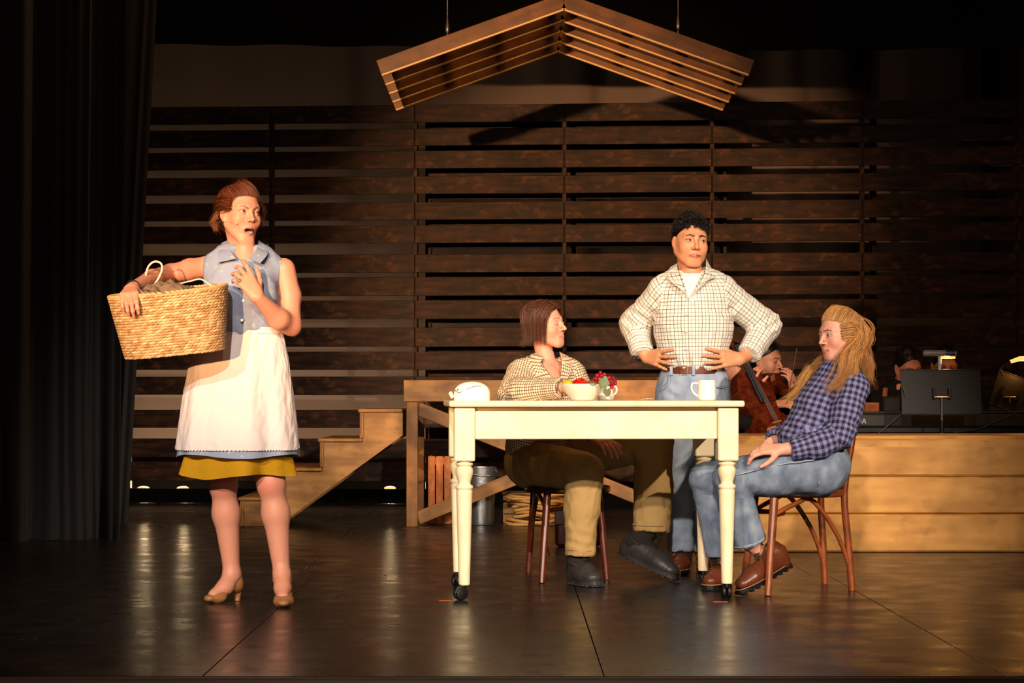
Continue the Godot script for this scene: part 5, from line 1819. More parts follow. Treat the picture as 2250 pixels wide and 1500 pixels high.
func boot(o: Node3D, heel: Vector3, toe: Vector3, shaft: Vector3, m_low: Material, m_up: Material, m_sole: Material, lugs: bool, wide := 1.0) -> void:
	# heel and toe: ends of the sole on its under side; shaft: middle of the top opening
	var f := (toe - heel).normalized()
	var l := toe.distance_to(heel)
	var sd := f.cross(Vector3.UP).normalized()
	var up := sd.cross(f).normalized()
	var P := func(x: float, y: float, z: float) -> Vector3: return heel + f * x + up * y + sd * z
	var low := Blob.new()
	low.cone(P.call(0.040, 0.050, 0), P.call(l - 0.10, 0.044, 0), 0.035 * wide, 0.041 * wide, 0.03)
	low.cone(P.call(l - 0.11, 0.044, 0), P.call(l - 0.048, 0.038, 0.004), 0.044 * wide, 0.038 * wide, 0.03, 0, up, 1.35)
	low.cone(P.call(0.038, 0.03, 0), P.call(0.042, 0.085, 0), 0.033 * wide, 0.034 * wide, 0.02)
	low.cone(P.call(0.062, 0.085, 0), P.call(l * 0.60, 0.060, 0), 0.034 * wide, 0.028 * wide, 0.03)
	low.wrinkle = 0.0012
	low.folds = [[P.call(l * 0.60, 0.085, 0), f, 0.04, 210.0, 0.0014]]
	var lo := heel.min(toe).min(shaft) - Vector3(0.075, 0.07, 0.075)
	var hi := heel.max(toe).max(shaft) + Vector3(0.075, 0.08, 0.075)
	var mb := MB.new()
	low.build(mb, 0.0055, lo, hi)
	var b := wear(o, "boot", mb.mesh(), m_low)
	var upb := Blob.new()
	upb.cone(P.call(0.050, 0.065, 0), shaft, 0.040 * wide, 0.048 * wide, 0.02, 2)
	upb.cone(P.call(0.062, 0.092, 0), P.call(l * 0.50, 0.078, 0), 0.036 * wide, 0.024 * wide, 0.03)
	upb.wrinkle = 0.002
	mb = MB.new()
	upb.build(mb, 0.0055, lo, hi)
	put("boot_shaft", mb.mesh(), m_up, b)
	# sole: footprint outline with a waist
	var poly := PackedVector2Array()
	for i in 28:
		var a := TAU * i / 28.0
		var x := l * 0.5 - cos(a) * l * 0.5
		var u := x / l
		var w := (0.036 + 0.012 * smoothstep(0.35, 0.72, u)) * wide
		poly.append(Vector2(x, signf(sin(a)) * w * pow(absf(sin(a)), 0.65)))
	var tr := Transform3D(Basis(f, -sd, up), heel + up * 0.014)
	mb = MB.new()
	mb.prism(poly, 0.018, tr)
	put("sole", mb.mesh(), m_sole, b)
	var edge := []
	for i in 29:
		var q := poly[i % 28]
		edge.append(heel + f * (l * 0.5 + (q.x - l * 0.5) * 1.01) - sd * q.y * 1.02 + up * 0.0245)
	mb = MB.new()
	mb.tube(edge, 0.0026, 5, false)
	put("welt", mb.mesh(), m_sole if m_low == M.boot_rubber else M.tan, b)
	if m_low == M.boot_rubber:
		# the rubber shell's rolled edge and the ribs over the toe
		mb = MB.new()
		mb.tube(ringpts(P.call(0.072, 0.098, 0), (up + f * 0.35).normalized(), 0.047 * wide, 30), 0.0032, 6, false)
		put("shell_edge", mb.mesh(), M.boot_rubber, b)
		for k in 3:
			var rib := []
			for i in 9:
				var a := lerpf(-1.2, 1.2, i / 8.0)
				rib.append(P.call(l - 0.115 + 0.022 * k, 0.040 + cos(a) * (0.040 - 0.003 * k) * wide, sin(a) * 0.044 * wide))
			mb = MB.new()
			mb.tube(rib, 0.0022, 5)
			put("toe_rib", mb.mesh(), M.boot_rubber, b)
	for i in (9 if lugs else 2):
		var x := (0.012 + (l - 0.03) * i / 8.0) if lugs else (0.03 + 0.0 * i)
		if not lugs and i > 0:
			break
		var ww := (0.036 + 0.012 * smoothstep(0.35, 0.72, x / l)) * wide * (0.7 if i == 8 or (i == 0 and lugs) else 1.0)
		mb = MB.new()
		if lugs:
			mb.box(Vector3(0.016, 2.0 * ww, 0.011), Transform3D(tr.basis, heel + f * (x + 0.004) + up * 0.0035), 0.002)
		else:
			mb.box(Vector3(0.055, 0.064 * wide, 0.022), Transform3D(tr.basis, heel + f * 0.032 - up * 0.002), 0.003)
		put("lug" if lugs else "heel", mb.mesh(), m_sole, b)
	mb = MB.new()
	var fr := (P.call(l * 0.52, 0.102, 0) as Vector3)
	var tp: Vector3 = shaft + f * 0.049 * wide
	for k in 5:
		var a := fr.lerp(tp, k / 5.0) + f * 0.004
		var c := fr.lerp(tp, (k + 0.8) / 5.0) + f * 0.004
		var s := 1.0 if k % 2 else -1.0
		mb.tube([a - sd * 0.017 * s, a.lerp(c, 0.5) + f * 0.010 + up * 0.002, c + sd * 0.017 * s], 0.0016, 5)
		mb.tube([a + sd * 0.017 * s, a.lerp(c, 0.5) + f * 0.010 + up * 0.001, c - sd * 0.017 * s], 0.0016, 5)
	put("laces", mb.mesh(), M.lace, b)

func box_of(b: Blob, pad: float) -> Array:
	var lo := Vector3(1e9, 1e9, 1e9)
	var hi := -lo
	for i in b.kind.size():
		if b.op[i] == 1:
			continue
		var r := maxf(b.r0[i], b.r0[i] + b.dr[i]) if b.kind[i] == 0 else maxf(b.rr[i].x, maxf(b.rr[i].y, b.rr[i].z))
		for p in [b.pa[i], b.pa[i] + b.ba[i]]:
			lo = lo.min(p - Vector3(r, r, r))
			hi = hi.max(p + Vector3(r, r, r))
	return [lo - Vector3(pad, pad, pad), hi + Vector3(pad, pad, pad)]

func form(mb: MB, b: Blob, cell: float) -> void:
	var q := box_of(b, 0.02)
	b.build(mb, cell, q[0], q[1])

# ---------------------------------------------------------------- the man at the table
func seated_man() -> void:
	var o := figure("seated man with chin-length brown hair, brown checked shirt and khaki trousers, eyes closed", Vector3(0.26, 0, -0.80))
	var skin := lin(0.84, 0.585, 0.50)
	var body := MB.new()
	var b := skin_blob(skin, 13)
	b.cone(Vector3(0.1225, 0.5706, -0.8), Vector3(0.1641, 0.9139, -0.72), 0.10, 0.11, 0.05)
	b.cone(Vector3(0.0487, 0.9517, -0.66), Vector3(0.2713, 0.9568, -0.74), 0.04, 0.04, 0.03)
	b.cone(Vector3(0.1704, 0.9735, -0.71), Vector3(0.1599, 1.0312, -0.72), 0.042, 0.038, 0.02)
	b.limb([Vector3(0.0359, 0.9451, -0.64), Vector3(0.027, 0.8666, -0.47), Vector3(0.2257, 0.8907, -0.27)], [0.04, 0.035, 0.025], 0.02)
	b.limb([Vector3(0.2844, 0.9462, -0.75), Vector3(0.3567, 0.7752, -0.74), Vector3(0.3779, 0.6579, -0.52)], [0.04, 0.035, 0.025], 0.02)
	b.limb([Vector3(0.0961, 0.5467, -0.74), Vector3(0.3236, 0.5141, -0.34), Vector3(0.2945, 0.121, -0.39)], [0.07, 0.05, 0.026], 0.03)
	b.limb([Vector3(0.1795, 0.5581, -0.86), Vector3(0.6575, 0.6471, -0.64), Vector3(0.6188, 0.2038, -0.63)], [0.07, 0.05, 0.026], 0.03)
	form(body, b, 0.012)
	var t := aim(1.02, -0.10, 0.10, Vector3(0.1574, 1.184, -0.7), 0.93)
	b = skin_blob(skin, 13)
	head(b, t, {"closed": true, "browr": 0.0030, "nose": 1.08, "lip": lin(0.78, 0.45, 0.42), "browc": lin(0.36, 0.22, 0.15), "browh": 0.021, "brows": 0.7, "jaw": 1.04})
	b.cone(t * Vector3(0, -0.06, -0.040), Vector3(0.1684, 0.9864, -0.72), 0.040, 0.045, 0.025)
	b.cone(Vector3(0.176, 0.9518, -0.67), Vector3(0.2044, 0.8921, -0.61), 0.05, 0.05, 0.03)
	b.build(body, 0.0029, Vector3(0.1638, 1.1159, -0.7) + Vector3(-0.13, -0.25, -0.13), Vector3(0.1638, 1.184, -0.7) + Vector3(0.13, 0.13, 0.14))
	b = skin_blob(skin, 14)
	hand(b, Vector3(0.2335, 0.8906, -0.26), Vector3(0.85, -0.02, 0.5), Vector3(0, -1, 0), 1, [0.3, 0.25, 0.3, 0.3, 0.3], 0.06, 1.0)
	form(body, b, 0.0036)
	b = skin_blob(skin, 14)
	hand(b, Vector3(0.3741, 0.6661, -0.53), Vector3(0.55, -0.28, 0.75), Vector3(0.1, -1, -0.2), -1, [0.3, 0.3, 0.35, 0.35, 0.35], 0.06, 1.0)
	form(body, b, 0.0036)
	wear(o, "body", body.mesh(), M.skin)
	# shirt
	b = cloth_blob(31, 0.006)
	var ax := Vector3(0.35, 0, 1)
	b.cone(Vector3(0.1139, 0.5706, -0.8), Vector3(0.1513, 0.8713, -0.72), 0.150, 0.150, 0.05, 1, ax, 1.2)
	b.cone(Vector3(0.1513, 0.8713, -0.72), Vector3(0.1659, 0.9457, -0.7), 0.155, 0.12, 0.05, 0, ax, 1.35)
	b.cone(Vector3(0.0465, 0.9557, -0.64), Vector3(0.2713, 0.9611, -0.74), 0.058, 0.056, 0.05)
	b.limb([Vector3(0.038, 0.9471, -0.63), Vector3(0.0063, 0.8583, -0.5), Vector3(0.0517, 0.8707, -0.43), Vector3(0.2257, 0.8866, -0.27)], [0.066, 0.064, 0.060, 0.046], 0.03, 2)
	b.limb([Vector3(0.2801, 0.9484, -0.75), Vector3(0.3524, 0.7859, -0.74), Vector3(0.3753, 0.6781, -0.56)], [0.066, 0.062, 0.045], 0.03, 2)
	b.cone(Vector3(0.1744, 1.0074, -0.7), Vector3(0.1787, 1.0925, -0.7), 0.064, 0.075, 0.01, 0, Vector3.ZERO, 1.0, 1)
	b.cone(Vector3(0.192, 0.9977, -0.62), Vector3(0.2198, 0.8877, -0.545), 0.056, 0.008, 0.01, 0, Vector3.ZERO, 1.0, 1)
	b.folds = [[Vector3(0.0104, 0.8917, -0.5), Vector3(0.2, 0.9, 0.3).normalized(), 0.08, 150.0, 0.006], [Vector3(0.0942, 0.9024, -0.55), Vector3(0.7, 0.7, 0).normalized(), 0.08, 120.0, 0.005], [Vector3(0.1589, 0.6593, -0.66), Vector3.UP, 0.10, 110.0, 0.008], [Vector3(0.356, 0.7861, -0.72), Vector3.UP, 0.06, 130.0, 0.005], [Vector3(0.3072, 0.8924, -0.66), Vector3(0.5, 0.8, 0).normalized(), 0.06, 120.0, 0.005]]
	b.frames = [[Vector3(0.1139, 0.5706, -0.8), Vector3(0.1659, 0.9989, -0.7), Vector3(0.35, 0, 1), 0.15, 0.0, 0.12], [Vector3(0.0063, 0.8583, -0.5), Vector3(0.038, 0.9662, -0.63), Vector3(-0.5, 0, 1), 0.062, 0.003, 0.062], [Vector3(0.2257, 0.8866, -0.27), Vector3(0.0208, 0.8666, -0.47), Vector3(0, 1, 0.3), 0.055, 0.0, 0.05], [Vector3(0.3524, 0.7859, -0.74), Vector3(0.2801, 0.9676, -0.75), Vector3(0.3, 0, 1), 0.062, 0.004, 0.06], [Vector3(0.3753, 0.6781, -0.56), Vector3(0.3524, 0.7859, -0.74), Vector3(0.3, 0.5, 1), 0.055, 0.0, 0.05]]
	var m := MB.new()
	form(m, b, 0.0075)
	wear(o, "shirt", m.mesh(), M.plaid)
	wear(o, "collar", flap([Vector3(0.1201, 1.0452, -0.78), Vector3(0.1295, 1.0156, -0.68), Vector3(0.1579, 0.9721, -0.6), Vector3(0.2114, 0.8961, -0.545)], [Vector3(0.0751, 1.0259, -0.78), Vector3(0.0741, 0.9919, -0.66), Vector3(0.1155, 0.9382, -0.575), Vector3(0.1821, 0.9086, -0.545)]), M.plaid)
	wear(o, "collar", flap([Vector3(0.2205, 1.0598, -0.76), Vector3(0.2271, 1.0241, -0.68), Vector3(0.2278, 0.9808, -0.62), Vector3(0.2198, 0.9002, -0.545)], [Vector3(0.2633, 1.0384, -0.76), Vector3(0.2778, 0.9984, -0.67), Vector3(0.2629, 0.9425, -0.59), Vector3(0.2323, 0.9086, -0.545)]), M.plaid)
	# trousers
	b = cloth_blob(32, 0.006)
	b.cone(Vector3(0.0924, 0.5384, -0.8), Vector3(0.1748, 0.5436, -0.84), 0.128, 0.125, 0.05)
	b.limb([Vector3(0.1002, 0.5388, -0.72), Vector3(0.3223, 0.5093, -0.36)], [0.104, 0.088], 0.03)
	b.limb([Vector3(0.326, 0.4973, -0.35), Vector3(0.3156, 0.3377, -0.345), Vector3(0.3072, 0.1311, -0.34)], [0.086, 0.077, 0.066], 0.02, 2)
	b.limb([Vector3(0.1946, 0.5516, -0.86), Vector3(0.6497, 0.6426, -0.65)], [0.102, 0.092], 0.03)
	b.limb([Vector3(0.6581, 0.6341, -0.65), Vector3(0.6575, 0.4272, -0.64), Vector3(0.6456, 0.2213, -0.62)], [0.092, 0.086, 0.086], 0.02, 2)
	b.folds = [[Vector3(0.28, 0.4719, -0.32), Vector3(0.3, 0.9, 0).normalized(), 0.06, 120.0, 0.006], [Vector3(0.308, 0.1974, -0.3), Vector3(0.2, 1, 0).normalized(), 0.06, 150.0, 0.005], [Vector3(0.5789, 0.5553, -0.6), Vector3(0.8, 0.5, 0).normalized(), 0.08, 90.0, 0.007], [Vector3(0.1164, 0.5749, -0.65), Vector3(0.8, 0.4, 0).normalized(), 0.09, 100.0, 0.006], [Vector3(0.6589, 0.2605, -0.6), Vector3(0.3, 1, 0).normalized(), 0.06, 100.0, 0.004]]
	m = MB.new()
	form(m, b, 0.0085)
	wear(o, "trousers", m.mesh(), M.khaki)
	for q in [[Vector3(0.3072, 0.1597, -0.34), 0.0685], [Vector3(0.6456, 0.253, -0.62), 0.0885]]:
		m = MB.new()
		m.tube(ringpts(q[0], Vector3(0.03, 1, 0), q[1], 40), 0.0016, 5, false)
		wear(o, "hem_seam", m.mesh(), M.khaki)
	boot(o, Vector3(0.2618, 0.0089, -0.4) * Vector3(1, 0, 1) + Vector3(0, 0.004, 0), Vector3(0.3902, 0.0048, -0.22) * Vector3(1, 0, 1) + Vector3(0, 0.004, 0), Vector3(0.3021, 0.1514, -0.37), M.boot_rubber, M.boot_felt, M.boot_rubber, true, 1.12)
	boot(o, Vector3(0.4978, 0.1191, -0.66), Vector3(0.7562, 0.0042, -0.5) * Vector3(1, 0, 1) + Vector3(0, 0.004, 0), Vector3(0.6392, 0.2382, -0.62), M.boot_rubber, M.boot_felt, M.boot_rubber, true, 1.12)
	seated_hair(o, t)

func seated_hair(o: Node3D, t: Transform3D) -> void:
	rng.seed = 33
	var c := lin(0.30, 0.17, 0.11)
	var m := MB.new()
	var b := Blob.new()
	b.base = lin(0.22, 0.12, 0.08)
	var B := t.basis.orthonormalized()
	b.egg(t * Vector3(0, 0.034, -0.017), Vector3(0.071, 0.0795, 0.087), 0.02, B)
	b.egg(t * Vector3(0, -0.035, -0.055), Vector3(0.075, 0.070, 0.050), 0.03, B)
	b.egg(t * Vector3(0, -0.030, 0.082), Vector3(0.082, 0.108, 0.082), 0.006, B, 1)
	b.egg(t * Vector3(0, -0.125, -0.02), Vector3(0.11, 0.05, 0.12), 0.02, B, 1)
	b.build(m, 0.005, t.origin - Vector3(0.17, 0.17, 0.17), t.origin + Vector3(0.17, 0.16, 0.17))
	# parted in the middle, falling straight to the jaw and flicking out behind
	for s in [-1.0, 1.0]:
		for i in 46:
			var u := i / 45.0
			var ph := lerpf(0.50, 2.6, u)
			var d0 := Vector3(s * 0.03, sin(ph), cos(ph))
			var an := lerpf(0.80, 2.9, u)
			var d1 := Vector3(s * sin(an), 0.30, cos(an))
			var side: Vector3 = Vector3(s * sin(an) * 0.092, 0.03, cos(an) * 0.096 - 0.018)
			var low := Vector3(s * sin(an) * 0.093, -0.045, cos(an) * 0.086 - 0.026)
			var end := Vector3(s * sin(an) * (0.083 + 0.030 * u), -0.110 + 0.020 * u + rng.randf() * 0.012, cos(an) * (0.070 + 0.055 * u) - 0.028)
			lock(m, [sk(t, d0, 0.003), sk(t, d0.slerp(d1.normalized(), 0.35), 0.013), sk(t, d0.slerp(d1.normalized(), 0.75), 0.016), t * side, t * low, t * end], 14, 0.012, 0.0016, c, 0.40, 0.002, 14, 1.3)
	wear(o, "hair", m.mesh(), M.hair)

# ---------------------------------------------------------------- the man who stands
func standing_man() -> void:
	var o := figure("young man standing with hands on hips, in white checked shirt and light jeans", Vector3(0.8663, 0, -0.95))
	var skin := lin(0.84, 0.58, 0.42)
	var body := MB.new()
	var b := skin_blob(skin, 23)
	var ax := Vector3(0, 0, 1)
	b.cone(Vector3(0.8649, 1.3087, -0.96), Vector3(0.8702, 1.003, -0.97), 0.14, 0.12, 0.05, 0, ax, 1.45)
	b.cone(Vector3(0.7324, 1.3704, -0.97), Vector3(1.0014, 1.3704, -0.97), 0.05, 0.05, 0.03)
	b.cone(Vector3(0.8628, 1.3851, -0.96), Vector3(0.8584, 1.4725, -0.96), 0.056, 0.052, 0.03)
	b.limb([Vector3(0.715, 1.3529, -0.97), Vector3(0.5996, 1.1996, -1.09), Vector3(0.6463, 1.0406, -0.99)], [0.045, 0.040, 0.028], 0.02)
	b.limb([Vector3(1.0211, 1.3529, -0.97), Vector3(1.2288, 1.1809, -1.06), Vector3(1.0965, 1.0244, -0.94)], [0.045, 0.040, 0.028], 0.02)
	b.limb([Vector3(0.7988, 0.8719, -0.98), Vector3(0.8076, 0.4779, -0.98), Vector3(0.8136, 0.0825, -1)], [0.08, 0.055, 0.04], 0.03)
	b.limb([Vector3(0.9433, 0.8719, -0.98), Vector3(0.9317, 0.4764, -1.02), Vector3(0.9347, 0.0748, -1.1)], [0.08, 0.055, 0.04], 0.03)
	form(body, b, 0.012)
	var t := aim(0.20, 0.03, -0.06, Vector3(0.8575, 1.5919, -0.95), 1.03)
	b = skin_blob(skin, 23)
	head(b, t, {"jaw": 1.10, "nose": 1.06, "nosew": 1.22, "eye": 0.0032, "browr": 0.0046, "brows": 0.95, "browc": lin(0.05, 0.035, 0.03), "browh": 0.0195, "iris": lin(0.06, 0.035, 0.025), "gaze": 0.004, "lip": lin(0.66, 0.30, 0.24), "lipw": 1.08})
	b.cone(t * Vector3(0, -0.06, -0.034), Vector3(0.8645, 1.3753, -0.98), 0.053, 0.062, 0.03)
	b.build(body, 0.003, t.origin + Vector3(-0.13, -0.22, -0.13), t.origin + Vector3(0.13, 0.14, 0.14))
	b = skin_blob(skin, 24)
	hand(b, Vector3(0.646, 1.0361, -0.985), Vector3(0.56, -0.08, 0.82), Vector3(0.8, -0.15, -0.55), -1, [1.5, 0.10, 0.14, 0.16, 0.16], 0.22, 1.0, Vector3(0.6288, 1.0647, -0.99), 0.028)
	form(body, b, 0.0034)
	b = skin_blob(skin, 24)
	hand(b, Vector3(1.0877, 1.0259, -0.9), Vector3(-0.88, 0.0, 0.46), Vector3(-0.45, -0.15, -0.85), 1, [1.5, 0.04, 0.08, 0.10, 0.10], 0.18, 1.05, Vector3(1.1237, 1.0464, -0.95), 0.029)
	form(body, b, 0.0034)
	wear(o, "body", body.mesh(), M.skin)
	# shirt
	b = cloth_blob(41, 0.005)
	b.cone(Vector3(0.8671, 1.2759, -0.96), Vector3(0.8693, 1.1776, -0.96), 0.190, 0.182, 0.05, 0, ax, 1.45)
	b.cone(Vector3(0.8693, 1.1776, -0.96), Vector3(0.8715, 1.0378, -0.96), 0.180, 0.150, 0.05, 0, ax, 1.3)
	b.cone(Vector3(0.8693, 1.0378, -0.96), Vector3(0.8671, 0.9942, -0.96), 0.152, 0.130, 0.03, 2, ax, 1.2)
	b.cone(Vector3(0.7368, 1.366, -0.97), Vector3(0.9992, 1.366, -0.97), 0.066, 0.066, 0.06)
	b.cone(Vector3(0.809, 1.401, -0.97), Vector3(0.9205, 1.401, -0.97), 0.062, 0.062, 0.05)
	b.limb([Vector3(0.7215, 1.3419, -0.97), Vector3(0.5996, 1.2018, -1.09), Vector3(0.6288, 1.0472, -0.99)], [0.074, 0.070, 0.056], 0.03, 2)
	b.limb([Vector3(1.0167, 1.3419, -0.97), Vector3(1.2276, 1.1894, -1.05), Vector3(1.1335, 1.0505, -0.94)], [0.074, 0.070, 0.058], 0.03, 2)
	b.cone(Vector3(0.8597, 1.4566, -0.95), Vector3(0.8575, 1.5264, -0.95), 0.072, 0.085, 0.01, 0, Vector3.ZERO, 1.0, 1)
	b.cone(Vector3(0.8519, 1.4381, -0.86), Vector3(0.8313, 1.2968, -0.795), 0.055, 0.008, 0.008, 0, Vector3.ZERO, 1.0, 1)
	b.folds = [[Vector3(0.5811, 1.2118, -1), Vector3(0.6, 0.8, 0).normalized(), 0.08, 130.0, 0.006], [Vector3(1.239, 1.1899, -1), Vector3(-0.6, 0.8, 0).normalized(), 0.08, 120.0, 0.006], [Vector3(0.8532, 1.0012, -0.85), Vector3(0.9, 0.35, 0).normalized(), 0.10, 110.0, 0.007], [Vector3(1.0344, 1.242, -0.93), Vector3(0.6, -0.8, 0).normalized(), 0.07, 120.0, 0.005], [Vector3(0.7012, 1.242, -0.93), Vector3(0.6, 0.8, 0).normalized(), 0.06, 120.0, 0.005]]
	b.frames = [[Vector3(0.8693, 0.9767, -0.96), Vector3(0.8628, 1.4397, -0.96), Vector3(0, 0, 1), 0.155, 0.0, 0.15], [Vector3(0.5973, 1.2004, -1.05), Vector3(0.7215, 1.3529, -0.97), Vector3(0, 0, 1), 0.068, 0.0, 0.07], [Vector3(0.6256, 1.0462, -0.94), Vector3(0.5973, 1.2004, -1.05), Vector3(0, 0, 1), 0.062, 0.006, 0.06], [Vector3(1.2276, 1.1894, -1.05), Vector3(1.0167, 1.3529, -0.97), Vector3(0, 0, 1), 0.068, 0.0, 0.07], [Vector3(1.1335, 1.0505, -0.94), Vector3(1.2276, 1.1894, -1.05), Vector3(0, 0, 1), 0.062, 0.006, 0.06]]
	var m := MB.new()
	form(m, b, 0.0078)
	wear(o, "shirt", m.mesh(), M.check)
	wear(o, "collar", flap([Vector3(0.7982, 1.4904, -1), Vector3(0.794, 1.4548, -0.92), Vector3(0.8045, 1.4, -0.835), Vector3(0.8287, 1.3051, -0.79)], [Vector3(0.7669, 1.4741, -1.02), Vector3(0.7338, 1.4232, -0.9), Vector3(0.7606, 1.3843, -0.825), Vector3(0.8124, 1.3443, -0.8)]), M.check)
	wear(o, "collar", flap([Vector3(0.9342, 1.5167, -1), Vector3(0.9246, 1.47, -0.92), Vector3(0.902, 1.4067, -0.84), Vector3(0.8352, 1.3051, -0.79)], [Vector3(0.9537, 1.4828, -1.02), Vector3(0.9685, 1.4177, -0.88), Vector3(0.9286, 1.3973, -0.825), Vector3(0.8704, 1.3443, -0.8)]), M.check)
	for q in [690, 728, 766]:
		var bm := MB.new()
		bm.ball(Vector3(0.8231, 0.85 - (q - 870.0) * 9.8 / 4560.0, 9.0 - 9.80 - (q - 690) * 0.00035), Vector3(0.0055, 0.0055, 0.003), 10, 6)
		wear(o, "button", bm.mesh(), M.white_cotton)
	# undershirt
	b = Blob.new()
	b.cone(Vector3(0.858, 1.3073, -0.93), Vector3(0.8601, 1.4263, -0.955), 0.11, 0.080, 0.03, 0, ax, 1.1)
	b.cone(Vector3(0.8597, 1.4391, -0.95), Vector3(0.8584, 1.5053, -0.96), 0.0655, 0.075, 0.008, 0, Vector3.ZERO, 1.0, 1)
	m = MB.new()
	form(m, b, 0.0045)
	wear(o, "undershirt", m.mesh(), M.white_cotton)
	# jeans and belt
	b = cloth_blob(42, 0.004)
	b.cone(Vector3(0.868, 0.9615, -0.97), Vector3(0.8711, 0.8938, -0.98), 0.128, 0.163, 0.03, 1, ax, 1.25)
	b.cone(Vector3(0.8711, 0.8938, -0.98), Vector3(0.8719, 0.8171, -0.99), 0.168, 0.17, 0.05, 0, ax, 1.3)
	b.limb([Vector3(0.7901, 0.8281, -0.98), Vector3(0.804, 0.4776, -0.99), Vector3(0.8114, 0.1044, -1)], [0.092, 0.072, 0.062], 0.03, 2)
	b.limb([Vector3(0.952, 0.8281, -0.98), Vector3(0.9348, 0.4761, -1.03), Vector3(0.9347, 0.1014, -1.1)], [0.092, 0.066, 0.056], 0.03, 2)
	b.folds = [[Vector3(0.7452, 0.8716, -0.85), Vector3(0.5, 0.8, 0).normalized(), 0.06, 110.0, 0.004], [Vector3(0.8576, 0.8716, -0.85), Vector3(0.9, 0.2, 0).normalized(), 0.05, 130.0, 0.003], [Vector3(0.8073, 0.1627, -0.95), Vector3.UP, 0.06, 120.0, 0.004]]
	m = MB.new()
	form(m, b, 0.0085)
	wear(o, "jeans", m.mesh(), M.denim)
	for s in [[1457, 834, 1446, 858], [1580, 836, 1603, 848]]:
		m = MB.new()
		m.tube(arc([Vector3(0.7405, 0.9536, -0.845), Vector3(0.7319, 0.9105, -0.845), Vector3(0.6941, 0.8889, -0.86)], 10) if s[0] == 1457 else arc([Vector3(0.9651, 0.8932, -0.845), Vector3(1.0011, 0.8954, -0.86), Vector3(1.0345, 0.9042, -0.89)], 10), 0.0022, 5)
		wear(o, "pocket_seam", m.mesh(), M.blue_denim)
	m = MB.new()
	m.sheet(60, 3, func(u, v):
		var a: float = lerpf(-PI, PI, u)
		return Vector3(0.868 + sin(a) * 0.143, lerpf(0.9564, 0.9911, v), -0.97 + cos(a) * 0.124), true)
	var leather := mat(Color(0.40, 0.18, 0.09), 0.4, 0.5)
	wear(o, "belt", m.mesh(), leather)
	m = MB.new()
	m.tube([Vector3(0.8051, 0.9946, -0.842), Vector3(0.8051, 0.9536, -0.842), Vector3(0.831, 0.9536, -0.842), Vector3(0.831, 0.9946, -0.842), Vector3(0.8051, 0.9946, -0.842)], 0.0022, 6)
	var brass := mat(Color(0.72, 0.55, 0.25), 0.3)
	brass.metallic = 0.9
	wear(o, "buckle", m.mesh(), brass)
	for px in [Vector3(0.7577, 0.9734, -0.872), Vector3(0.8612, 0.973, -0.842)]:
		m = MB.new()
		m.box(Vector3(0.014, 0.05, 0.006), Transform3D(Basis.IDENTITY, px), 0.002)
		wear(o, "belt_loop", m.mesh(), M.denim)
	boot(o, Vector3(0.8347, -0.0157, -1.07) * Vector3(1, 0, 1) + Vector3(0, 0.002, 0), Vector3(0.7796, -0.0028, -0.82) * Vector3(1, 0, 1) + Vector3(0, 0.002, 0), Vector3(0.8152, 0.1359, -1.02), M.boot_brown, M.boot_brown, M.rubber, false)
	boot(o, Vector3(0.9417, -0.0045, -1.2) * Vector3(1, 0, 1) + Vector3(0, 0.002, 0), Vector3(0.933, -0.0001, -0.94) * Vector3(1, 0, 1) + Vector3(0, 0.002, 0), Vector3(0.9375, 0.1347, -1.13), M.boot_brown, M.boot_brown, M.rubber, false)
	# short curly black hair
	rng.seed = 44
	var c := lin(0.075, 0.06, 0.06)
	m = MB.new()
	b = Blob.new()
	b.base = lin(0.05, 0.04, 0.04)
	var B := t.basis.orthonormalized()
	b.egg(t * Vector3(0, 0.036, -0.018), Vector3(0.079, 0.090, 0.096), 0.02, B)
	b.egg(t * Vector3(0, 0.0, -0.055), Vector3(0.074, 0.075, 0.058), 0.03, B)
	b.egg(t * Vector3(0, -0.035, 0.088), Vector3(0.092, 0.112, 0.090), 0.006, B, 1)
	b.egg(t * Vector3(0, -0.080, 0.0), Vector3(0.11, 0.075, 0.075), 0.02, B, 1)
	b.build(m, 0.005, t.origin - Vector3(0.14, 0.13, 0.15), t.origin + Vector3(0.14, 0.17, 0.14))
	for i in 950:
		var a := rng.randf_range(-PI, PI)
		var h := rng.randf_range(-0.25, 1.0)
		var front := cos(a)
		if front > 0.15 and h < 0.22 + 0.22 * front:
			continue
		if h < 0.05 and front > -0.15:
			continue
		var rr := sqrt(maxf(0.0, 1.0 - h * h))
		var p := Vector3(sin(a) * rr * 0.080, 0.036 + h * 0.092, cos(a) * rr * 0.098 - 0.018)
		var nn := (p - Vector3(0, 0.036, -0.018)).normalized()
		var side := nn.cross(Vector3(rng.randfn(), rng.randfn(), rng.randfn())).normalized()
		var pts := []
		var len := rng.randf_range(0.012, 0.030) * (1.0 if h > 0.35 else 0.45)
		for k in 9:
			var u := k / 8.0
			var w := u * 6.5
			pts.append(t * (p + nn * (len * u * 0.8) + (side * cos(w) + nn.cross(side) * sin(w)) * 0.006 * u + Vector3(0, -0.004 * u, 0.004 * u)))
		for q in 4:
			var off := Vector3(rng.randfn(), rng.randfn(), rng.randfn()) * 0.0028
			strand(m, pts.map(func(x): return x + off), 0.0020, hair_tone(c, 0.35))
	for i in 210:
		# curls along the hairline
		var a := rng.randf_range(-1.35, 1.35)
		var el := 0.46 - 0.16 * absf(a) + rng.randf_range(-0.05, 0.22)
		var d := Vector3(sin(a) * cos(el), sin(el), cos(a) * cos(el))
		var side := d.cross(Vector3(rng.randfn(), rng.randfn(), rng.randfn())).normalized()
		var pts := []
		for k in 9:
			var u := k / 8.0
			var w := u * 6.0 + i
			pts.append(sk(t, d + Vector3(0, -0.16 * u, 0.02), 0.004 + 0.010 * sin(u * 2.4)) + (side * cos(w) + d.cross(side) * sin(w)) * 0.005 * u)
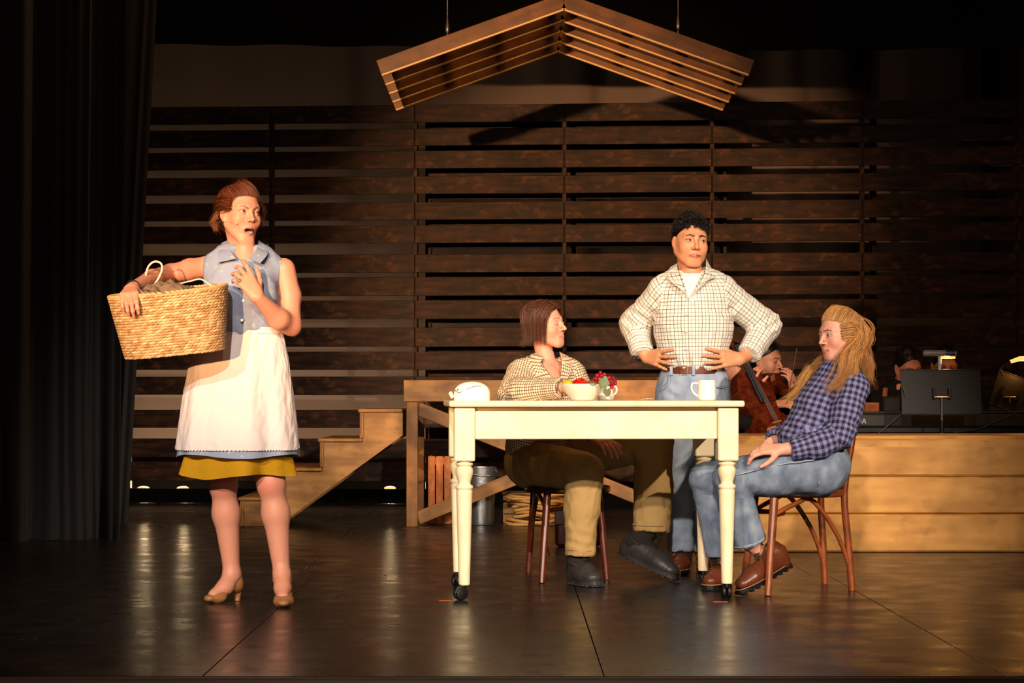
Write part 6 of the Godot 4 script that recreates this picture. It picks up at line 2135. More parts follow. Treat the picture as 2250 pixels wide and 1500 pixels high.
		for q in 3:
			var off := Vector3(rng.randfn(), rng.randfn(), rng.randfn()) * 0.002
			strand(m, pts.map(func(x): return x + off), 0.0019, hair_tone(c, 0.35))
	wear(o, "hair", m.mesh(), M.hair)

# ---------------------------------------------------------------- the girl on the right
func girl() -> void:
	var o := figure("girl with long wavy blonde hair, blue checked shirt and jeans, sitting on the right-hand chair", Vector3(1.26, 0, -0.12))
	var skin := lin(0.87, 0.62, 0.53)
	var body := MB.new()
	var b := skin_blob(skin, 33)
	b.cone(Vector3(1.3293, 0.5645, 0.02), Vector3(1.4112, 0.8895, 0), 0.095, 0.10, 0.05)
	b.cone(Vector3(1.458, 0.9046, 0.1), Vector3(1.377, 0.9202, -0.14), 0.04, 0.04, 0.03)
	b.cone(Vector3(1.427, 0.9487, 0), Vector3(1.4151, 1.0178, 0), 0.045, 0.042, 0.03)
	b.limb([Vector3(1.4703, 0.8889, 0.12), Vector3(1.41, 0.6914, 0.18), Vector3(1.1508, 0.6225, 0.21)], [0.042, 0.036, 0.025], 0.02)
	b.limb([Vector3(1.368, 0.9062, -0.16), Vector3(1.3134, 0.6987, -0.2), Vector3(1.1216, 0.6482, -0.02)], [0.042, 0.036, 0.025], 0.02)
	b.limb([Vector3(1.2853, 0.5287, 0.12), Vector3(0.9347, 0.5092, 0.12), Vector3(1.0223, 0.2233, 0.07), Vector3(1.0945, 0.1584, 0.04)], [0.075, 0.05, 0.034, 0.032], 0.03)
	b.limb([Vector3(1.3231, 0.5267, -0.1), Vector3(0.8409, 0.4956, -0.13), Vector3(0.921, 0.1406, -0.19)], [0.075, 0.048, 0.027], 0.03)
	form(body, b, 0.011)
	var t := aim(-1.08, 0.10, 0.03, Vector3(1.4171, 1.1204, 0), 0.95)
	b = skin_blob(skin, 33)
	head(b, t, {"browc": lin(0.30, 0.18, 0.10), "brows": 0.8, "iris": lin(0.20, 0.17, 0.14), "nose": 0.95, "gaze": -0.002, "jaw": 0.98, "browh": 0.018, "lip": lin(0.78, 0.40, 0.38)})
	b.cone(t * Vector3(0, -0.06, -0.034), Vector3(1.4325, 0.9389, -0.01), 0.042, 0.050, 0.03)
	b.build(body, 0.0028, t.origin + Vector3(-0.14, -0.20, -0.13), t.origin + Vector3(0.13, 0.14, 0.13))
	b = skin_blob(skin, 34)
	hand(b, Vector3(1.1431, 0.6245, 0.21), Vector3(-0.95, 0.02, 0.05), Vector3(-0.05, -0.8, -0.5), -1, [0.5, 0.45, 0.6, 0.65, 0.7], 0.04, 0.95, Vector3(1.1759, 0.6283, 0.21), 0.025)
	form(body, b, 0.0034)
	b = skin_blob(skin, 34)
	hand(b, Vector3(1.1176, 0.6423, -0.02), Vector3(-0.55, -0.35, 0.55), Vector3(0.2, -0.9, -0.1), 1, [0.4, 0.4, 0.45, 0.5, 0.5], 0.04, 0.95, Vector3(1.1399, 0.6518, -0.04), 0.025)
	form(body, b, 0.0036)
	wear(o, "body", body.mesh(), M.skin)
	# shirt, blousing over the belt
	b = cloth_blob(51, 0.006)
	var ax := Vector3(-0.4, 0, 1)
	b.cone(Vector3(1.2938, 0.6235, 0.02), Vector3(1.3623, 0.781, 0.01), 0.128, 0.132, 0.05)
	b.cone(Vector3(1.3623, 0.781, 0.01), Vector3(1.4191, 0.9191, 0), 0.132, 0.102, 0.05)
	b.egg(Vector3(1.2663, 0.7023, 0.02), Vector3(0.115, 0.075, 0.125), 0.05, Basis(Vector3.BACK, 0.45))
	b.cone(Vector3(1.4658, 0.8968, 0.1), Vector3(1.377, 0.9141, -0.14), 0.055, 0.055, 0.05)
	b.cone(Vector3(1.4309, 0.9645, 0), Vector3(1.4289, 0.9447, 0), 0.062, 0.07, 0.03)
	b.limb([Vector3(1.4586, 0.8851, 0.12), Vector3(1.4304, 0.7918, 0.15), Vector3(1.3911, 0.6858, 0.19), Vector3(1.2973, 0.6437, 0.21), Vector3(1.181, 0.6227, 0.215)], [0.070, 0.064, 0.057, 0.053, 0.045], 0.03, 2)
	b.limb([Vector3(1.368, 0.9022, -0.16), Vector3(1.3134, 0.7088, -0.2), Vector3(1.1399, 0.6597, -0.04)], [0.064, 0.060, 0.046], 0.03, 2)
	b.cone(Vector3(1.423, 0.9882, 0), Vector3(1.4151, 1.0671, 0), 0.055, 0.06, 0.008, 0, Vector3.ZERO, 1.0, 1)
	b.cone(Vector3(1.1623, 0.6513, -0.06), Vector3(1.0954, 0.6447, 0), 0.034, 0.04, 0.005, 0, Vector3.ZERO, 1.0, 1)
	b.folds = [[Vector3(1.4223, 0.6956, 0.2), Vector3(0.7, 0.7, 0).normalized(), 0.08, 120.0, 0.007], [Vector3(1.2366, 0.6942, 0.12), Vector3(0.8, 0.5, 0).normalized(), 0.10, 95.0, 0.006], [Vector3(1.3892, 0.8306, 0.14), Vector3(0.9, -0.3, 0).normalized(), 0.07, 110.0, 0.005], [Vector3(1.2612, 0.6286, 0.22), Vector3(1, 0, 0), 0.06, 120.0, 0.004]]
	b.frames = [[Vector3(1.3096, 0.6137, 0.02), Vector3(1.423, 0.9388, 0), Vector3(-0.3, 0, 1), 0.13, 0.0, 0.13], [Vector3(1.4046, 0.6858, 0.19), Vector3(1.4644, 0.9045, 0.12), Vector3(0, 0, 1), 0.07, 0.0, 0.07], [Vector3(1.181, 0.6227, 0.215), Vector3(1.4007, 0.6838, 0.19), Vector3(0, 0.3, 1), 0.06, 0.0, 0.055], [Vector3(1.3134, 0.7088, -0.2), Vector3(1.368, 0.9203, -0.16), Vector3(0, 0, 1), 0.062, 0.0, 0.06], [Vector3(1.1399, 0.6597, -0.04), Vector3(1.3134, 0.7088, -0.2), Vector3(0, 0.5, 1), 0.055, 0.0, 0.05]]
	var m := MB.new()
	form(m, b, 0.0075)
	wear(o, "shirt", m.mesh(), M.gingham)
	wear(o, "collar", flap([Vector3(1.4616, 0.9641, 0.03), Vector3(1.4084, 0.9576, 0.08), Vector3(1.365, 0.944, 0.07)], [Vector3(1.4707, 0.9362, 0.07), Vector3(1.4103, 0.9122, 0.13), Vector3(1.3452, 0.8929, 0.11)]), M.gingham)
	# jeans
	b = cloth_blob(52, 0.004)
	b.cone(Vector3(1.3336, 0.5523, 0.07), Vector3(1.3481, 0.5473, -0.08), 0.122, 0.120, 0.05)
	b.limb([Vector3(1.3135, 0.5377, 0.1), Vector3(1.1197, 0.5267, 0.12), Vector3(0.9367, 0.5053, 0.12)], [0.112, 0.095, 0.074], 0.04)
	b.limb([Vector3(0.9328, 0.4995, 0.12), Vector3(0.9764, 0.3618, 0.095), Vector3(1.0223, 0.2155, 0.07)], [0.073, 0.071, 0.074], 0.02, 2)
	b.limb([Vector3(1.3391, 0.5307, -0.1), Vector3(1.13, 0.518, -0.12), Vector3(0.8509, 0.4896, -0.13)], [0.105, 0.090, 0.068], 0.04)
	b.limb([Vector3(0.8469, 0.4856, -0.13), Vector3(0.8849, 0.3082, -0.15), Vector3(0.906, 0.1429, -0.16)], [0.066, 0.056, 0.050], 0.02, 2)
	b.folds = [[Vector3(0.9208, 0.4526, 0.16), Vector3(0.3, 0.9, 0).normalized(), 0.06, 110.0, 0.005], [Vector3(1.2227, 0.5323, 0.22), Vector3(0.9, -0.4, 0).normalized(), 0.08, 90.0, 0.005], [Vector3(0.8363, 0.4318, -0.08), Vector3(0.4, 0.9, 0).normalized(), 0.06, 110.0, 0.005]]
	m = MB.new()
	form(m, b, 0.0085)
	var jn := wear(o, "jeans", m.mesh(), M.blue_denim)
	m = MB.new()
	m.tube(arc([Vector3(0.9547, 0.5163, 0.205), Vector3(1.069, 0.5457, 0.217), Vector3(1.1831, 0.5691, 0.228), Vector3(1.2797, 0.5806, 0.225)], 24), 0.0022, 5)
	m.tube(arc([Vector3(1.3258, 0.5953, 0.2), Vector3(1.3127, 0.557, 0.21), Vector3(1.2973, 0.5223, 0.21), Vector3(1.3026, 0.4795, 0.2)], 14), 0.0022, 5)
	put("seam", m.mesh(), M.denim, jn)
	m = MB.new()
	m.tube(ringpts(Vector3(1.0183, 0.2273, 0.07), Vector3(1.0223, 0.2155, 0.07) - Vector3(0.9764, 0.3618, 0.095), 0.0755, 36), 0.003, 6, false)
	put("hem", m.mesh(), M.denim, jn)
	boot(o, Vector3(1.2099, 0.1138, 0), Vector3(0.9624, 0.0115, 0.17) * Vector3(1, 0, 1) + Vector3(0, 0.003, 0), Vector3(1.0931, 0.2032, 0.035), M.boot_brown, M.boot_brown, M.rubber, true, 0.95)
	boot(o, Vector3(0.9625, 0.0233, -0.24) * Vector3(1, 0, 1) + Vector3(0, 0.003, 0), Vector3(0.8485, 0.0233, -0.04) * Vector3(1, 0, 1) + Vector3(0, 0.003, 0), Vector3(0.916, 0.1555, -0.18), M.boot_brown, M.boot_brown, M.rubber, true, 0.95)
	girl_hair(o, t)

func girl_hair(o: Node3D, t: Transform3D) -> void:
	rng.seed = 55
	var c := lin(0.78, 0.57, 0.34)
	var m := MB.new()
	var b := Blob.new()
	b.base = lin(0.58, 0.38, 0.19)
	var B := t.basis.orthonormalized()
	b.egg(t * Vector3(0, 0.034, -0.017), Vector3(0.072, 0.0805, 0.088), 0.02, B)
	b.egg(t * Vector3(0, -0.04, -0.065), Vector3(0.072, 0.09, 0.045), 0.03, B)
	b.cone(t * Vector3(0, -0.06, -0.085), Vector3(1.5093, 0.9449, -0.02), 0.05, 0.03, 0.04)
	b.egg(t * Vector3(0, -0.030, 0.082), Vector3(0.082, 0.108, 0.082), 0.006, B, 1)
	b.egg(t * Vector3(0, -0.09, 0.0), Vector3(0.11, 0.07, 0.045), 0.02, B, 1)
	b.build(m, 0.0055, t.origin - Vector3(0.2, 0.24, 0.2), t.origin + Vector3(0.22, 0.16, 0.2))
	# swept back from the brow to a clip behind the crown
	var clip := Vector3(0.0, 0.070, -0.112)
	for i in 56:
		var a := lerpf(-1.75, 1.75, i / 55.0)
		var el := lerpf(0.44, -0.10, a * a / 3.06)
		var d0 := Vector3(sin(a) * cos(el), sin(el), cos(a) * cos(el))
		var d1 := (d0 * 0.6 + Vector3(0, 0.50, -0.42)).normalized()
		var lf := 0.006 + 0.002 * sin(i * 1.7)
		lock(m, [sk(t, d0, 0.001), sk(t, d0.slerp(d1, 0.4), lf * 0.8), sk(t, d1, lf), sk(t, Vector3(sin(a) * 0.8, 0.45, -0.8), lf), t * clip], 12, 0.011, 0.0015, c, 0.35, 0.001, 12)
	for w in 12:
		var q := 0.040 - 0.0055 * w + rng.randf_range(-0.004, 0.004)
		for sgn in [-1.0, 1.0]:
			lock(m, [t * Vector3(sgn * 0.071, q, 0.034), t * Vector3(sgn * 0.082, q + 0.004, 0.005), t * Vector3(sgn * 0.087, q - 0.004, -0.035), t * Vector3(sgn * 0.080, q - 0.035, -0.070)], 22, 0.018, 0.0013, c, 0.35, 0.003, 10)
	# the length: near side falls past the cheek on to the shirt front, far side in front of the chest, the rest down the back
	var near := [t * Vector3(0.062, 0.05, -0.06), t * Vector3(0.086, -0.01, -0.045), Vector3(1.4502, 1.0354, 0.1), Vector3(1.4125, 0.9471, 0.14), Vector3(1.3613, 0.8694, 0.17)]
	for k in 26:
		var sh := Vector3(rng.randfn() * 0.014, 0, rng.randfn() * 0.012)
		var g := []
		for i in near.size():
			g.append(near[i] + sh * (0.6 + 0.25 * i) + Vector3(0.012 * sin(i * 2.2 + k), 0.01 * sin(k * 1.7) * i * 0.3, 0))
		lock(m, g, 15, 0.012, 0.0016, c, 0.36, 0.011, 16, 1.1)
	var far := [t * Vector3(-0.066, 0.03, -0.05), t * Vector3(-0.085, -0.05, -0.01), Vector3(1.3635, 0.9902, -0.13), Vector3(1.296, 0.9195, -0.05), Vector3(1.2084, 0.8304, 0.04)]
	for k in 20:
		var g := []
		for i in far.size():
			g.append(far[i] + Vector3(rng.randfn() * 0.010 * (1 + i * 0.5), rng.randfn() * 0.006 * i, rng.randfn() * 0.012))
		lock(m, g, 14, 0.012, 0.0016, c, 0.36, 0.011, 16, 1.1)
	var back := [t * clip, t * Vector3(0.03, -0.02, -0.135), Vector3(1.5124, 1.0371, 0.02), Vector3(1.5228, 0.9875, 0.04), Vector3(1.5258, 0.9243, 0.08)]
	for k in 34:
		var u := rng.randf_range(-1.0, 1.0)
		var g := []
		for i in back.size():
			g.append(back[i] + Vector3(rng.randfn() * 0.010 * (0.5 + i * 0.4), rng.randfn() * 0.010 * i, u * 0.05 + rng.randfn() * 0.01))
		lock(m, g, 13, 0.012, 0.0016, c.lerp(lin(0.6, 0.36, 0.16), 0.5), 0.36, 0.011, 16, 1.2)
	var mid := [t * Vector3(0.055, 0.055, -0.085), t * Vector3(0.075, -0.02, -0.09), Vector3(1.4736, 1.0257, 0.1), Vector3(1.4514, 0.9569, 0.14), Vector3(1.4178, 0.8984, 0.18)]
	for k in 18:
		var g := []
		for i in mid.size():
			g.append(mid[i] + Vector3(rng.randfn() * 0.010 * (0.5 + i * 0.35), rng.randfn() * 0.006 * i, rng.randfn() * 0.010))
		lock(m, g, 14, 0.012, 0.0016, c, 0.36, 0.011, 16, 1.2)
	wear(o, "hair", m.mesh(), M.hair)

func basket() -> void:
	rng.seed = 5
	# oval basket, wider at the rim, woven in rows of twisted straw; she carries it tilted on her right hip
	var root := thing("wicker_basket", "large oval straw basket held on the woman's hip, with linen inside", "basket", Vector3(-1.3385, 1.1381, 0.84))
	root.rotation = Vector3(0.10, 0.06, 0.102)
	var straws := []
	for c in [Color(0.79, 0.65, 0.47), Color(0.75, 0.59, 0.40), Color(0.82, 0.70, 0.53), Color(0.70, 0.53, 0.34)]:
		straws.append(c)
	var sm := vmat(0.55, 0.4)
	var H := 0.245
	var rows := 23
	var ring := func(h: float, a: float, out: float) -> Vector3:
		# h from 0 (floor) to 1 (rim)
		var rx := lerpf(0.190, 0.229, h) + out
		var rz := lerpf(0.115, 0.155, h) + out
		var e := 0.80
		var cx := signf(cos(a)) * pow(absf(cos(a)), e)
		var sz := signf(sin(a)) * pow(absf(sin(a)), e)
		return Vector3(cx * rx, (h - 0.5) * H, sz * rz)
	# angles that lie evenly along the oval
	var total := 0.0
	var run := [0.0]
	for i in 2880:
		total += ((ring.call(0.5, TAU * (i + 1) / 2880.0, 0.0) as Vector3) - (ring.call(0.5, TAU * i / 2880.0, 0.0) as Vector3)).length()
		run.append(total)
	var turns := []
	var at := 0
	for i in 720:
		while run[at + 1] < total * i / 720.0:
			at += 1
		turns.append(TAU * at / 2880.0)
	for k in rows:
		var m := MB.new()
		var h := (k + 0.5) / rows
		var n := 66
		var sh := rng.randf()
		for i in n:
			var a: float = turns[int(720.0 * (i + sh) / n) % 720]
			var p: Vector3 = ring.call(h, a, 0.0)
			var p1: Vector3 = ring.call(h, a + 0.02, 0.0)
			var p2: Vector3 = ring.call(h, a - 0.02, 0.0)
			var t := (p1 - p2).normalized()
			var up := Vector3.UP
			var nn := t.cross(up).normalized()
			if nn.dot(p * Vector3(1, 0, 1)) < 0:
				nn = -nn
			var th := 0.24 * (1.0 if nn.z > -2.0 else 1.0) + rng.randfn(0.0, 0.06)
			# the straw leans up to the right on every row, as twisted cord does
			var ax := (t * signf(t.x if nn.z > 0 else -t.x)).rotated(nn, th)
			var c: Color = (straws[rng.randi() % 4] as Color) * rng.randf_range(0.88, 1.08)
			m.col = Color(c.r, c.g, c.b).srgb_to_linear()
			var l := 0.0155 * rng.randf_range(0.9, 1.15)
			m.ball(p + nn * 0.002, Vector3(l, 0.0058, 0.0058), 7, 5, Basis(ax, nn.cross(ax), nn) * Basis(Vector3.FORWARD, 0.0))
		put("weave_row", m.mesh(), sm, root)
	# rim cord, inner wall and floor
	var rim := MB.new()
	rim.col = Color(0.82, 0.66, 0.44).srgb_to_linear()
	for i in 90:
		var a := TAU * i / 90.0
		var p: Vector3 = ring.call(1.0, a, 0.0)
		var t: Vector3 = ((ring.call(1.0, a + 0.02, 0.0) as Vector3) - (ring.call(1.0, a - 0.02, 0.0) as Vector3)).normalized()
		rim.ball(p + Vector3(0, 0.003, 0), Vector3(0.0135, 0.0062, 0.0075), 7, 5, Basis(t, Vector3.UP, t.cross(Vector3.UP)).rotated(t.cross(Vector3.UP).normalized(), 0.35))
	put("rim_cord", rim.mesh(), sm, root)
	var inner := MB.new()
	inner.col = Color(0.77, 0.62, 0.44).srgb_to_linear()
	inner.sheet(64, 6, func(u, v): return ring.call(v, -TAU * u, -0.003), true)
	put("inner_wall", inner.mesh(), sm, root)
	inner = MB.new()
	inner.col = Color(0.77, 0.62, 0.44).srgb_to_linear()
	inner.sheet(64, 4, func(u, v): return (ring.call(0.02, TAU * u, 0.0) as Vector3) * Vector3(v, 1, v), true)
	put("basket_floor", inner.mesh(), sm, root)
	# white rope handles: the left one stands up in a loop, the other lies along the cloth
	var cord := mat(Color(0.92, 0.86, 0.76), 0.7)
	var hd := MB.new()
	hd.tube(arc([Vector3(-1.444, 1.2245, 0.79), Vector3(-1.4547, 1.2922, 0.77), Vector3(-1.4492, 1.3566, 0.75), Vector3(-1.4256, 1.3844, 0.74), Vector3(-1.3967, 1.3783, 0.75), Vector3(-1.3896, 1.3524, 0.76), Vector3(-1.4042, 1.3097, 0.78), Vector3(-1.4368, 1.26, 0.8)], 40), 0.0042, 8)
	var loop := put("rope_handle", hd.mesh(), cord, root)
	loop.transform = root.transform.affine_inverse()
	hd = MB.new()
	hd.tube(arc([Vector3(-1.2978, 1.2927, 0.86), Vector3(-1.2523, 1.2994, 0.9), Vector3(-1.2168, 1.3065, 0.9), Vector3(-1.1819, 1.2877, 0.92), Vector3(-1.1606, 1.2699, 0.92)], 20), 0.0032, 7)
	loop = put("rope_handle", hd.mesh(), cord, root)
	loop.transform = root.transform.affine_inverse()
	# linen in the basket
	var nz := FastNoiseLite.new()
	nz.seed = 9
	nz.frequency = 0.012
	nz.fractal_octaves = 2
	var cl := MB.new()
	cl.sheet(64, 40, func(u, v):
		var a: float = TAU * u
		var p: Vector3 = ring.call(0.9, -a, -0.016)
		var q: Vector3 = p * Vector3(v, 1, v)
		var f: float = 1.0 - pow(v, 3.0)
		q.y += -0.022 + f * (0.058 + 0.04 * nz.get_noise_2d(q.x * 600.0, q.z * 600.0) + 0.035 * (0.5 - absf(nz.get_noise_2d(q.x * 700.0 + 99.0, q.z * 700.0)) * 2.0)) * clampf(1.15 - 3.0 * q.x, 0.35, 1.15)
		return q, true)
	for i in cl.n.size():
		if cl.n[i].y < 0:
			cl.n[i] = -cl.n[i]
	for i in range(0, cl.ix.size(), 3):
		var t := cl.ix[i + 1]
		cl.ix[i + 1] = cl.ix[i + 2]
		cl.ix[i + 2] = t
	var linen := solo("linen_cloth", cl.mesh(), bump(mat(Color(0.52, 0.44, 0.36), 0.9, 0.2), 0.15, 0.2, 20.0, 6), "crumpled grey-brown linen cloth heaped in the straw basket", "cloth")
	linen.transform = root.transform
	cl = MB.new()
	cl.sheet(24, 10, func(u, v): return Vector3(lerpf(0.06, 0.19, u), 0.114 + 0.01 * nz.get_noise_2d(u * 300.0, v * 200.0), lerpf(0.10, -0.03, v)))
	var white := solo("folded_cloth", cl.mesh(), mat(Color(0.90, 0.82, 0.70), 0.9, 0.2), "folded cream cloth at the right side of the straw basket", "cloth")
	white.transform = root.transform

func player(label: String, headat: Transform3D, skin: Color, o: Dictionary, torso: Array, arms: Array, seat: Vector3) -> Node3D:
	# a musician in black: head, hands and clothes; torso: neck and hips, arms: [shoulder, elbow, wrist, fingers, palm, thumb]
	var p := figure(label, seat)
	var body := MB.new()
	var b := skin_blob(skin, 61)
	head(b, headat, o)
	b.cone(headat * Vector3(0, -0.06, -0.034), torso[0] + Vector3(0, -0.03, 0), 0.048, 0.055, 0.03)
	form(body, b, 0.0046)
	for a in arms:
		b = skin_blob(skin, 62)
		hand(b, a[2], a[3], a[4], a[5], [0.4, 0.5, 0.55, 0.55, 0.55], 0.08, 1.0, a[1].lerp(a[2], 0.55), 0.028)
		form(body, b, 0.0045)
	b = skin_blob(skin, 63)
	b.limb([torso[1], torso[0] + Vector3(0, -0.06, 0)], [0.1, 0.11], 0.04)
	for a in arms:
		b.limb([torso[0] + Vector3(0, -0.09, 0), a[0], a[1], a[2]], [0.05, 0.042, 0.036, 0.027], 0.02)
	form(body, b, 0.014)
	wear(p, "body", body.mesh(), M.skin)
	b = cloth_blob(71, 0.005)
	b.cone(torso[1], torso[0] + Vector3(0, -0.12, 0), 0.15, 0.165, 0.05, 0, Vector3.BACK, 1.3)
	b.cone(torso[0] + Vector3(-0.14, -0.09, 0), torso[0] + Vector3(0.14, -0.09, 0), 0.06, 0.06, 0.06)
	b.cone(torso[0] + Vector3(0, -0.06, 0), torso[0] + Vector3(0, -0.01, 0), 0.07, 0.06, 0.04)
	for a in arms:
		b.limb([a[0], a[1], a[1].lerp(a[2], 0.8)], [0.06, 0.052, 0.045], 0.03, 2)
	# lap and shins
	var f: Vector3 = o.get("lap", Vector3(0, 0, 0.4))
	for s in [-0.11, 0.11]:
		var side: Vector3 = f.cross(Vector3.UP).normalized() * s
		var kn: Vector3 = torso[1] + f + side * 1.2 + Vector3(0, -0.02, 0)
		b.limb([torso[1] + side * 0.8, kn, Vector3(kn.x, 0.05, kn.z)], [0.09, 0.07, 0.05], 0.04)
	var m := MB.new()
	form(m, b, 0.014)
	wear(p, "black_clothes", m.mesh(), mat(Color(0.10, 0.09, 0.09), 0.9, 0.2))
	rng.seed = o.get("seed", 3)
	m = MB.new()
	b = Blob.new()
	b.base = lin(0.06, 0.045, 0.04)
	var B := headat.basis.orthonormalized()
	b.egg(headat * Vector3(0, 0.042, -0.018), Vector3(0.081, 0.090, 0.097), 0.02, B)
	b.egg(headat * Vector3(0, -0.01, -0.055), Vector3(0.078, 0.08, 0.055), 0.03, B)
	b.egg(headat * Vector3(0, -0.035, 0.088), Vector3(0.092, 0.108, 0.090), 0.006, B, 1)
	b.egg(headat * Vector3(0, -0.085, 0.0), Vector3(0.11, 0.07, 0.07), 0.02, B, 1)
	form(m, b, 0.006)
	for i in 50:
		var a := rng.randf_range(-PI, PI)
		var d := Vector3(sin(a), 0.9, cos(a) * 1.2)
		var e := Vector3(sin(a) * 1.4, 0.25, cos(a) * 1.3)
		lock(m, [sk(headat, Vector3(0, 1, -0.2), 0.012), sk(headat, d, 0.017), sk(headat, e, 0.012)], 6, 0.014, 0.0022, lin(0.07, 0.05, 0.045), 0.3, 0.004, 8)
	wear(p, "hair", m.mesh(), M.hair)
	# stool so that nobody hovers
	var st := thing("black_stool", o.stool, "stool", Vector3(torso[1].x, 0, torso[1].z), 0.0, "players' stools")
	put("stool_seat", plank(Vector3(0.34, 0.05, 0.34), 1, 0.012), M.black, st, Transform3D(Basis.IDENTITY, Vector3(0, torso[1].y - 0.145, 0)))
	for q in [Vector3(-0.14, 0, 0.14), Vector3(0.14, 0, 0.14), Vector3(-0.14, 0, -0.14), Vector3(0.14, 0, -0.14)]:
		m = MB.new()
		m.tube([q, q + Vector3(0, torso[1].y - 0.165, 0)], 0.013, 8)
		put("leg", m.mesh(), M.black, st)
	return p

func musicians() -> void:
	var tone := lin(0.80, 0.54, 0.42)
	player("cello player with glasses, in black, half hidden behind the standing man's arm", aim(1.05, 0.25, 0.0, Vector3(1.3617, 1.0457, -3.75), 1.02), tone, {"browc": lin(0.06, 0.04, 0.03), "stool": "black stool under the cello player", "seed": 5, "lap": Vector3(0.35, 0, 0.22)}, [Vector3(1.3481, 0.9285, -3.78), Vector3(1.3554, 0.6302, -3.85)], [[Vector3(1.4343, 0.8556, -3.7), Vector3(1.4944, 0.7674, -3.55), Vector3(1.436, 0.8884, -3.52), Vector3(0.15, 0.9, 0.1), Vector3(0.6, 0.2, -0.6), 1.0], [Vector3(1.3076, 0.8444, -3.66), Vector3(1.3264, 0.7002, -3.42), Vector3(1.4718, 0.6765, -3.36), Vector3(0.85, -0.35, 0.1), Vector3(0, -0.6, -0.7), -1.0]], Vector3(1.3502, 0, -3.8))
	player("violin player in black with short black hair, looking right behind the cello", aim(0.95, 0.12, 0.10, Vector3(1.6304, 1.0833, -4.3), 1.05), tone, {"browc": lin(0.05, 0.04, 0.03), "jaw": 1.06, "nosew": 1.15, "eye": 0.003, "stool": "black stool under the violin player", "seed": 6}, [Vector3(1.6002, 0.9612, -4.34), Vector3(1.6192, 0.6443, -4.4)], [[Vector3(1.6766, 0.8732, -4.25), Vector3(1.7725, 0.7495, -4.1), Vector3(1.7522, 0.8727, -3.95), Vector3(-0.1, 0.9, 0.2), Vector3(-0.7, 0.1, -0.5), 1.0], [Vector3(1.5255, 0.8616, -4.2), Vector3(1.5456, 0.7504, -3.98), Vector3(1.6266, 0.7991, -3.9), Vector3(0.9, 0.05, 0.2), Vector3(0, -0.8, -0.5), -1.0]], Vector3(1.6073, 0, -4.35))
	player("keyboard player in black with black hair, seen left of the music stand's lamp", aim(0.25, 0.35, 0.05, Vector3(2.4831, 1.0325, -4), 1.0), tone, {"browc": lin(0.05, 0.04, 0.03), "stool": "black stool left of the music stand behind the keyboard", "seed": 7}, [Vector3(2.4307, 0.9072, -4.04), Vector3(2.4132, 0.6202, -4.1)], [[Vector3(2.4707, 0.8443, -3.95), Vector3(2.4635, 0.7323, -3.78), Vector3(2.4415, 0.7728, -3.58), Vector3(0.1, -0.1, 1), Vector3(0, -1, 0), 1.0]], Vector3(2.4183, 0, -4.05))
	player("player in black behind the music stand, face lit by its lamp", aim(0.0, 0.25, 0.0, Vector3(2.7425, 1.0432, -4.15), 1.0), tone, {"browc": lin(0.05, 0.04, 0.03), "stool": "black stool hidden behind the music stand", "seed": 8}, [Vector3(2.7587, 0.9079, -4.2), Vector3(2.7749, 0.6175, -4.25)], [[Vector3(2.801, 0.8443, -4.1), Vector3(2.7822, 0.7314, -3.88), Vector3(2.6941, 0.7726, -3.6), Vector3(-0.1, -0.1, 1), Vector3(0, -1, 0), 1.0]], Vector3(2.7645, 0, -4.2))
	# glasses of the cellist and of the player behind the stand
	for q in [[aim(1.05, 0.25, 0.0, Vector3(1.3617, 1.0457, -3.75), 1.02), 0], [aim(0.0, 0.25, 0.0, Vector3(2.7425, 1.0432, -4.15), 1.0), 1]]:
		var m := MB.new()
		for s in [-1.0, 1.0]:
			var pts := []
			for i in 21:
				var a := TAU * i / 20.0
				pts.append(q[0] * Vector3(s * 0.033 + cos(a) * 0.022, -0.002 + sin(a) * 0.017, 0.099))
			m.tube(pts, 0.0016, 5, false)
			m.tube([q[0] * Vector3(s * 0.055, 0.004, 0.099), q[0] * Vector3(s * 0.078, 0.0, 0.0)], 0.0014, 5)
		m.tube([q[0] * Vector3(-0.011, 0.002, 0.1), q[0] * Vector3(0.011, 0.002, 0.1)], 0.0014, 5)
		var g := solo("eyeglasses", m.mesh(), M.black, ["thin dark eyeglasses worn by the cello player", "thin dark eyeglasses worn by the player behind the music stand"][q[1]], "glasses")
		g.name = g.name

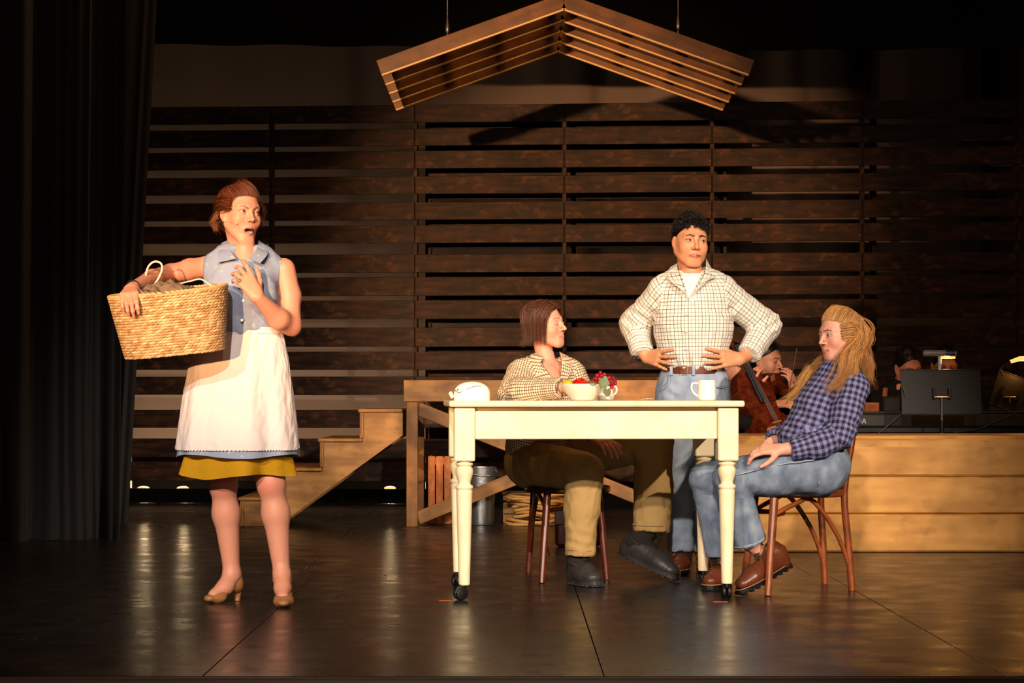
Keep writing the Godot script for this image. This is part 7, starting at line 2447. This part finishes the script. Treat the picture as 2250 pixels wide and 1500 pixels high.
func orchestra() -> void:
	var varnish := mat(Color.WHITE, 0.18, 0.5, wood(Color(0.24, 0.08, 0.04), Color(0.38, 0.14, 0.06), Color(0.18, 0.06, 0.03), 101, 0.3), 3.0)
	fiddle("cello", "reddish-brown cello leaning across the player beside the girl", "cello", Vector3(1.5008, 0.7193, -3.42), Vector3(1.3953, 0.9596, -3.5), 0.64, varnish)
	fiddle("violin", "dark red violin under the violin player's chin", "violin", Vector3(1.676, 0.9185, -4.02), Vector3(1.785, 0.8897, -3.92), 0.355, varnish)
	var m := MB.new()
	m.tube([Vector3(1.7006, 0.7936, -3.86), Vector3(1.7709, 1.1499, -3.9)], [0.0045, 0.003], 6)
	solo("violin_bow", m.mesh(), mat(Color(0.30, 0.17, 0.10), 0.4), "thin upright violin bow beside the violin player", "bow")
	m = MB.new()
	m.tube([Vector3(1.524, 0.6396, -3.3), Vector3(1.2854, 0.574, -3.34)], [0.005, 0.004], 6)
	solo("cello_bow", m.mesh(), mat(Color(0.30, 0.17, 0.10), 0.4), "cello bow held low in the cello player's right hand", "bow")
	# keyboard
	var k := thing("digital_piano", "dark grey digital piano seen from behind, to the right of the girl", "keyboard", Vector3(2.5323, 0, -3.35))
	var shell := mat(Color(0.16, 0.155, 0.15), 0.5, 0.4)
	put("case", plank(Vector3(1.36, 0.085, 0.30), 1, 0.012), shell, k, Transform3D(Basis.IDENTITY, Vector3(0, 0.705, -0.15)))
	put("base_board", plank(Vector3(1.34, 0.035, 0.28), 1, 0.006), M.black, k, Transform3D(Basis.IDENTITY, Vector3(0, 0.648, -0.15)))
	put("top_edge", plank(Vector3(1.36, 0.012, 0.05), 1, 0.004), shell, k, Transform3D(Basis.IDENTITY, Vector3(0, 0.753, -0.03)))
	var tm := TextMesh.new()
	tm.text = "YAMAHA"
	var fnt := SystemFont.new()
	fnt.font_names = PackedStringArray(["Droid Sans"])
	fnt.font_weight = 700
	tm.font = fnt
	tm.font_size = 40
	tm.pixel_size = 0.00098
	tm.depth = 0.002
	put("lettering", tm, mat(Color(0.72, 0.70, 0.66), 0.5), k, Transform3D(Basis.IDENTITY, Vector3(2.0258 - 2.5323, 0.7012, 0.002)))
	for x in [-0.5, 0.5]:
		for s in [-1.0, 1.0]:
			m = MB.new()
			m.tube([Vector3(x - 0.2 * s, 0.0, -0.15), Vector3(x + 0.2 * s, 0.63, -0.15)], 0.014, 8)
			put("stand_leg", m.mesh(), M.black, k)
	# cables over the back of the keyboard
	m = MB.new()
	m.tube(arc([Vector3(2.2858, 0.9032, -3.12), Vector3(2.301, 0.8234, -3.13), Vector3(2.317, 0.7556, -3.3), Vector3(2.2289, 0.6744, -3.32), Vector3(2.1821, 0.6337, -3.33)], 24), 0.0028, 6)
	solo("thin_cable", m.mesh(), mat(Color(0.35, 0.34, 0.33), 0.5), "thin pale cable hanging from the music stand over the keyboard", "cable")
	m = MB.new()
	m.tube(arc([Vector3(2.9941, 0.7556, -3.3), Vector3(2.8774, 0.7014, -3.32), Vector3(2.7715, 0.6553, -3.33), Vector3(2.6255, 0.6337, -3.33)], 20), 0.003, 6)
	solo("power_cable", m.mesh(), mat(Color(0.13, 0.12, 0.12), 0.5), "dark cable lying across the right part of the keyboard", "cable")
	stand("music_stand", "black music stand desk seen from behind, in front of the keyboard player", Vector3(2.5085, 0.8739, -3.13), 0.4682, 0.2607, 0.12, 0.0)
	stand("music_stand", "tilted black music stand at the right edge, with a gooseneck lamp", Vector3(3.0729, 0.8725, -3.82), 0.20, 0.24, 0.35, 0.35)
	# clip lamp on the first stand
	var l := thing("clip_lamp", "grey and blue clip-on lamp tube on top of the music stand", "lamp", Vector3(2.5031, 1.1, -3.13))
	m = MB.new()
	m.tube([Vector3(-0.10, 0, 0), Vector3(-0.092, 0, 0), Vector3(0.0, 0, 0), Vector3(0.09, 0, 0), Vector3(0.095, 0, 0)], [0.014, 0.019, 0.019, 0.017, 0.012], 14)
	put("shade", m.mesh(), mat(Color(0.45, 0.46, 0.48), 0.35), l)
	m = MB.new()
	m.tube([Vector3(0.03, 0, 0), Vector3(0.085, 0, 0)], [0.0195, 0.0178], 14)
	put("blue_band", m.mesh(), mat(Color(0.14, 0.20, 0.34), 0.35), l)
	put("arm", plank(Vector3(0.022, 0.09, 0.012), 1), M.steel, l, Transform3D(Basis.IDENTITY, Vector3(-0.004, -0.055, -0.005)))
	m = MB.new()
	m.tube([Vector3(0.0, -0.024, -0.012), Vector3(0.09, -0.024, -0.012)], 0.006, 8)
	put("glowing_tube", m.mesh(), M.glow, l)
	bulb(l, Vector3(0.045, -0.034, -0.02), 0.05)
	# gooseneck lamp at the right edge
	l = thing("gooseneck_lamp", "glowing gooseneck lamp at the right edge of the picture", "lamp", Vector3(3.1298, 1.0746, -3.8))
	m = MB.new()
	m.tube([Vector3(-0.055, -0.012, 0), Vector3(0.0, 0.006, 0), Vector3(0.10, 0.01, 0)], [0.011, 0.015, 0.015], 10)
	put("glowing_head", m.mesh(), M.glow, l)
	m = MB.new()
	m.tube(arc([Vector3(-0.05, -0.012, 0), Vector3(-0.09, -0.03, 0), Vector3(-0.12, -0.06, 0.01), Vector3(-0.10, -0.10, 0.01)], 14), 0.005, 8)
	put("neck", m.mesh(), M.black, l)
	bulb(l, Vector3(0.03, -0.03, -0.03), 0.035)
	# a black loudspeaker box and a wooden chair beside the keyboard player
	var sp := thing("monitor_box", "small plain black box on top of the keyboard, right of the girl's shoulder", "box", Vector3(2.2752, 0.749, -3.5))
	put("cabinet", plank(Vector3(0.11, 0.10, 0.12), 2, 0.006), M.black, sp, Transform3D(Basis.IDENTITY, Vector3(0, 0.05, 0)))
	put("grille", plank(Vector3(0.09, 0.08, 0.006), 2, 0.002), M.rubber, sp, Transform3D(Basis.IDENTITY, Vector3(0, 0.05, 0.062)))
	var ch := thing("wooden_chair", "orange-brown wooden chair back just behind the girl's shoulder", "chair", Vector3(2.1625, 0, -3.84))
	for x in [-0.03, 0.10]:
		m = MB.new()
		m.tube([Vector3(x, 0, 0), Vector3(x, 0.5, 0), Vector3(x + 0.06, 0.90, -0.06)], 0.016, 8)
		put("post", m.mesh(), M.crate, ch)
	put("seat", plank(Vector3(0.24, 0.025, 0.30), 3), M.crate, ch, Transform3D(Basis.IDENTITY, Vector3(0.035, 0.5, -0.02)))
	put("back_slat", plank(Vector3(0.17, 0.06, 0.015), 3), M.crate, ch, Transform3D(Basis(Vector3.RIGHT, -0.15), Vector3(0.075, 0.78, -0.045)))

func bulb(o: Node3D, where: Vector3, energy: float) -> void:
	var l := OmniLight3D.new()
	l.name = "lamp_light"
	l.position = where
	l.light_energy = energy
	l.light_color = Color(1.0, 0.66, 0.32)
	l.omni_range = 12.0
	l.omni_attenuation = 2.0
	l.light_size = 0.02
	l.shadow_enabled = true
	o.add_child(l)

func stand(called: String, label: String, c: Vector3, w: float, h: float, tilt: float, roll: float) -> void:
	var s := thing(called, label, "music stand", Vector3(c.x, 0, c.z), 0.0, "music stands")
	var y := c.y
	var t := Transform3D(Basis(Vector3.BACK, -roll) * Basis(Vector3.RIGHT, -tilt), Vector3(0, y, 0))
	put("desk", plank(Vector3(w, h, 0.006), 3, 0.002), M.black, s, t)
	for q in [-1.0, 1.0]:
		put("desk_rim", plank(Vector3(w, 0.008, 0.012), 3, 0.002), M.black, s, t * Transform3D(Basis.IDENTITY, Vector3(0, q * h * 0.5, 0.0)))
		put("bracket", plank(Vector3(0.016, 0.07, 0.016), 3, 0.003), M.black, s, t * Transform3D(Basis.IDENTITY, Vector3(q * 0.045, -0.01, 0.012)))
	var m := MB.new()
	m.tube([Vector3(0, y - 0.03, 0.02), Vector3(0, 0.7, 0.02)], 0.007, 10)
	put("inner_tube", m.mesh(), M.steel, s)
	m = MB.new()
	m.tube([Vector3(-0.04, y - 0.03, 0.02), Vector3(0.04, y - 0.03, 0.02)], 0.006, 8)
	put("hinge", m.mesh(), M.steel, s)
	m = MB.new()
	m.tube([Vector3(0, 0.71, 0.02), Vector3(0, 0.03, 0.02)], [0.013, 0.015], 10)
	put("post", m.mesh(), M.black, s)
	for k in 3:
		var a := TAU * k / 3.0 + 0.5
		m = MB.new()
		m.tube([Vector3(0, 0.12, 0.02), Vector3(cos(a) * 0.10, 0.006, 0.02 + sin(a) * 0.10)], 0.009, 8)
		put("foot", m.mesh(), M.black, s)

func fiddle(called: String, label: String, cat: String, mid: Vector3, scroll: Vector3, size: float, varnish: Material) -> void:
	# body outline with waist, extruded; neck, fingerboard, strings and scroll towards the scroll point
	var f := thing(called, label, cat, mid)
	var ax := (scroll - mid).normalized()
	var face := Vector3(0.45, 0.25, 0.85) if cat == "cello" else Vector3(0.1, 0.75, 0.65)
	face = (face - ax * face.dot(ax)).normalized()
	var t := Transform3D(Basis(face.cross(ax).cross(face).cross(face) * -1.0, ax, face), Vector3.ZERO)
	t.basis.x = ax.cross(face).normalized()
	var l := size
	var poly := PackedVector2Array()
	for i in 40:
		var a := TAU * i / 40.0
		var y := -cos(a) * 0.5
		var u := y + 0.5
		var w := 0.5 * (0.57 if u < 0.45 else 0.47) * pow(maxf(0.0, sin(PI * clampf(u, 0.0, 1.0))), 0.45) * (1.0 - 0.34 * exp(-pow((u - 0.53) / 0.13, 2.0)))
		poly.append(Vector2((1.0 if sin(a) > 0 else -1.0) * w * l, y * l))
	var clean := PackedVector2Array()
	for i in 40:
		if i == 0 or poly[i].distance_to(poly[i - 1]) > 0.0005:
			clean.append(poly[i])
	var m := MB.new()
	m.prism(clean, l * 0.15, t)
	put("body", m.mesh(), varnish, f)
	m = MB.new()
	m.box(Vector3(l * 0.055, l * 0.62, l * 0.03), t * Transform3D(Basis.IDENTITY, Vector3(0, l * 0.42, l * 0.115)), l * 0.008)
	put("fingerboard", m.mesh(), M.black, f)
	m = MB.new()
	m.box(Vector3(l * 0.045, l * 0.36, l * 0.045), t * Transform3D(Basis.IDENTITY, Vector3(0, l * 0.62, l * 0.07)), l * 0.012)
	put("neck", m.mesh(), varnish, f)
	m = MB.new()
	m.ball(t * Vector3(0, l * 0.84, l * 0.06), Vector3(l * 0.04, l * 0.04, l * 0.04), 12, 8)
	put("scroll", m.mesh(), varnish, f)
	m = MB.new()
	for k in 4:
		var x := (k - 1.5) * l * 0.011
		m.tube([t * Vector3(x, l * 0.72, l * 0.135), t * Vector3(x * 1.4, -l * 0.12, l * 0.17), t * Vector3(x, -l * 0.30, l * 0.10)], l * 0.0016, 4, false)
	put("strings", m.mesh(), M.steel, f)
	m = MB.new()
	m.box(Vector3(l * 0.11, l * 0.015, l * 0.10), t * Transform3D(Basis.IDENTITY, Vector3(0, -l * 0.12, l * 0.12)), l * 0.004)
	put("bridge", m.mesh(), M.crate, f)
	m = MB.new()
	m.box(Vector3(l * 0.06, l * 0.24, l * 0.015), t * Transform3D(Basis.IDENTITY, Vector3(0, -l * 0.36, l * 0.10)), l * 0.004)
	put("tailpiece", m.mesh(), M.black, f)
